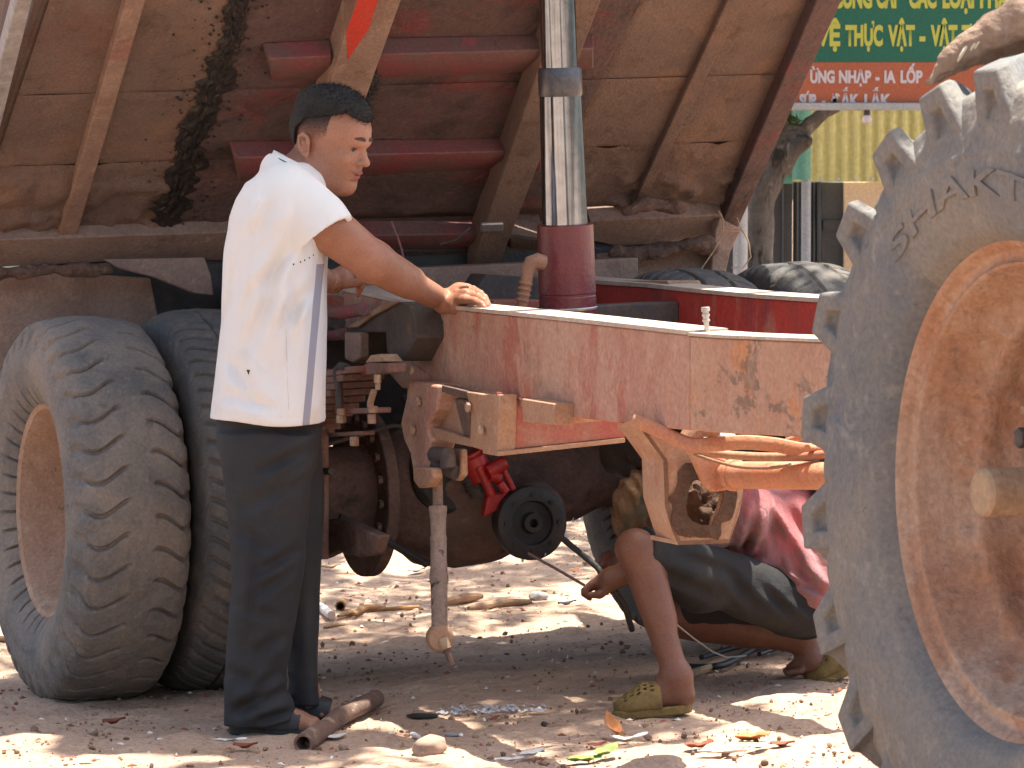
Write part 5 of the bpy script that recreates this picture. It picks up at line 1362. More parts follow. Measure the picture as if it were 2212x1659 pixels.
for u_, f_, r_ in ((-.0450, .1045, .0036), (-.0560, .0990, .0040)):
    pts = [H(f_ - .016 * (x / .022) ** 2, x, u_ + (.006 * (x / .022) ** 2)) for x in np.linspace(-.021, .021, 9)]
    MB().tube(pts, [.001, .0026, .0034, r_, r_, r_, .0034, .0026, .001], 8).build('lip', 'lips', man)

# ---- polo shirt
st = []
for v, b, f, hy in [(366, 590, 668, .085), (376, 562, 684, .120), (395, 530, 694, .165), (430, 511, 700, .190), (470, 498, 705, .198), (540, 490, 706, .190), (600, 487, 704, .185), (700, 479, 704, .180), (780, 470, 704, .182), (840, 462, 703, .186), (880, 457, 702, .196), (925, 453, 702, .200)]:
    a, c = M(b, v), M(f, v); st.append((a[2], (a[0] + c[0]) / 2, MY + .005, (c[0] - a[0]) / 2, hy))
shirt_t = loft(st, 2.3)
Cf0, Cf1 = M(628, 418, -.115), M(716, 506, -.135)
slv_ax = nrm(M(704, 512, -.14) - M(630, 415, -.11))
slv_end = M(700, 514, -.135)
sleeve = [(cap(M(618, 425, -.10), M(700, 508, -.130), .078, .082), .035), (cap(M(618, 405, -.09), M(690, 470, -.12), .055, .062), .035),
          (cap(M(640, 470, -.125), M(664, 528, -.13), .05, .030), .03)]
sleeve2 = [(cap(M(628, 425, .12), M(640, 530, .20), .080, .078), .035)]
shirt_pr = [(shirt_t, .02)] + sleeve + sleeve2 + [(cap(M(612, 372, .0), M(660, 400, -.02), .068, .06), .03)]
zh = M(600, 898)[2]
FOLD = [  # a, b, amplitude, width : soft creases between picture points
    (M(640, 520), M(560, 640), .010, .020), (M(620, 560), M(540, 760), .008, .022), (M(690, 600), M(600, 720), .007, .018), (M(520, 500), M(505, 700), .006, .02),
    (M(600, 420), M(560, 520), .006, .02), (M(650, 540), M(630, 800), .005, .018), (M(500, 760), M(560, 860), .007, .02), (M(480, 840), M(620, 880), .005, .018), (M(560, 600), M(530, 700), .006, .015), (M(655, 430), M(640, 530), .006, .015), (M(690, 440), M(670, 530), .005, .012)]
def seg2(P, a, b):     # distance in the picture plane (x, z)
    A = a[[0, 2]]; Bv = b[[0, 2]] - A; Q = P[:, [0, 2]] - A
    h = np.clip((Q @ Bv) / (Bv @ Bv), 0, 1); w = 4 * h * (1 - h)
    return np.linalg.norm(Q - h[:, None] * Bv, axis=1), w
SLV = union(sleeve, .02)
HOL = cap(slv_end - slv_ax * .05, slv_end + slv_ax * .04, .066, .078)
TOR = union([(shirt_t, .02)] + sleeve2 + [(cap(M(612, 372, .0), M(660, 400, -.02), .060, .055), .03)], .02)
def shirt_post(P, d):
    d = TOR(P)
    near = sst(.0, -.05, P[:, 1] - MY)
    for a, b, am, w in FOLD:
        r, t = seg2(P, a, b); d = d + 1.35 * near * am * t * (np.exp(-(r / w) ** 2) - .8 * np.exp(-((r - w * 1.5) / w) ** 2))
    d = d + .004 * fbm(P[:, 0] * 7, P[:, 1] * 7, P[:, 2] * 3.2, 2) + .0016 * fbm(P[:, 0] * 22, P[:, 1] * 22, P[:, 2] * 9, 2)
    # hem stitched flat, wavy edge
    zz = zh + .012 * (P[:, 0] - M(455, 900)[0]) / .29 * -1 + .004 * np.sin(P[:, 0] * 24) - .006
    d = np.maximum(d, zz - P[:, 2])
    d = d + .0014 * np.exp(-((P[:, 2] - zz - .022) / .0018) ** 2)
    s = (P - slv_end) @ slv_ax
    if (np.abs(s) < .25).any():
        ds = SLV(P); ds = np.maximum(ds, s); hol = HOL(P); ds = np.maximum(ds, -hol)
        ds = ds + .0012 * np.exp(-((s + .022) / .002) ** 2)
        d = smin(d, ds, .018)
    # collar opening
    nk = cap(M(628, 352, .01), M(650, 300, .01), .058, .075)(P)
    d = np.maximum(d, -nk)
    # hollow underneath
    inner = np.maximum(shirt_t(P) + .012, P[:, 2] - zh - .16)
    return np.maximum(d, -inner)
co, q = surface(union(shirt_pr, .02), M(430, 935, -.35), M(790, 330, .42), .0038, shirt_post)
co = smooth_mesh(co, q, 2, .5)
mS = bpy.data.materials.new('shirt_cloth'); mS.use_nodes = True; MATS['shirt_cloth'] = mS
def shirt_material():
    nt = mS.node_tree; N, L = nt.nodes, nt.links; bs = N['Principled BSDF']
    tc = N.new('ShaderNodeTexCoord'); sp = N.new('ShaderNodeSeparateXYZ'); L.new(tc.outputs['Object'], sp.inputs[0])
    def mth(op, a, b=None, c=None):
        m = N.new('ShaderNodeMath'); m.operation = op
        for i, x in enumerate((a, b, c)):
            if x is None: continue
            if isinstance(x, (int, float)): m.inputs[i].default_value = float(x)
            else: L.new(x, m.inputs[i])
        return m.outputs[0]
    X, Y, Z = sp.outputs
    p0, p1 = M(694, 575, -.1) - bm_, M(664, 902, -.1) - bm_
    # stripe centre line x = x1 + k (z - z1), kept to the camera side
    k = (p0[0] - p1[0]) / (p0[2] - p1[2]) 
    cx = mth('MULTIPLY_ADD', mth('SUBTRACT', Z, float(p1[2])), float(k) * .9, float(p1[0]))
    dx = mth('ABSOLUTE', mth('SUBTRACT', X, cx))
    m1 = mth('LESS_THAN', dx, .0085)
    m2 = mth('LESS_THAN', Z, float(p0[2]) + .005)
    m3 = mth('LESS_THAN', Y, float(MY - bm_[1]))
    stripe = mth('MULTIPLY', mth('MULTIPLY', m1, m2), m3)
    nz_ = N.new('ShaderNodeTexNoise'); nz_.inputs['Scale'].default_value = 7; nz_.inputs['Detail'].default_value = 5; L.new(tc.outputs['Object'], nz_.inputs['Vector'])
    r = N.new('ShaderNodeMapRange'); r.inputs[1].default_value = .60; r.inputs[2].default_value = .76; r.inputs[4].default_value = .55; L.new(nz_.outputs[0], r.inputs[0])
    a = N.new('ShaderNodeMix'); a.data_type = 'RGBA'; a.inputs[6].default_value = (.70, .69, .68, 1); a.inputs[7].default_value = (.62, .50, .38, 1); L.new(r.outputs[0], a.inputs[0])
    b = N.new('ShaderNodeMix'); b.data_type = 'RGBA'; L.new(stripe, b.inputs[0]); L.new(a.outputs[2], b.inputs[6]); b.inputs[7].default_value = (.30, .30, .36, 1)
    L.new(b.outputs[2], bs.inputs['Base Color']); bs.inputs['Roughness'].default_value = .85; bs.inputs['Specular IOR Level'].default_value = .2
    bs.inputs['Sheen Weight'].default_value = .2
    w = N.new('ShaderNodeTexNoise'); w.inputs['Scale'].default_value = 13; w.inputs['Detail'].default_value = 4; w.inputs['Distortion'].default_value = .8
    mp = N.new('ShaderNodeMapping'); mp.inputs['Scale'].default_value = (1, 1, .45); L.new(tc.outputs['Object'], mp.inputs[0]); L.new(mp.outputs[0], w.inputs['Vector'])
    bu = N.new('ShaderNodeBump'); bu.inputs['Strength'].default_value = .35; bu.inputs['Distance'].default_value = .02; L.new(w.outputs[0], bu.inputs['Height'])
    wv = N.new('ShaderNodeTexNoise'); wv.inputs['Scale'].default_value = 500; L.new(tc.outputs['Object'], wv.inputs['Vector'])
    b2 = N.new('ShaderNodeBump'); b2.inputs['Strength'].default_value = .12; b2.inputs['Distance'].default_value = .002; L.new(wv.outputs[0], b2.inputs['Height']); L.new(bu.outputs[0], b2.inputs['Normal'])
    L.new(b2.outputs[0], bs.inputs['Normal'])
shirt_material()
shirt = quad_obj(co - bm_, q, 'shirt', 'shirt_cloth', man, None, 180)
# collar band with its grey piping
ring = []
cen = M(642, 366, .01); 
def colr(r1, r2, dz, n=28):
    return [cen + np.array([r1 * math.cos(a) + .004, r2 * math.sin(a), dz - .26 * r1 * math.cos(a) * 1.9 + .0]) for a in np.linspace(math.radians(20), math.radians(340), n)]
A_ = colr(.068, .074, .030); B_2 = colr(.074, .082, -.004)
gm = np.stack([np.array(colr(.058, .064, .014)), np.array(colr(.064, .071, .018)), np.array(colr(.072, .080, -.004)), np.array(colr(.080, .090, -.022))], 0)
co_ = grid_mesh(gm, 'collar', 'shirt_cloth', man, angle=180)
co_.modifiers.new('thick', 'SOLIDIFY').thickness = .0035
MB().tube(colr(.0705, .0785, .004), .0014, 6).build('collar_piping', 'cable_black', man)
# dots printed along the cuff of the underarm panel, a small dark mark low on the back
from mathutils.bvhtree import BVHTree
bvh = BVHTree.FromPolygons([Vector(p) for p in co], [tuple(int(k) for k in f) for f in q])
def onm(u, v):
    dr = Vector(ray(u, v)).normalized(); h = bvh.ray_cast(Vector(CAM), dr); return (np.array(h[0]), np.array(h[1])) if h[0] is not None else (None, None)
dots = MB()
for (u, v) in [(634, 571), (649, 566), (658, 562), (668, 557), (677, 551)]:
    p, n = onm(u, v)
    if p is not None: dots.lathe([(-.001, .0024), (.0006, .0024)], p, n if n[1] < 0 else -n, 10)
if dots.v: tag(dots.build('printed_dots', 'cable_black', man), kind='stuff')
p, n = onm(537, 803)
if p is not None:
    n = n if n[1] < 0 else -n; e1 = nrm(np.cross(n, [0, 0, 1])); e2 = np.cross(e1, n)
    MB().prism([p + n * .0006 + e1 * .006 + e2 * .005, p + n * .0006 - e1 * .006 + e2 * .005, p + n * .0006 - e2 * .008], n * .0006).build('ink_mark', 'cable_black', man)
# stitched side seam
seam = [onm(u, v)[0] for u, v in [(612, 600), (615, 660), (618, 720), (620, 780), (622, 840), (624, 884)]]
seam = [s_ + np.array([0, -.0004, 0]) for s_ in seam if s_ is not None]
if len(seam) > 2: MB().tube(seam, .0008, 5).build('side_seam', 'paper_white', man)
# ---- trousers
def stn(rows, dy, hy):
    out = []
    for v, a, b in rows:
        p, r = M(a, v), M(b, v); out.append((p[2], (p[0] + r[0]) / 2, MY + dy, (r[0] - p[0]) / 2, hy if np.isscalar(hy) else np.interp(v, hy[0], hy[1])))
    return out
nl = loft(stn([(935, 484, 682), (960, 482, 684), (1050, 496, 676), (1150, 504, 668), (1250, 505, 660), (1350, 499, 640), (1450, 494, 622), (1520, 491, 628), (1556, 490, 640)], NF, ([935, 1000, 1200, 1500], [.082, .092, .090, .082])), 2.3)
fl = loft(stn([(850, 500, 696), (960, 520, 690), (1100, 575, 692), (1200, 596, 693), (1300, 604, 690), (1400, 612, 688), (1500, 617, 686), (1530, 620, 690)], FF, ([850, 1200, 1500], [.10, .09, .08])), 2.3)
hipl = loft(stn([(840, 474, 688), (900, 470, 692), (960, 480, 690), (1010, 492, 680)], .005, .158), 2.3)
TF = [(M(690, 960), M(560, 1010), .010, .018), (M(680, 985), M(600, 1030), .008, .012), (M(670, 1020), M(520, 1090), .007, .02), (M(660, 1170), M(560, 1230), .012, .016), (M(655, 1200), M(540, 1290), .008, .016), (M(500, 1120), M(600, 1180), .006, .02),
      (M(505, 1290), M(620, 1320), .005, .016), (M(560, 1400), M(625, 1350), .008, .018), (M(495, 1430), M(570, 1470), .008, .022), (M(530, 1510), M(615, 1430), .010, .016), (M(500, 1530), M(630, 1470), .014, .018), (M(560, 1540), M(640, 1520), .010, .012), (M(570, 1100), M(545, 1400), .006, .012)]
def tr_post(P, d):
    near = sst(.16, .0, P[:, 1] - MY)
    for a, b, am, w in TF:
        r, t = seg2(P, a, b); d = d + .95 * near * am * t * (np.exp(-(r / w) ** 2) - .9 * np.exp(-((r - w * 1.5) / w) ** 2))
    d = d + .006 * fbm(P[:, 0] * 8, P[:, 1] * 8, P[:, 2] * 5, 3)
    near_leg = P[:, 1] < MY + .01
    z1 = M(560, 1556)[2]; z2 = M(650, 1530)[2]
    d = np.maximum(d, np.where(near_leg, z1 + .012 * np.sin(P[:, 0] * 30), z2) - P[:, 2])
    h1 = cap(M(566, 1580, NF), M(570, 1545, NF), .052, .035)(P); h2 = cap(M(660, 1555, FF), M(658, 1515, FF), .040, .028)(P)
    return np.maximum(d, -np.minimum(h1, h2))
co, q = surface(union([(hipl, .03), (nl, .03), (fl, .03), (cap(M(560, 1535, NF - .02), M(608, 1535, NF - .02), .050, .034), .03)], .03), M(440, 1600, -.35), M(740, 830, .35), .0048, tr_post)
co = smooth_mesh(co, q, 1, .5)
quad_obj(co - bm_, q, 'trousers', 'trousers', man, None, 180)
# ---- sandals: black slides with a broad strap
def slide(hx, tx, v, dy, toe_lift=0.0):
    a, b = M(hx, v, dy), M(tx, v, dy); c = (a + b) / 2; L = (b[0] - a[0]) / 2
    n = 30; ring = []
    for k in range(n):
        an = 2 * math.pi * k / n; w = .046 * (1 + .12 * math.cos(an))
        ring.append(np.array([c[0] + L * math.copysign(abs(math.cos(an)) ** .8, math.cos(an)), c[1] + w * math.sin(an), 0]))
    g = gz(c[0], c[1]) + .002
    base = [p + np.array([0, 0, g]) for p in ring]; top = [p + np.array([0, 0, g + .022 + .010 * ((p[0] - c[0]) < -L * .3)]) for p in ring]
    MB().hexa(base, top).build('sandal_sole', 'sandal_black', man, bev=.005)
    return c, L, g
c_, L_, g_ = slide(494, 716, 1575, NF)
c2_, L2_, g2_ = slide(600, 712, 1545, FF)
def strapo(cx, cy, g, r):
    rows = []
    for f in np.linspace(-.055, .045, 14):
        row = []
        for a in np.linspace(0, math.pi, 22):
            hgt = (.062 if f < .0 else .062 - .35 * f) 
            row.append([cx + f + .012 * math.sin(a), cy - .050 * math.cos(a), g + .016 + hgt * math.sin(a) ** .7])
        rows.append(row)
    o = grid_mesh(np.array(rows), 'sandal_strap', 'sandal_black', man, angle=180)
    o.modifiers.new('thick', 'SOLIDIFY').thickness = .005
    o.modifiers.new('soft', 'SUBSURF').levels = 0
strapo(M(612, 1570)[0], MY + NF, g_, .05)
strapo(M(668, 1540)[0], MY + FF, g2_, .05)
# bracelet watch on the far wrist
wd = nrm(H2(742, 598, 0) - Wn2)
for k in range(16):
    a = 2 * math.pi * k / 16; e1 = nrm(np.cross(wd, [0, 0, 1])); e2 = np.cross(wd, e1)
    p = Wn2 + wd * .004 + .031 * (e1 * math.cos(a) + e2 * math.sin(a))
    if k == 0: br = MB()
    R_3 = np.stack([wd, e1 * -math.sin(a) + e2 * math.cos(a), e1 * math.cos(a) + e2 * math.sin(a)], 1)
    br.box(p, (.0045, .0058, .0022), R_3)
tag(br.build('gold_bracelet', 'gold', man), kind='stuff')
o = MB().lathe([(0, .013), (.006, .013), (.008, .010)], Wn2 + wd * .004 + np.array([0, -.031, .0]), np.array([0, -1, .1]), 20).build('watch_face', 'gold', man)

# ------------------------------------------------------------ crouching man under the chassis
KY = 10.80
def K(u, v, dy=0.0): return at(u, v, KY + dy)
fn_ = atG(1425, 1545); KYf = fn_[1] - KY       # near foot depth
crouch = thing('person', 'man crouching under the chassis in red shirt, dark shorts and yellow clogs', 'person', K(1560, 1530))
crouch.location = Vector((K(1560, 1500)[0], KY + .1, gz(K(1560, 1500)[0], KY + .1)))
kb = worldloc(crouch)
fb = atG(1800, 1465)                            # far foot on the ground
d1 = fn_[1] - KY; d2 = fb[1] - KY - .02
knee = K(1372, 1185, d1 + .06); ankn = K(1462, 1462, d1); hip = K(1712, 1306, .16)
kneeF = K(1470, 1330, .42); ankf = K(1735, 1385, d2)
hipF = K(1700, 1300, .42)
bod = [(cap(knee, ankn, .046, .033), .02), (cap(lerp(knee, ankn, .12) + np.array([.016, .01, 0]), lerp(knee, ankn, .55) + np.array([.012, .01, 0]), .044, .034), .03), (cap(hip, knee, .080, .046), .03),
       (cap(hipF, kneeF, .085, .060), .03), (cap(kneeF, ankf, .055, .036), .02), (cap(lerp(kneeF, ankf, .15), lerp(kneeF, ankf, .6), .058, .045), .02),
       (ell(K(1730, 1290, .28), (.12, .15, .10)), .04)]
sho = K(1585, 1110, .12); shoF = K(1610, 1100, .44)
bod += [(cap(K(1725, 1270, .28), K(1600, 1110, .28), .11, .12, ((0, 1, 0), .7)), .04), (cap(sho, shoF, .055, .055), .04)]
# arms reach down past the knee
elb = K(1440, 1180, .04); wr = K(1345, 1240, .10)
bod += [(cap(sho, elb, .052, .042), .03), (cap(elb, wr, .042, .028), .02)]
elbF = K(1450, 1190, .42); wrF = K(1340, 1215, .30)
bod += [(cap(shoF, elbF, .05, .04), .02), (cap(elbF, wrF, .04, .027), .02)]
def hk(u, v, d=0): return K(u, v, .10 + d)
bod += [(cap(wr, hk(1318, 1252), .028, .032), .015), (cap(hk(1322, 1245, .03), hk(1300, 1262, .02), .028, .026), .015)]
for k in range(4):
    o_ = k * .021; u0, v0 = 1303 - k * 2, 1258 + k * 4
    a, b, c, e = hk(u0, v0 - 12, o_), hk(1278, 1262 + k * 2, o_), hk(1262, 1276 + k * 2, o_), hk(1274, 1290 + k, o_)
    bod += [(cap(a, b, .0115, .0108), .005), (cap(b, c, .0108, .0098), .003), (cap(c, e, .0098, .008), .003)]
bod += [(cap(hk(1318, 1268, -.01), hk(1296, 1284, -.02), .013, .012), .006), (cap(hk(1296, 1284, -.02), hk(1276, 1286, -.015), .012, .009), .004)]
bod += [(cap(wrF, K(1318, 1212, .36), .028, .030), .015)] + [(cap(K(1310, 1200 + k * 6, .34 + .012 * k), K(1296, 1222 + k * 5, .33 + .012 * k), .011, .009), .004) for k in range(4)]
# head bent forward, looking down-left
kh = K(1408, 1095, .26)
kf = nrm(np.array([-.80, -.25, -.62])); ks = nrm(np.cross(kf, [0, 0, 1])); ku = np.cross(ks, kf); ku = ku if ku[2] > 0 else -ku
KR = np.stack([kf, ks, ku], 1)
bod += [(ell(kh, (.098, .075, .085), KR), .02), (ell(kh + kf * .045 - ku * .055, (.055, .05, .06), KR), .03), (ell(kh + kf * .102 - ku * .035, (.014, .012, .016), KR), .01), (cap(kh - kf * .04 - ku * .04, lerp(sho, shoF, .5), .055, .06), .04),
        (ell(kh + ks * -.074 - kf * .01, (.016, .008, .028), KR), .01), (ell(kh + kf * .085 - ku * .085, (.02, .022, .016), KR), .015), (cap(kh + kf * .085 + ks * -.03 - ku * .005, kh + kf * .09 + ks * .03 - ku * .005, .008, .008), .01), (ell(kh + kf * .088 - ku * .066, (.012, .02, .007), KR), .008)]
# feet
hl = K(1474, 1502, d1); tz = K(1350, 1518, d1)
bod += [(cap(ankn, hl, .035, .029), .02), (cap(hl, lerp(hl, tz, .6), .029, .026), .02), (cap(lerp(hl, tz, .55), lerp(hl, tz, .85), .027, .02, ((0, 1, 0), .7)), .02), (cap(ankn, lerp(hl, tz, .6), .032, .022), .03)]
for k in range(5): bod.append((cap(lerp(hl, tz, .8) + np.array([0, -.03 + .015 * k, -.004]), lerp(hl, tz, .95 + .02 * k) + np.array([0, -.032 + .017 * k, -.008]), .010, .009), .004))
tf = K(1712, 1446, d2); hf2 = K(1800, 1425, d2 + .02)
bod += [(cap(ankf, K(1752, 1425, d2), .034, .030), .02), (cap(K(1752, 1425, d2), hf2, .030, .026), .02), (cap(K(1752, 1428, d2), tf, .030, .020), .02)]
for k in range(5): bod.append((cap(tf + np.array([.02, -.03 + .015 * k, 0]), tf + np.array([-.018, -.032 + .016 * k, -.006]), .011, .009), .004))
co, q = surface(union(bod, .02), K(1180, 1600, -.4), K(1960, 940, 1.1), .0052)
co = smooth_mesh(co, q, 1, .5)
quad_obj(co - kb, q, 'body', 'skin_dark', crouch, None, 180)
# red shirt
rs = [(cap(K(1745, 1262, .28), K(1625, 1112, .28), .152, .132, ((0, 1, 0), .72)), .04), (cap(K(1765, 1235, .28), K(1692, 1098, .28), .100, .092, ((0, 1, 0), .6)), .05),
      (cap(K(1690, 1100, .26), K(1778, 1215, .28), .098, .105), .05), (cap(K(1612, 1100, .08), K(1612, 1100, .50), .075, .075), .05), (cap(K(1595, 1110, .11), lerp(sho, elb, .62), .070, .064), .03), (cap(shoF, lerp(shoF, elbF, .6), .068, .062), .03), (cap(K(1662, 1180, .14), K(1640, 1245, .10), .05, .03), .03)]
RF = [(K(1640, 1080), K(1610, 1220), .014, .014), (K(1660, 1075), K(1700, 1250), .008, .018), (K(1700, 1090), K(1800, 1260), .012, .02), (K(1690, 1140), K(1760, 1290), .010, .018), (K(1650, 1200), K(1600, 1235), .014, .012), (K(1720, 1230), K(1800, 1300), .010, .014), (K(1680, 1250), K(1790, 1290), .008, .01), (K(1755, 1120), K(1805, 1230), .008, .014)]
hem_a, hem_b = K(1590, 1222, .3), K(1812, 1322, .3)
hn = nrm(np.array([(hem_b - hem_a)[2], 0, -(hem_b - hem_a)[0]])); hn = hn if hn[2] > 0 else -hn
def rs_post(P, d):
    for a, b, am, w in RF:
        r, t = seg2(P, a, b); d = d + am * t * (np.exp(-(r / w) ** 2) - .9 * np.exp(-((r - w * 1.5) / w) ** 2))
    d = d + .006 * fbm(P[:, 0] * 9, P[:, 1] * 9, P[:, 2] * 9, 3)
    hem = -((P - hem_a) @ hn) + .006 * np.sin(P[:, 0] * 30)
    d = np.maximum(d, hem)
    d = d + .0018 * np.exp(-((hem + .018) / .002) ** 2)
    inn = union([(cap(K(1740, 1262, .28), K(1625, 1112, .28), .120, .115, ((0, 1, 0), .72)), .04)])(P)
    return np.maximum(d, -np.maximum(inn, -hem - .12))
co, q = surface(union(rs, .03), K(1480, 1400, -.3), K(1930, 900, 1.1), .0052, rs_post)
co = smooth_mesh(co, q, 1, .5)
mat('red_shirt', (.46, .115, .12), (.38, .095, .10), 5, [((.17, .10, .105), 3.2, .45, .60, U1, .9, .85), ((.42, .24, .23), 6, .52, .68, U1, .9, .7)], .85, bump=.2, bscale=220, bump2=.5, bscale2=14, sheen=.2, spec=.2)
quad_obj(co - kb, q, 'shirt', 'red_shirt', crouch, None, 180)
# shorts
sh = [(cap(hip, lerp(hip, knee, .99), .090, .064), .03), (cap(lerp(hip, knee, .9) - np.array([-.02,0,.02]), lerp(hip, knee, .6) - np.array([0,0,.03]), .05, .08), .03), (cap(hipF, lerp(hipF, kneeF, .85), .100, .075), .03), (ell(K(1735, 1300, .28), (.128, .16, .100)), .04)]
SF = [(K(1380, 1200), K(1560, 1290), .010, .016), (K(1440, 1180), K(1600, 1240), .008, .016), (K(1560, 1220), K(1640, 1320), .010, .016), (K(1640, 1260), K(1720, 1340), .010, .014), (K(1700, 1280), K(1790, 1350), .007, .014)]
kn_ax = nrm(knee - hip)
def sh_post(P, d):
    for a, b, am, w in SF:
        r, t = seg2(P, a, b); d = d + am * t * (np.exp(-(r / w) ** 2) - .9 * np.exp(-((r - w * 1.5) / w) ** 2))
    d = d + .005 * fbm(P[:, 0] * 10, P[:, 1] * 10, P[:, 2] * 10, 3)
    s = (P - lerp(hip, knee, .975)) @ kn_ax
    near = P[:, 1] < KY + .24
    d = np.where(near & (s > -.2), np.maximum(d, s), d)
    return d
co, q = surface(union(sh, .03), K(1300, 1500, -.4), K(1980, 1000, 1.0), .0058, sh_post)
co = smooth_mesh(co, q, 1, .5)
quad_obj(co - kb, q, 'shorts', 'shorts', crouch, None, 180)
# shirt sleeve end seen left of the bracket is the cloth hat: crown and brim with gathers
hc = kh + ku * .03
hat = [(ell(hc, (.100, .084, .076), KR), .02), (cap(hc - ks * .095 - ku * .01, hc + kf * .10 - ku * .02, .018, .020), .03), (cap(hc + kf * .10 - ku * .02, hc + ks * .095 - ku * .01, .020, .018), .03), (cap(hc - ks * .095 - ku * .01, hc - kf * .12 - ku * .06 - ks * .03, .018, .024), .03), (ell(hc - kf * .075 - ku * .065, (.055, .085, .075), KR), .03)]
sdf_obj('cloth_hat', hat, hc - .24, hc + .24, .005, 'hat_cloth', crouch, k=.02, post=lambda P, d: d + .012 * fbm(P[:, 0] * 30, P[:, 1] * 30, P[:, 2] * 9, 3) + .005 * np.sin((P[:, 0] + .6 * P[:, 2]) * 150 + 3 * fbm(P[:, 0] * 9, P[:, 1] * 9, P[:, 2] * 9, 2)))
# yellow clogs
def clog(heel, toe, rz, name='clog'):
    ax = nrm(toe - heel); up = np.array([0, 0, 1.0]); up = nrm(up - ax * (up @ ax)); sd = np.cross(up, ax)
    L = np.linalg.norm(toe - heel); mid = (heel + toe) / 2 - up * .020
    def outline(k, n=36, grow=0.0):
        a = 2 * math.pi * k / n; x = math.copysign(abs(math.cos(a)) ** .85, math.cos(a)) * (L / 2 + .022 + grow); w = (.043 + .008 * math.cos(a) + grow) * math.sin(a); return mid + ax * x + sd * w
    base = [outline(k) - up * .016 for k in range(36)]; topr = [outline(k, grow=.003) + up * .008 for k in range(36)]
    MB().hexa(base, topr).build('clog_sole', 'sandal_yellow', crouch, bev=.005)
    rows = []
    for f in np.linspace(0, 1, 15):
        row = []; c = mid + ax * (L / 2 + .020 - f * .125); w = .046 * math.sin(min(1, f * 2.2 + .12) * math.pi / 2); h = .020 + .050 * min(1, f * 1.5 + .05)
        for a in np.linspace(0, math.pi, 26): row.append(c + sd * w * math.cos(a) + up * (.006 + h * math.sin(a) ** .8))
        rows.append(row)
    G_ = np.array(rows); keep = np.ones((15, 26), bool)
    for i in range(3, 13):
        for j in range(5, 20):
            if (i % 2 == 1) and (j % 2 == (i // 2) % 2): keep[i, j] = False
    o = grid_mesh(G_, 'clog_upper', 'sandal_yellow', crouch, angle=180, keep=keep)
    o.modifiers.new('thick', 'SOLIDIFY').thickness = .004
clog(hl + np.array([0, 0, -.010]), tz + np.array([-.01, 0, -.006]), 0)
clog(K(1838, 1420, d2 + .02), K(1752, 1458, d2 + .0), 0)
# rods he holds: top-level things
o = MB().tube([K(1205, 1155, .22), K(1290, 1225, .12), K(1318, 1262, .10), K(1350, 1310, .12), K(1365, 1360, .2)], .0085, 10).build('tyre_lever', 'greasy_black')
tag(o, 'black steel bar held in the crouching man\'s hand against the drive flange', 'steel bar')
o = MB().tube([K(1142, 1196, .20), K(1200, 1228, .15), K(1262, 1264, .10)], .0042, 8).build('thin_rod', 'rust_pipe')
tag(o, 'thin rusty rod reaching from the crouching man\'s hand towards the axle', 'rod')
# ------------------------------------------------------------ shop behind
def rect(u0, u1, v0, v1, Y, th, name, m, parent=None, bev=0.0):
    r = [at(u0, v1, Y), at(u1, v1, Y), at(u1, v0, Y), at(u0, v0, Y)]
    for p in r: p[1] = Y
    return MB().prism(r, (0, th, 0)).build(name, m, parent, bev=bev)
YW = 19.0
shop = thing('shop_building', 'shop front with yellow corrugated cladding above dark doors, behind the truck', 'building', (at(1900, 600, YW)[0], YW, gz(at(1900, 600, YW)[0], YW)))
zg = -.2
# corrugated cladding: real waves
x0, x1 = at(1560, 300, YW)[0], at(2700, 300, YW)[0]; zb_, zt_ = at(0, 392, YW)[2], 4.2
xs = np.arange(x0, x1, .004); ph = (xs / .0555) % 1.0
yy = -.014 * np.exp(-((ph - .5) / .30) ** 4)
PZ = np.array([zb_, zb_ + .5, zt_])
grid_mesh(np.stack([np.broadcast_to(xs[:, None], (len(xs), 3)), np.broadcast_to((YW + yy)[:, None], (len(xs), 3)), np.broadcast_to(PZ[None], (len(xs), 3))], -1), 'corrugated_cladding', 'wall_yellow', shop, angle=30)
for k in range(14):
    x = at(1700 + 37 * k, 0, YW)[0]
    MB().lathe([(0, .009), (.006, .006)], (x, YW - .016, zb_ + .012), (0, -1, 0), 8).build('cladding_screw', 'sign_white', shop)
def wallbox(u0, u1, v0, z1, Y, th, name, m):
    a, b = at(u0, v0, Y)[0], at(u1, v0, Y)[0]; zt2 = at(u0, v0, Y)[2] if z1 is None else z1
    return MB().hexa([(a, Y, zg), (b, Y, zg), (b, Y + th, zg), (a, Y + th, zg)], [(a, Y, zt2), (b, Y, zt2), (b, Y + th, zt2), (a, Y + th, zt2)]).build(name, m, shop, bev=.003)
wallbox(1400, 1712, 393, None, YW + .06, .05, 'door', 'door_dark')
wallbox(1714, 1764, 393, None, YW + .10, .05, 'door', 'door_dark')
for u in (1690, 1722, 1734, 1758): wallbox(u, u + 3, 393, None, YW + .045, .02, 'door_rib', 'door_grey')
wallbox(1766, 1774, 393, None, YW + .02, .08, 'door_frame', 'door_dark')
wallbox(1774, 1822, 393, None, YW + .08, .05, 'door', 'door_grey')
rect(1778, 1824, 476, 498, YW + .05, .04, 'door_bar', 'door_dark', shop)
wallbox(1824, 2700, 393, None, YW + .01, .2, 'wall', 'wall_cream')
# side wall seen through the gap at the far left
wl = MB().hexa([(-14, 23, -.2), (at(1560, 300, 23)[0], 23, -.2), (at(1560, 300, 23)[0], 23.3, -.2), (-14, 23.3, -.2)], [(-14, 23, 5.0), (at(1560, 300, 23)[0], 23, 5.0), (at(1560, 300, 23)[0], 23.3, 5.0), (-14, 23.3, 5.0)]).build('boundary_wall', 'wall_teal', None)
tag(wl, 'grey-green wall glimpsed beyond the left edge of the raised bed', 'wall')
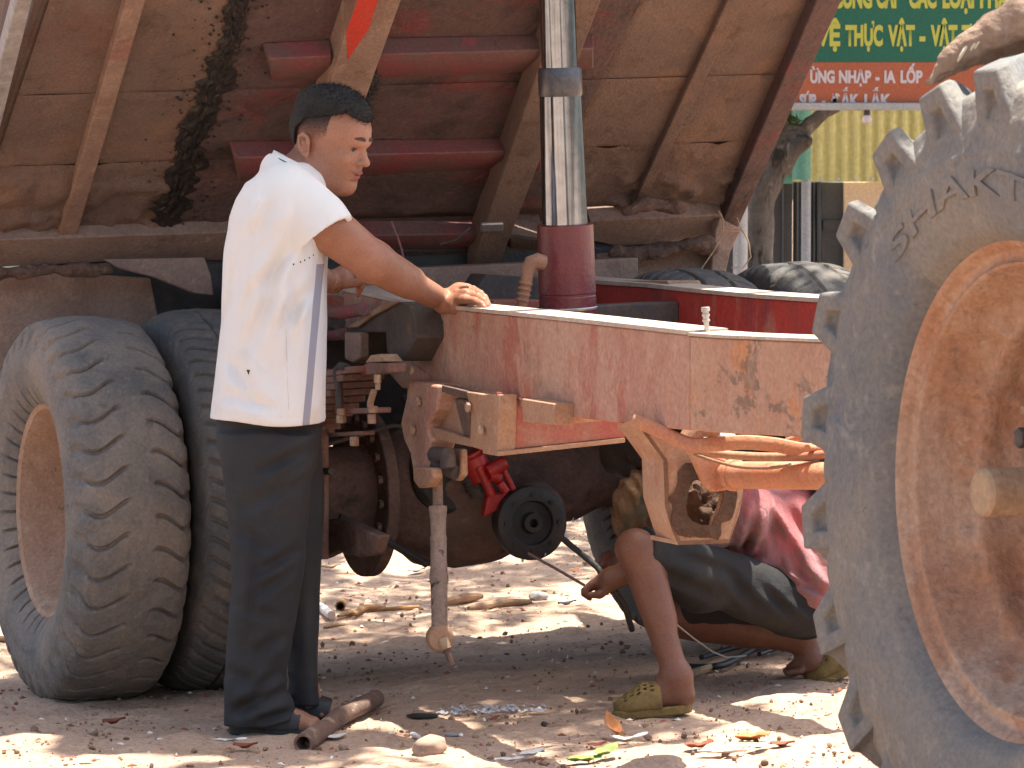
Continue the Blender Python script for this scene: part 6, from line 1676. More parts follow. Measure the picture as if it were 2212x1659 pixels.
# teal post continuing as a grey pole
px0, px1 = at(1712, 300, 18.2), at(1752, 300, 18.2)
o = thing('shop_post', 'post painted teal above and grey below, in front of the dark doors', 'post', ((px0[0] + px1[0]) / 2, 18.2, gz((px0[0] + px1[0]) / 2, 18.2)))
zc_ = at(1730, 388, 18.2)[2]
xm = (px0[0] + px1[0]) / 2
MB().tube([(xm, 18.2, zc_), (xm, 18.2, 3.2)], .040, 24).build('upper_post', 'teal_paint', o)
MB().tube([(xm + .02, 18.2, -.1), (xm + .02, 18.2, zc_)], .021, 20).build('lower_post', 'post_grey', o)
MB().hexa([(xm - .09, 18.22, 1.30 + .1), (xm - .04, 18.22, 1.40), (xm - .04, 18.25, 1.40), (xm - .09, 18.25, 1.40)], [(xm - .09, 18.22, 3.1), (xm - .04, 18.22, 3.1), (xm - .04, 18.25, 3.1), (xm - .09, 18.25, 3.1)]).build('teal_strip', 'teal_paint', o)

# ------------------------------------------------------------ sign
YS = 16.8
sg = thing('shop_sign', 'green and orange shop sign board with yellow and white Vietnamese lettering', 'sign', at(1990, 238, YS))
rect(1520, 2560, -260, 134, YS, .04, 'green_panel', 'sign_green', sg)
rect(1520, 2560, 134.5, 226, YS + .001, .04, 'orange_panel', 'sign_orange', sg)
rect(1520, 2560, 221.5, 238, YS - .03, .06, 'frame_bar', 'sign_frame', sg, bev=.004)
for u in (1600, 2480):
    p = at(u, 238, YS + .06); MB().tube([(p[0], p[1], -.1), (p[0], p[1], 3.0)], .03, 14).build('sign_leg', 'sign_frame', sg)
def word(txt, u0, u1, vt, vb, m, name='lettering', dy=.0015):
    cu = bpy.data.curves.new('t', 'FONT'); cu.body = txt; cu.size = 1.0; cu.offset = .050; cu.extrude = 0.0; cu.resolution_u = 4
    ob = bpy.data.objects.new('t', cu); COL.objects.link(ob)
    dg = bpy.context.evaluated_depsgraph_get(); dg.update()
    me = bpy.data.meshes.new_from_object(ob.evaluated_get(dg))
    co = np.empty(len(me.vertices) * 3); me.vertices.foreach_get('co', co); co = co.reshape(-1, 3)
    bpy.data.objects.remove(ob)
    s = F / YS; a, b = at(u0, vb, YS), at(u1, vb, YS); W = b[0] - a[0]; Hh = (vb - vt) / s
    xa, xb = co[:, 0].min(), co[:, 0].max()
    nco = np.zeros_like(co); nco[:, 0] = (co[:, 0] - xa) / (xb - xa) * W + a[0]; nco[:, 1] = YS - dy; nco[:, 2] = a[2] + co[:, 1] / .735 * Hh
    base = worldloc(sg); me.vertices.foreach_set('co', (nco - base).ravel()); me.update()
    me.materials.clear()
    return link(name, me, m, sg)
for t, a, b in [('CUNG', 1800, 1884), ('CẤP', 1893, 1945), ('CÁC', 1963, 2023), ('LOẠI', 2036, 2104), ('PHÂN', 2117, 2203), ('BÓN', 2220, 2290)]: word(t, a, b, -30, 15, 'sign_yellow')
for t, a, b in [('VỆ', 1762, 1815), ('THỰC', 1826, 1907), ('VẬT', 1918, 1976), ('-', 1986, 1999), ('VẬT', 2010, 2068), ('TƯ', 2077, 2114), ('NÔNG', 2126, 2205), ('NGHIỆP', 2216, 2330)]: word(t, a, b, 54, 97, 'sign_yellow')
for t, a, b in [('ỪNG', 1750, 1803), ('NHẠP', 1812, 1882), ('-', 1891, 1900), ('IA', 1910, 1935), ('LỐP', 1945, 1993)]: word(t, a, b, 152, 178, 'sign_white')
for t, a, b in [('SÚP', 1727, 1763), ('-', 1775, 1783), ('ĐẮK', 1796, 1856), ('LẮK', 1867, 1925)]: word(t, a, b, 203, 229, 'sign_white')
# bulb hanging below the sign
bp = at(1873, 238, YS - .02)
bl = thing('light_bulb', 'pale unlit light bulb hanging just below the sign frame', 'light bulb', at(1873, 268, YS - .02))
MB().lathe([(0, .012), (-.012, .014), (-.016, .014), (-.022, .012)], bp + np.array([0, 0, 0]), (0, 0, 1), 16).build('bulb_cap', 'greasy_black', bl)
MB().lathe([(-.018, .010), (-.026, .016), (-.036, .021), (-.046, .020), (-.053, .013), (-.056, .004)], bp, (0, 0, 1), 20).build('bulb_glass', 'bulb_glass', bl)

# ------------------------------------------------------------ tree with a forked trunk
YT = 17.5
def T(u, v, d=0.0): return at(u, v, YT + d)
tb = T(1632, 600); tb[2] = gz(tb[0], tb[1])
tree = thing('tree', 'rough grey-barked tree trunk forking behind the raised bed edge', 'tree', tb)
pr = [(cap(np.array([tb[0] - .02, YT, -.1]), T(1632, 590), .10, .070), .03), (cap(T(1632, 590), T(1652, 400), .068, .060), .03), (cap(T(1652, 400), T(1690, 330), .058, .055), .03),
      (cap(T(1690, 330), T(1725, 290), .055, .036), .02), (cap(T(1725, 290), T(1800, 225, .05), .034, .030), .02), (cap(T(1800, 225, .05), T(1900, 130, .2), .030, .026), .02), (cap(T(1690, 330), T(1680, 150, .1), .055, .05), .03), (cap(T(1680, 150, .1), T(1640, -300, .2), .05, .04), .03),
      (cap(T(1690, 345, -.02), T(1740, 305, -.05), .045, .035), .02)]
o = sdf_obj('trunk', pr, T(1500, 800) - np.array([0, .5, .8]), T(1980, -200) + np.array([0, .6, .1]), .012, 'bark', tree, k=.02, post=lambda P, d: d + .012 * fbm(P[:, 0] * 22, P[:, 1] * 22, P[:, 2] * 7, 3))
def leaf_cloud(centres, n, size, m, name, parent, keep=None, seed=1, kind='stuff'):
    r = np.random.RandomState(seed); C = np.array([c[:3] for c in centres]); Rr = np.array([c[3] for c in centres])
    k = r.choice(len(C), n, p=Rr ** 3 / (Rr ** 3).sum()) if len(C) > 1 else np.zeros(n, int)
    d = r.normal(size=(n, 3)); d /= np.linalg.norm(d, axis=1)[:, None]
    p = C[k] + d * (Rr[k] * r.uniform(.2, 1, n) ** .5)[:, None] * np.array([1, 1, .45])
    if keep is not None: p = p[keep(p)]; n = len(p)
    ax = r.normal(size=(n, 3)); ax[:, 2] *= .5; ax /= np.linalg.norm(ax, axis=1)[:, None]
    nn = r.normal(size=(n, 3)) * .6 + np.array([0, 0, 1.0]); sd = np.cross(ax, nn); sd /= np.linalg.norm(sd, axis=1)[:, None]
    L = size * r.uniform(.7, 1.3, n)[:, None]
    q = np.stack([p - ax * L, p + sd * L * .38, p + ax * L, p - sd * L * .38], 1).reshape(-1, 3)
    base = worldloc(parent)
    return tag(quad_obj(q - base, np.arange(4 * n).reshape(n, 4), name, m, parent, None, 180), kind=kind)
leaf_cloud([(*T(1700, -250), .9), (*T(1500, -330, .5), 1.0), (*T(1950, -260, .6), .8), (*T(1800, -420, -.5), 1.0)], 5200, .07, 'leaf_green', 'crown', tree, seed=3)
leaf_cloud([(*T(1704, 262, .0), .05)], 40, .022, 'leaf_green', 'twig_leaves', tree, seed=4)

# ------------------------------------------------------------ unseen tree added for shade; its crown is shaped to leave sun patches
def inpoly(px, py, poly):
    x = np.array([p[0] for p in poly]); y = np.array([p[1] for p in poly]); r = np.zeros(px.shape, bool); j = len(poly) - 1
    for i in range(len(poly)):
        c = ((y[i] > py) != (y[j] > py)) & (px < (x[j] - x[i]) * (py - y[i]) / (y[j] - y[i] + 1e-12) + x[i]); r ^= c; j = i
    return r
SUNV = np.array(SUN_TO)
def shadow_at(p, z):   # where the shadow of p falls at height z
    return p - SUNV * ((p[:, 2] - z) / SUNV[2])[:, None]
OPEN = [[(-200, 1526), (150, 1545), (310, 1592), (500, 1640), (640, 1760), (-200, 1760)],
        [(1240, 1632), (1460, 1604), (1600, 1558), (1700, 1508), (1860, 1480), (1960, 1560), (2000, 1760), (1000, 1760), (1080, 1668)],
        [(790, 1622), (1130, 1612), (1180, 1640), (900, 1656)],
        [(690, 1446), (900, 1452), (1180, 1372), (1420, 1350), (1400, 1322), (1100, 1352), (850, 1408)]]
OPENW = [[tuple(atG(u, v)[:2]) for u, v in poly] for poly in OPEN]
def keep_leaf(p):  # drops crown leaves wherever the sun is meant to come through
    ok = np.ones(len(p), bool)
    g = shadow_at(p, .02); jit = .06
    gx_ = g[:, 0] + jit * noise3(g[:, 0] * 6, g[:, 1] * 6, 1.0); gy_ = g[:, 1] + jit * .9 * noise3(g[:, 0] * 5, g[:, 1] * 5, 7.0)
    for W in OPENW: ok &= ~inpoly(gx_, gy_, W)
    ok &= ~((g[:, 1] > 13.1) & (fbm(g[:, 0] * 2.6, g[:, 1] * 2.0, 0.3, 3) > .42))
    for z, l0, l1, t0, t1 in ((1.09, LR - .05, LR + .15, .78, 4.5), (1.13, LF - .04, LF + .14, .5, 4.5), (1.20, LR - .14, LR + .13, .66, 1.05)):
        s = shadow_at(p, z); q = s - C0; t = q @ ST; l = q @ SA
        ok &= ~((l > l0) & (l < l1) & (t > t0) & (t < t1))
    s = shadow_at(p, 1.45); ok |= (np.abs(s[:, 0] + .66) < .21) & (np.abs(s[:, 1] - 10.50) < .25)
    s = shadow_at(p, .62); ok &= ~((np.abs(s[:, 0] - K(1725, 1100)[0]) < .22) & (np.abs(s[:, 1] - KY - .22) < .30))
    return ok
st_b = np.array([-3.3, 8.6, 0.0]); st_b[2] = gz(st_b[0], st_b[1])
shade = thing('unseen_shade_tree', 'spreading shade tree whose crown hangs over the yard above the truck', 'tree', st_b)
MB().tube([st_b - [0, 0, .1], st_b + [0.1, 0, 1.6], st_b + [.35, .1, 3.0], st_b + [1.2, .0, 4.3]], [.24, .19, .16, .12], 20).build('trunk', 'bark', shade)
for (dx, dy, dz) in [(3.6, 1.2, 5.6), (3.0, -2.0, 5.5), (5.6, -.4, 5.9), (1.6, 3.0, 5.4), (5.4, 3.0, 5.8)]:
    e = st_b + np.array([dx, dy, dz]); a = st_b + np.array([.9, .0, 3.9]); MB().tube([a, lerp(a, e, .5) + [0, 0, .35], e], [.10, .06, .02], 10).build('limb', 'bark', shade)
cents = []
rs_ = random.Random(11)
for i in range(62):
    cents.append((rs_.uniform(-2.6, 3.4), rs_.uniform(3.4, 19.5), rs_.uniform(4.9, 6.0), rs_.uniform(.75, 1.15)))
for (mx, my) in ((-.75, 10.45), (-.5, 10.55), (-.6, 10.3), (-.35, 10.7), (-.9, 10.7)):  # extra leaf clumps placed to keep the sun off the standing man
    q_ = np.array([mx, my, 1.4]) + SUNV * (3.9 / SUNV[2]); cents.append((*q_, .6)); cents.append((q_[0], q_[1], q_[2] + .4, .6))
leaf_cloud(cents, 105000, .052, 'leaf_green', 'crown', shade, keep=keep_leaf, seed=9)
# unseen trees added around the yard to give the chrome dark reflections
for i, (x, y, r_) in enumerate([(-7, -6, 2.2), (-1.5, -9, 2.6), (5, -7, 2.3), (11, 2, 2.4), (-10, 4, 2.3)]):
    b = np.array([x, y, 0.0]); b[2] = gz(x, y)
    tr_ = thing('reflection_tree', ['low broad tree left of the yard behind the camera', 'tallest leafy tree behind the camera', 'leafy tree right of the tallest one behind the camera', 'leafy tree far to the right of the truck', 'leafy tree far to the left of the truck'][i], 'tree', b)
    MB().tube([b - [0, 0, .1], b + [.1, .1, 1.6], b + [0, .2, 3.2]], [.18, .14, .08], 12).build('trunk', 'bark', tr_)
    leaf_cloud([(x + rs_.uniform(-1, 1), y + rs_.uniform(-1, 1), 2.4 + .8 * k, r_ * .62) for k in range(4)], 2600, .16, 'leaf_green', 'crown', tr_, seed=20 + i)

# ------------------------------------------------------------ tarpaulin over the tractor's fender, with cords
def Tp(u, v, d=0.0): return at(u, v, 7.85 + d)
tarp = thing('tarpaulin', 'brown rolled tarpaulin with pale cord lashing above the tractor tyre', 'tarpaulin', Tp(2200, 60))
pts = [Tp(2012, 172), Tp(2050, 130), Tp(2095, 98), Tp(2150, 66), Tp(2212, 34), Tp(2290, 0), Tp(2380, -30)]
pr = []
rads = [.006, .018, .024, .032, .040, .05, .055]
for i in range(6): pr.append(cap(pts[i], pts[i + 1], rads[i], rads[i + 1]))
low = [Tp(2008, 176, .1), Tp(2060, 140, .1), Tp(2120, 112, .1), Tp(2212, 78, .1), Tp(2380, 30, .1)]
for i in range(4): pr.append(cap(low[i], low[i + 1], [.006, .014, .02, .03][i], [.014, .02, .03, .04][i]))
sdf_obj('cloth', pr, Tp(1980, 200) - np.array([0, .2, .05]), Tp(2450, -80) + np.array([0, .4, .1]), .0045, 'tarp_brown', tarp, k=.02, post=lambda P, d: d + .004 * fbm(P[:, 0] * 40, P[:, 1] * 40, P[:, 2] * 60, 3) + .004 * np.sin((P[:, 0] * .55 + P[:, 2]) * 160) * 0)
for (u, v) in [(2103, 92), (2112, 88), (2078, 112)]:
    c = Tp(u, v); R_r = .027
    MB().tube([c + np.array([0, 0, 0]) + R_r * (np.array([0, -1, 0]) * math.cos(a) + nrm(np.array([.5, 0, .86])) * math.sin(a)) for a in np.linspace(-1.2, 1.6, 12)], .0035, 6).build('cord', 'rope', tarp)

# ------------------------------------------------------------ things on the ground
def blob(name, m, p, r, seed, sq=(1, 1, 1), rot=0, label=None, cat=None, amp=.25, sub=3):
    bm = bmesh.new(); bmesh.ops.create_icosphere(bm, subdivisions=sub, radius=1.0)
    co = np.array([v.co for v in bm.verts])
    n = fbm(co[:, 0] * 1.1 + seed, co[:, 1] * 1.1, co[:, 2] * 1.1, 3)
    # a few flattened facets, as broken stone has
    rg = np.random.RandomState(seed)
    R_ = 1 + amp * n
    for _ in range(7):
        f = rg.normal(size=3); f /= np.linalg.norm(f); h = rg.uniform(.62, .85); dp = (co * R_[:, None]) @ f; R_ = np.where(dp > h, R_ * h / np.maximum(dp, 1e-6) * .6 + R_ * .4, R_)
    c, s = math.cos(rot), math.sin(rot)
    for v, k in zip(bm.verts, R_):
        x, y, z = v.co.x * k * r * sq[0], v.co.y * k * r * sq[1], v.co.z * k * r * sq[2]
        v.co = (c * x - s * y, s * x + c * y, z + r * sq[2] * .62)
    me = bpy.data.meshes.new(name); bm.to_mesh(me); bm.free(); finish(me, 60)
    o = link(name, me, m, None, (p[0], p[1], gz(p[0], p[1])))
    return tag(o, label, cat)
def px(w, p): return w / (F / p[1]) / 2
p = atG(925, 1632); blob('stone', 'stone', p, px(86, p), 3, (1, .8, .66), .2, 'large tan rounded stone in the foreground, right of the hollow pipe', 'stone')
p = atG(1165, 1298); blob('stone', 'stone_grey', p, px(42, p), 5, (1, .8, .62), .4, 'small grey stone lying beyond the long sticks', 'stone')
p = atG(740, 1620); blob('stone', 'stone', p, px(26, p), 8, (1, .8, .7), 1, 'pebble touching the near side of the hollow pipe end', 'stone')
p = atG(668, 1614); blob('stone', 'stone', p, px(34, p), 9, (1, .9, .6), 2, 'pale pebble blocking the mouth of the hollow pipe', 'stone')
p = atG(200, 1588); blob('stone', 'stone', p, px(30, p), 12, (1, .8, .7), 2, 'tan pebble at the edge of the sunlit ground below the outer tyre', 'stone')
p = atG(830, 1320); blob('stone', 'rust_pipe', p, px(12, p), 14, (.8, .8, 1.3), 0, 'little dark brown lump left of the hanging rod', 'stone')
p = atG(1400, 1595); blob('stone', 'stone', p, px(20, p), 15, (1, .8, .8), 0, 'small reddish stone under the folded orange leaf', 'stone')
def hollow(pts, r, name, m, label, cat, n=22, inner=.72, wob=.1):
    P = [np.asarray(q, float) for q in pts]
    mb = MB(); d = nrm(P[0] - P[1])
    k = 12; path = []
    for i in range(len(P) - 1):
        for j in range(k): path.append(lerp(P[i], P[i + 1], j / k))
    path.append(P[-1]); rr2 = [r * (1 + wob * float(noise3(i * .35, 0, r * 100))) for i in range(len(path))]
    mb.tube(path, rr2, n, cap=False); ip = path[:8]; mb.tube([path[0]] + [q for q in ip[1:]], [rr2[0] * inner] * 8, n, cap=False)
    # ring face at the open end, and closed far end
    a = len(path) * n
    mb.f += [(j, (j + 1) % n, a + (j + 1) % n, a + j) for j in range(n)]
    mb.f.append(tuple((len(path) - 1) * n + j for j in range(n)))
    return tag(mb.build(name, m), label, cat)
def g3(u, v, dz): p = atG(u, v); p[2] += dz; return p
hollow([g3(655, 1625, .022), g3(700, 1596, .024), g3(735, 1570, .028), g3(812, 1530, .026)], .024, 'hollow_pipe', 'rust_pipe', 'short hollow rusty pipe lying in front of the standing man\'s sandal', 'pipe')
def stick(pts, r, name, m, label, cat, flat=None, group=None):
    P = [g3(*q) for q in pts]; k = len(P); path = []
    for i in range(k - 1):
        for j in range(6): path.append(lerp(P[i], P[i + 1], j / 6))
    path.append(P[-1]); n = len(path)
    rr2 = [r * (1 + .15 * float(noise3(i * .7, r * 90, 0))) * (1 - .45 * (abs(i / (n - 1) - .5) * 2) ** 4) for i in range(n)]
    return tag(MB().tube(path, rr2, 10, flat=flat).build(name, m), label, cat, group)
stick([(1012, 1322, .012), (1080, 1312, .014), (1148, 1306, .010)], .013, 'stick', 'stick', 'longer pointed tan stick right of the hanging rod', 'stick')
stick([(955, 1310, .012), (1000, 1302, .016), (1042, 1296, .012)], .015, 'stick', 'stick', 'stubby thick stick touching the hanging rod', 'stick')
stick([(700, 1364, .012), (725, 1360, .012), (752, 1358, .01)], .010, 'stick', 'stick', 'short stick in the shade just right of the standing man', 'stick')
stick([(730, 1335, .006), (800, 1325, .012), (850, 1322, .01), (905, 1316, .008)], .008, 'stick', 'leaf_dry', 'long curled dry pod left of the hanging rod', 'stick')
stick([(765, 1335, .014), (790, 1326, .020), (830, 1323, .016)], .010, 'stick', 'leaf_dry', 'pale dry husk lying across the curled pod', 'husk')
hollow([g3(690, 1322, .018), g3(703, 1330, .016), g3(716, 1336, .010)], .014, 'husk', 'paper_white', 'white and orange husk beside the standing man\'s calf', 'husk', 14)
hollow([g3(735, 1322, .018), g3(738, 1316, .018)], .016, 'husk', 'leaf_dry', 'round open tan husk right of the white one', 'husk', 14)
stick([(10, 1348, .010), (24, 1346, .012), (36, 1345, .010)], .011, 'stick', 'stick', 'pink-tan stub at the far left edge behind the outer tyre', 'stick')
stick([(-20, 1386, .010), (20, 1388, .010), (55, 1392, .010)], .010, 'stick', 'stick', 'thin stick at the left edge nearer than the pink stub', 'stick')
stick([(880, 1552, .006), (945, 1553, .007)], .008, 'stick', 'greasy_black', 'black bar end lying in shade left of the white chips', 'bar')
stick([(1170, 1572, .006), (1180, 1571, .006)], .010, 'bolt', 'greasy_black', 'tiny green-black cap end of the thin stick in the foreground', 'cap')
stick([(1181, 1573, .004), (1236, 1569, .005)], .005, 'stick', 'stick', 'thin tan stick with a dark end in front of the front clog', 'stick')
stick([(960, 1592, .006), (990, 1592, .006)], .006, 'tube_piece', 'stone_grey', 'grey-green plastic bit above the large tan stone', 'plastic bit')
stick([(888, 1592, .008), (906, 1598, .007)], .007, 'tube_piece', 'paper_white', 'small white and blue plastic cap left of the large tan stone', 'plastic bit')
stick([(1440, 1480, .012), (1490, 1468, .014), (1560, 1440, .012)], .011, 'stick', 'wood', 'flat pale stick under the black cables by the front clog', 'stick')
stick([(805, 1310, .004), (738, 1310, .004)][:2], .004, 'wrapper', 'jack_red', 'small red scrap on the ground right of the standing man', 'scrap') if False else None
def leaf(p, L, w, m, name, label, cat, rot=0.0, curl=.5, tilt=.2, fold=.35, group=None, lift=.006):
    n, k = 9, 5; rows = []
    c, s = math.cos(rot), math.sin(rot); base = np.array([p[0], p[1], gz(p[0], p[1]) + lift])
    for i in range(n):
        x = i / (n - 1); ww = w * math.sin(math.pi * min(1, x * .96 + .03)) ** .8; row = []
        for j in range(k):
            y = (j / (k - 1) - .5) * 2
            X = (x - .5) * L; Y_ = y * ww / 2; Z = curl * L * (x - .5) ** 2 + fold * abs(y) * ww / 2 + tilt * (x) * L * .5 + .004 * float(noise3(x * 5, y * 3, L * 50))
            row.append(base + np.array([c * X - s * Y_, s * X + c * Y_, Z]))
        rows.append(row)
    o = grid_mesh(np.array(rows), name, m, None, angle=180, origin=base)
    o.modifiers.new('thick', 'SOLIDIFY').thickness = .0008
    return tag(o, label, cat, group)
for (u, v, L, w, m, lab, rot, cu, ti, fo) in [
    (1325, 1600, .085, .04, 'leaf_orange', 'upright folded orange leaf tip in the sunlit foreground', 1.9, .9, 1.1, .6),
    (1358, 1608, .095, .035, 'paper_white', 'pale dry leaf lying against the upright orange one', .1, .7, .15, .5),
    (1290, 1618, .05, .03, 'leaf_rust', 'rust-brown leaf left of the folded orange leaf', .3, .5, .2, .4),
    (1625, 1605, .09, .05, 'leaf_orange', 'bright orange crumpled leaf among white scraps at the right', .2, .5, .15, .5),
    (1510, 1622, .075, .035, 'leaf_rust', 'dark rust leaf left of the bright orange one', .3, .6, .2, .5),
    (1690, 1618, .06, .035, 'leaf_rust', 'brown leaf right of the bright orange one', -.2, .5, .2, .5),
    (1262, 1650, .085, .045, 'leaf_lime', 'lime green leaf at the bottom edge, left one of the pair', .1, .3, .1, .4),
    (1310, 1642, .075, .05, 'leaf_lime', 'lime green leaf at the bottom edge, taller right one of the pair', .8, .7, .5, .5),
    (246, 1570, .06, .035, 'leaf_rust', 'rust leaf in the shade below the outer rear tyre', .0, .6, .3, .6),
    (530, 1622, .065, .035, 'leaf_rust', 'dark red-brown leaf in front of the standing man, left of the pipe', -.3, .6, .2, .5),
    (725, 1602, .06, .04, 'paper_white', 'pale leaf scrap just behind the hollow pipe', .3, .5, .2, .4),
    (495, 1605, .09, .02, 'paper_white', 'long white sliver left of the sandals', .05, .2, .05, .3),
    (180, 1652, .05, .03, 'paper_white', 'white scrap at the bottom left in sunlight', .2, .5, .2, .4),
    (1560, 1632, .12, .035, 'paper_white', 'large white paper scrap under the rust leaf at the right', -.05, .2, .05, .4),
    (1640, 1622, .06, .03, 'sign_white', 'small white and blue scrap under the orange leaf', .4, .5, .2, .5),
    (1900, 1650, .03, .02, 'paper_white', 'tiny white scrap by the tractor tyre', .2, .3, .2, .3),
    (1150, 1640, .07, .035, 'paper_white', 'pale dry leaf in the sunlit foreground right of the large stone', .5, .5, .3, .5),
    (1100, 1648, .07, .03, 'paper_white', 'flat pale husk lying next to the pale dry leaf', .1, .2, .1, .3),
    (900, 1240, .06, .035, 'stone_grey', 'grey dry leaf on the lit ground beneath the axle', .3, .5, .2, .5),
    (715, 1232, .07, .02, 'leaf_dry', 'curled dry strip on the lit ground right of the standing man\'s knee', .2, .6, .2, .4),
    (1243, 1240, .035, .025, 'leaf_orange', 'small orange scrap on the gravel by the thin rod', 1.2, .4, .6, .3),
    (750, 1293, .05, .012, 'jack_red', 'small red scrap on the ground right of the standing man', .0, .1, .1, .2),
    (1225, 1312, .06, .03, 'greasy_black', 'black crumpled scrap right of the grey stone', .2, .5, .3, .5),
    (1340, 1598, .04, .02, 'leaf_dry', 'dry stalk beside the folded leaf', .9, .3, .5, .3)]:
    p = atG(u, v); leaf(p, L, w, m, 'leaf' if 'leaf' in lab else 'scrap', lab, 'leaf' if 'leaf' in lab else 'scrap', rot, cu, ti, fo)
# many small bits: clods, chips, straws, leaf scraps
def scatter(n, m, name, label, fn, seed, reg, shape='clod', parent=None):
    r = np.random.RandomState(seed); vs, fs = [], []
    ico_v = np.array([(0, 0, 1), (.894, 0, .447), (.276, .851, .447), (-.724, .526, .447), (-.724, -.526, .447), (.276, -.851, .447), (.724, .526, -.447), (-.276, .851, -.447), (-.894, 0, -.447), (-.276, -.851, -.447), (.724, -.526, -.447), (0, 0, -1)])
    ico_f = np.array([(0, 1, 2), (0, 2, 3), (0, 3, 4), (0, 4, 5), (0, 5, 1), (1, 6, 2), (2, 7, 3), (3, 8, 4), (4, 9, 5), (5, 10, 1), (2, 6, 7), (3, 7, 8), (4, 8, 9), (5, 9, 10), (1, 10, 6), (6, 11, 7), (7, 11, 8), (8, 11, 9), (9, 11, 10), (10, 11, 6)])
    ux = r.uniform(reg[0], reg[1], n); vy = r.uniform(0, 1, n) ** .8 * (reg[3] - reg[2]) + reg[2]
    P = np.array([atZ(a, b, .015) for a, b in zip(ux, vy)]); P[:, 2] = gz(P[:, 0], P[:, 1])
    if fn is not None: P = P[fn(P)]; n = len(P)
    if shape == 'clod':
        sz = .0020 + .0075 * r.uniform(0, 1, n) ** 6
        V_ = ico_v[None] * (1 + .35 * r.normal(size=(n, 12, 1)) * .6) * sz[:, None, None] * r.uniform(.6, 1.3, (n, 1, 3)) + P[:, None] + np.array([0, 0, 1]) * (sz * .3)[:, None, None]
        Fq = (ico_f[None] + (np.arange(n) * 12)[:, None, None]).reshape(-1, 3); V_ = V_.reshape(-1, 3)
    else:
        L = r.uniform(.012, .055, n); a = r.uniform(0, math.pi, n); w = (r.uniform(.0012, .003, n) if shape == 'straw' else r.uniform(.006, .014, n)); L = L if shape == 'straw' else L * .45
        d = np.stack([np.cos(a), np.sin(a), r.uniform(-.15, .15, n)], 1) * L[:, None] / 2; s_ = np.stack([-np.sin(a), np.cos(a), r.uniform(-.4, .4, n)], 1) * w[:, None] / 2
        z = np.array([0, 0, 1]) * (.004 + np.abs(d[:, 2]))[:, None]
        h = np.array([0, 0, 1]) * (w * .5)[:, None]
        V_ = np.stack([P + z - d - s_, P + z + d - s_ * .6, P + z + d + s_ * .6, P + z - d + s_, P + z + h], 1).reshape(-1, 3); b = (np.arange(n) * 5)[:, None]
        Fq = np.concatenate([b + np.array([[0, 1, 4]]), b + np.array([[1, 2, 4]]), b + np.array([[2, 3, 4]]), b + np.array([[3, 0, 4]]), b + np.array([[2, 1, 0]]), b + np.array([[3, 2, 0]])])
    o = quad_obj(V_, Fq, name, m, None, None, 60)
    return tag(o, label, None, kind='stuff')
scatter(6500, 'crumbs', 'dirt_crumbs', 'crumbs of dry reddish dirt', None, 2, (-120, 2330, 1090, 1720))
scatter(330, 'stone', 'small_pebbles', 'small tan pebbles strewn over the dirt', None, 3, (-120, 2330, 1090, 1720))
scatter(1500, 'straw', 'straw_bits', 'short straws and splinters', None, 4, (-120, 2330, 1100, 1720), 'straw')
scatter(420, 'leaf_rust', 'leaf_scraps', 'small dark leaf scraps', None, 5, (-120, 2330, 1110, 1720), 'flake')
scatter(260, 'paper_white', 'pale_chips', 'small pale chips', None, 6, (-120, 2330, 1150, 1720), 'flake')
scatter(2600, 'stone_grey', 'grey_gravel', 'grey gravel beyond the axle', lambda P: P[:, 0] > -.1, 8, (1000, 1500, 1085, 1240))
scatter(90, 'sign_white', 'white_chips', 'line of white chips in the foreground shade', None, 9, (945, 1180, 1543, 1556), 'flake')
# small white drops in the air below the axle
dm = MB()
for (u, v, y) in [(1142, 1362, 11.3), (1163, 1407, 11.1), (1208, 1404, 11.1), (1226, 1418, 11.0), (1193, 1426, 11.1), (1268, 1431, 11.0), (1162, 1486, 10.9), (1178, 1518, 10.8), (1215, 1522, 10.8), (1312, 1367, 11.2), (1238, 1122, 11.2), (1223, 1166, 11.2), (1178, 1198, 11.2)]:
    p = at(u, v, y); dm.tube([p + np.array([.001, 0, .004]), p - np.array([.001, 0, .004])], .0016, 6)
tag(dm.build('falling_drops', 'sign_white', None), 'small white drops falling from the axle', None, kind='stuff')
# ------------------------------------------------------------ bottle jack and dark pipes in front of the axle
def J(x, y, t=.30): return atT(*P9(x, y), t)
jk = thing('bottle_jack', 'red hydraulic jack wedged between the axle and the cross member', 'jack', J(1200, 560))
ax_ = nrm(J(1080, 180) - J(1230, 500))
MB().lathe([(-.0, .038), (.07, .038), (.075, .032), (.085, .032)], J(1110, 250) - ax_ * .03, ax_, 26).build('jack_head', 'jack_red', jk, bev=.003)
MB().tube([J(1110, 230, .33), J(1200, 420, .33)], .014, 12).build('jack_arm', 'jack_red', jk)
MB().lathe([(-.03, .020), (.03, .020), (.032, .016)], J(1230, 235, .34), nrm(J(1280, 210, .34) - J(1190, 260, .34)), 18).build('pump_barrel', 'jack_red', jk, bev=.002)
MB().tube([J(1275, 240, .33), J(1350, 390, .33)], .0095, 12).build('jack_link', 'jack_red', jk)
MB().tube([J(1255, 340, .35), J(1300, 400, .35)], .012, 12).build('jack_link', 'jack_red', jk)
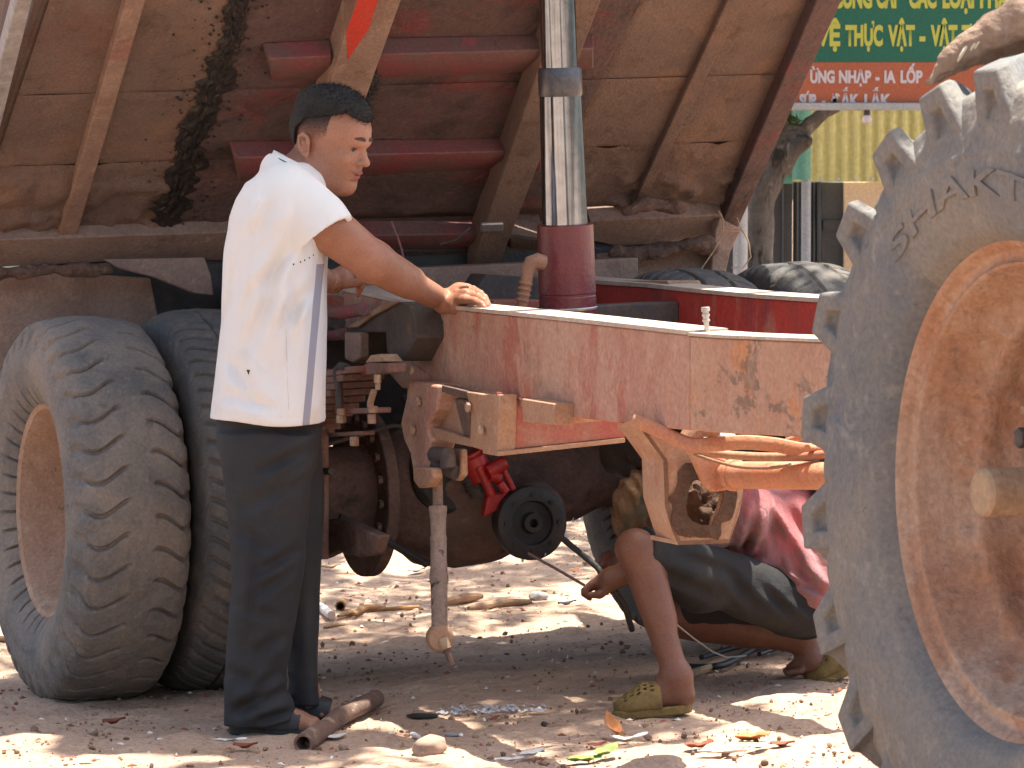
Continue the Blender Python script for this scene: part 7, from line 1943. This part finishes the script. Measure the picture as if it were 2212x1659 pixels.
MB().tube([J(1190, 290, .34), J(1260, 310, .34)], .016, 12).build('jack_link', 'jack_red', jk)
MB().prism([J(1150, 410), J(1330, 400), J(1290, 500), J(1120, 570)], ST * .03).build('jack_foot', 'jack_red', jk, bev=.006)
MB().lathe([(0, .030), (.10, .030)], J(1120, 420, .28), ax_, 20).build('jack_ram', 'dark_iron', jk)
for k in range(7): MB().lathe([(0, .032), (.004, .034), (.008, .032)], J(1120, 420, .28) + ax_ * (.02 + .011 * k), ax_, 20).build('ram_ring', 'dark_iron', jk)
# ------------------------------------------------------------ cables by the crouching man
def cable(pts, r, m, label, name='cable'):
    P = [g3(*q) for q in pts]; path = []
    k = len(P)
    for i in range(k - 1):
        p0, p1, p2, p3 = P[max(i - 1, 0)], P[i], P[i + 1], P[min(i + 2, k - 1)]
        for f in np.linspace(0, 1, 8, endpoint=False): path.append(.5 * ((2 * p1) + (-p0 + p2) * f + (2 * p0 - 5 * p1 + 4 * p2 - p3) * f * f + (-p0 + 3 * p1 - 3 * p2 + p3) * f ** 3))
    path.append(P[-1]); return tag(MB().tube(path, r, 8).build(name, m), label, 'cable')
cable([(1478, 1450, .012), (1560, 1448, .014), (1640, 1420, .03), (1700, 1412, .02)], .010, 'cable_black', 'thickest black cable bundle strand nearest the front clog')
cable([(1515, 1437, .022), (1600, 1418, .03), (1660, 1410, .03), (1740, 1400, .02)], .008, 'cable_black', 'black cable lying along the top of the bundle')
cable([(1640, 1428, .02), (1700, 1415, .025), (1720, 1430, .02)], .007, 'cable_black', 'short curved black cable by the rear foot')
cable([(1780, 1408, .02), (1850, 1402, .02), (1900, 1405, .02)], .008, 'cable_black', 'upper black cable running behind the tractor tyre')
cable([(1850, 1426, .02), (1890, 1420, .02), (1960, 1424, .02)], .009, 'cable_black', 'lower black cable running behind the tractor tyre')
o = MB().tube([K(1457, 1345, .1), K(1500, 1380, .2), K(1540, 1408, .3), K(1570, 1420, .32), K(1612, 1416, .34)], .0022, 6).build('thin_wire', 'cable_white')
tag(o, 'thin pale wire curving down from the crouching man\'s shin', 'wire')
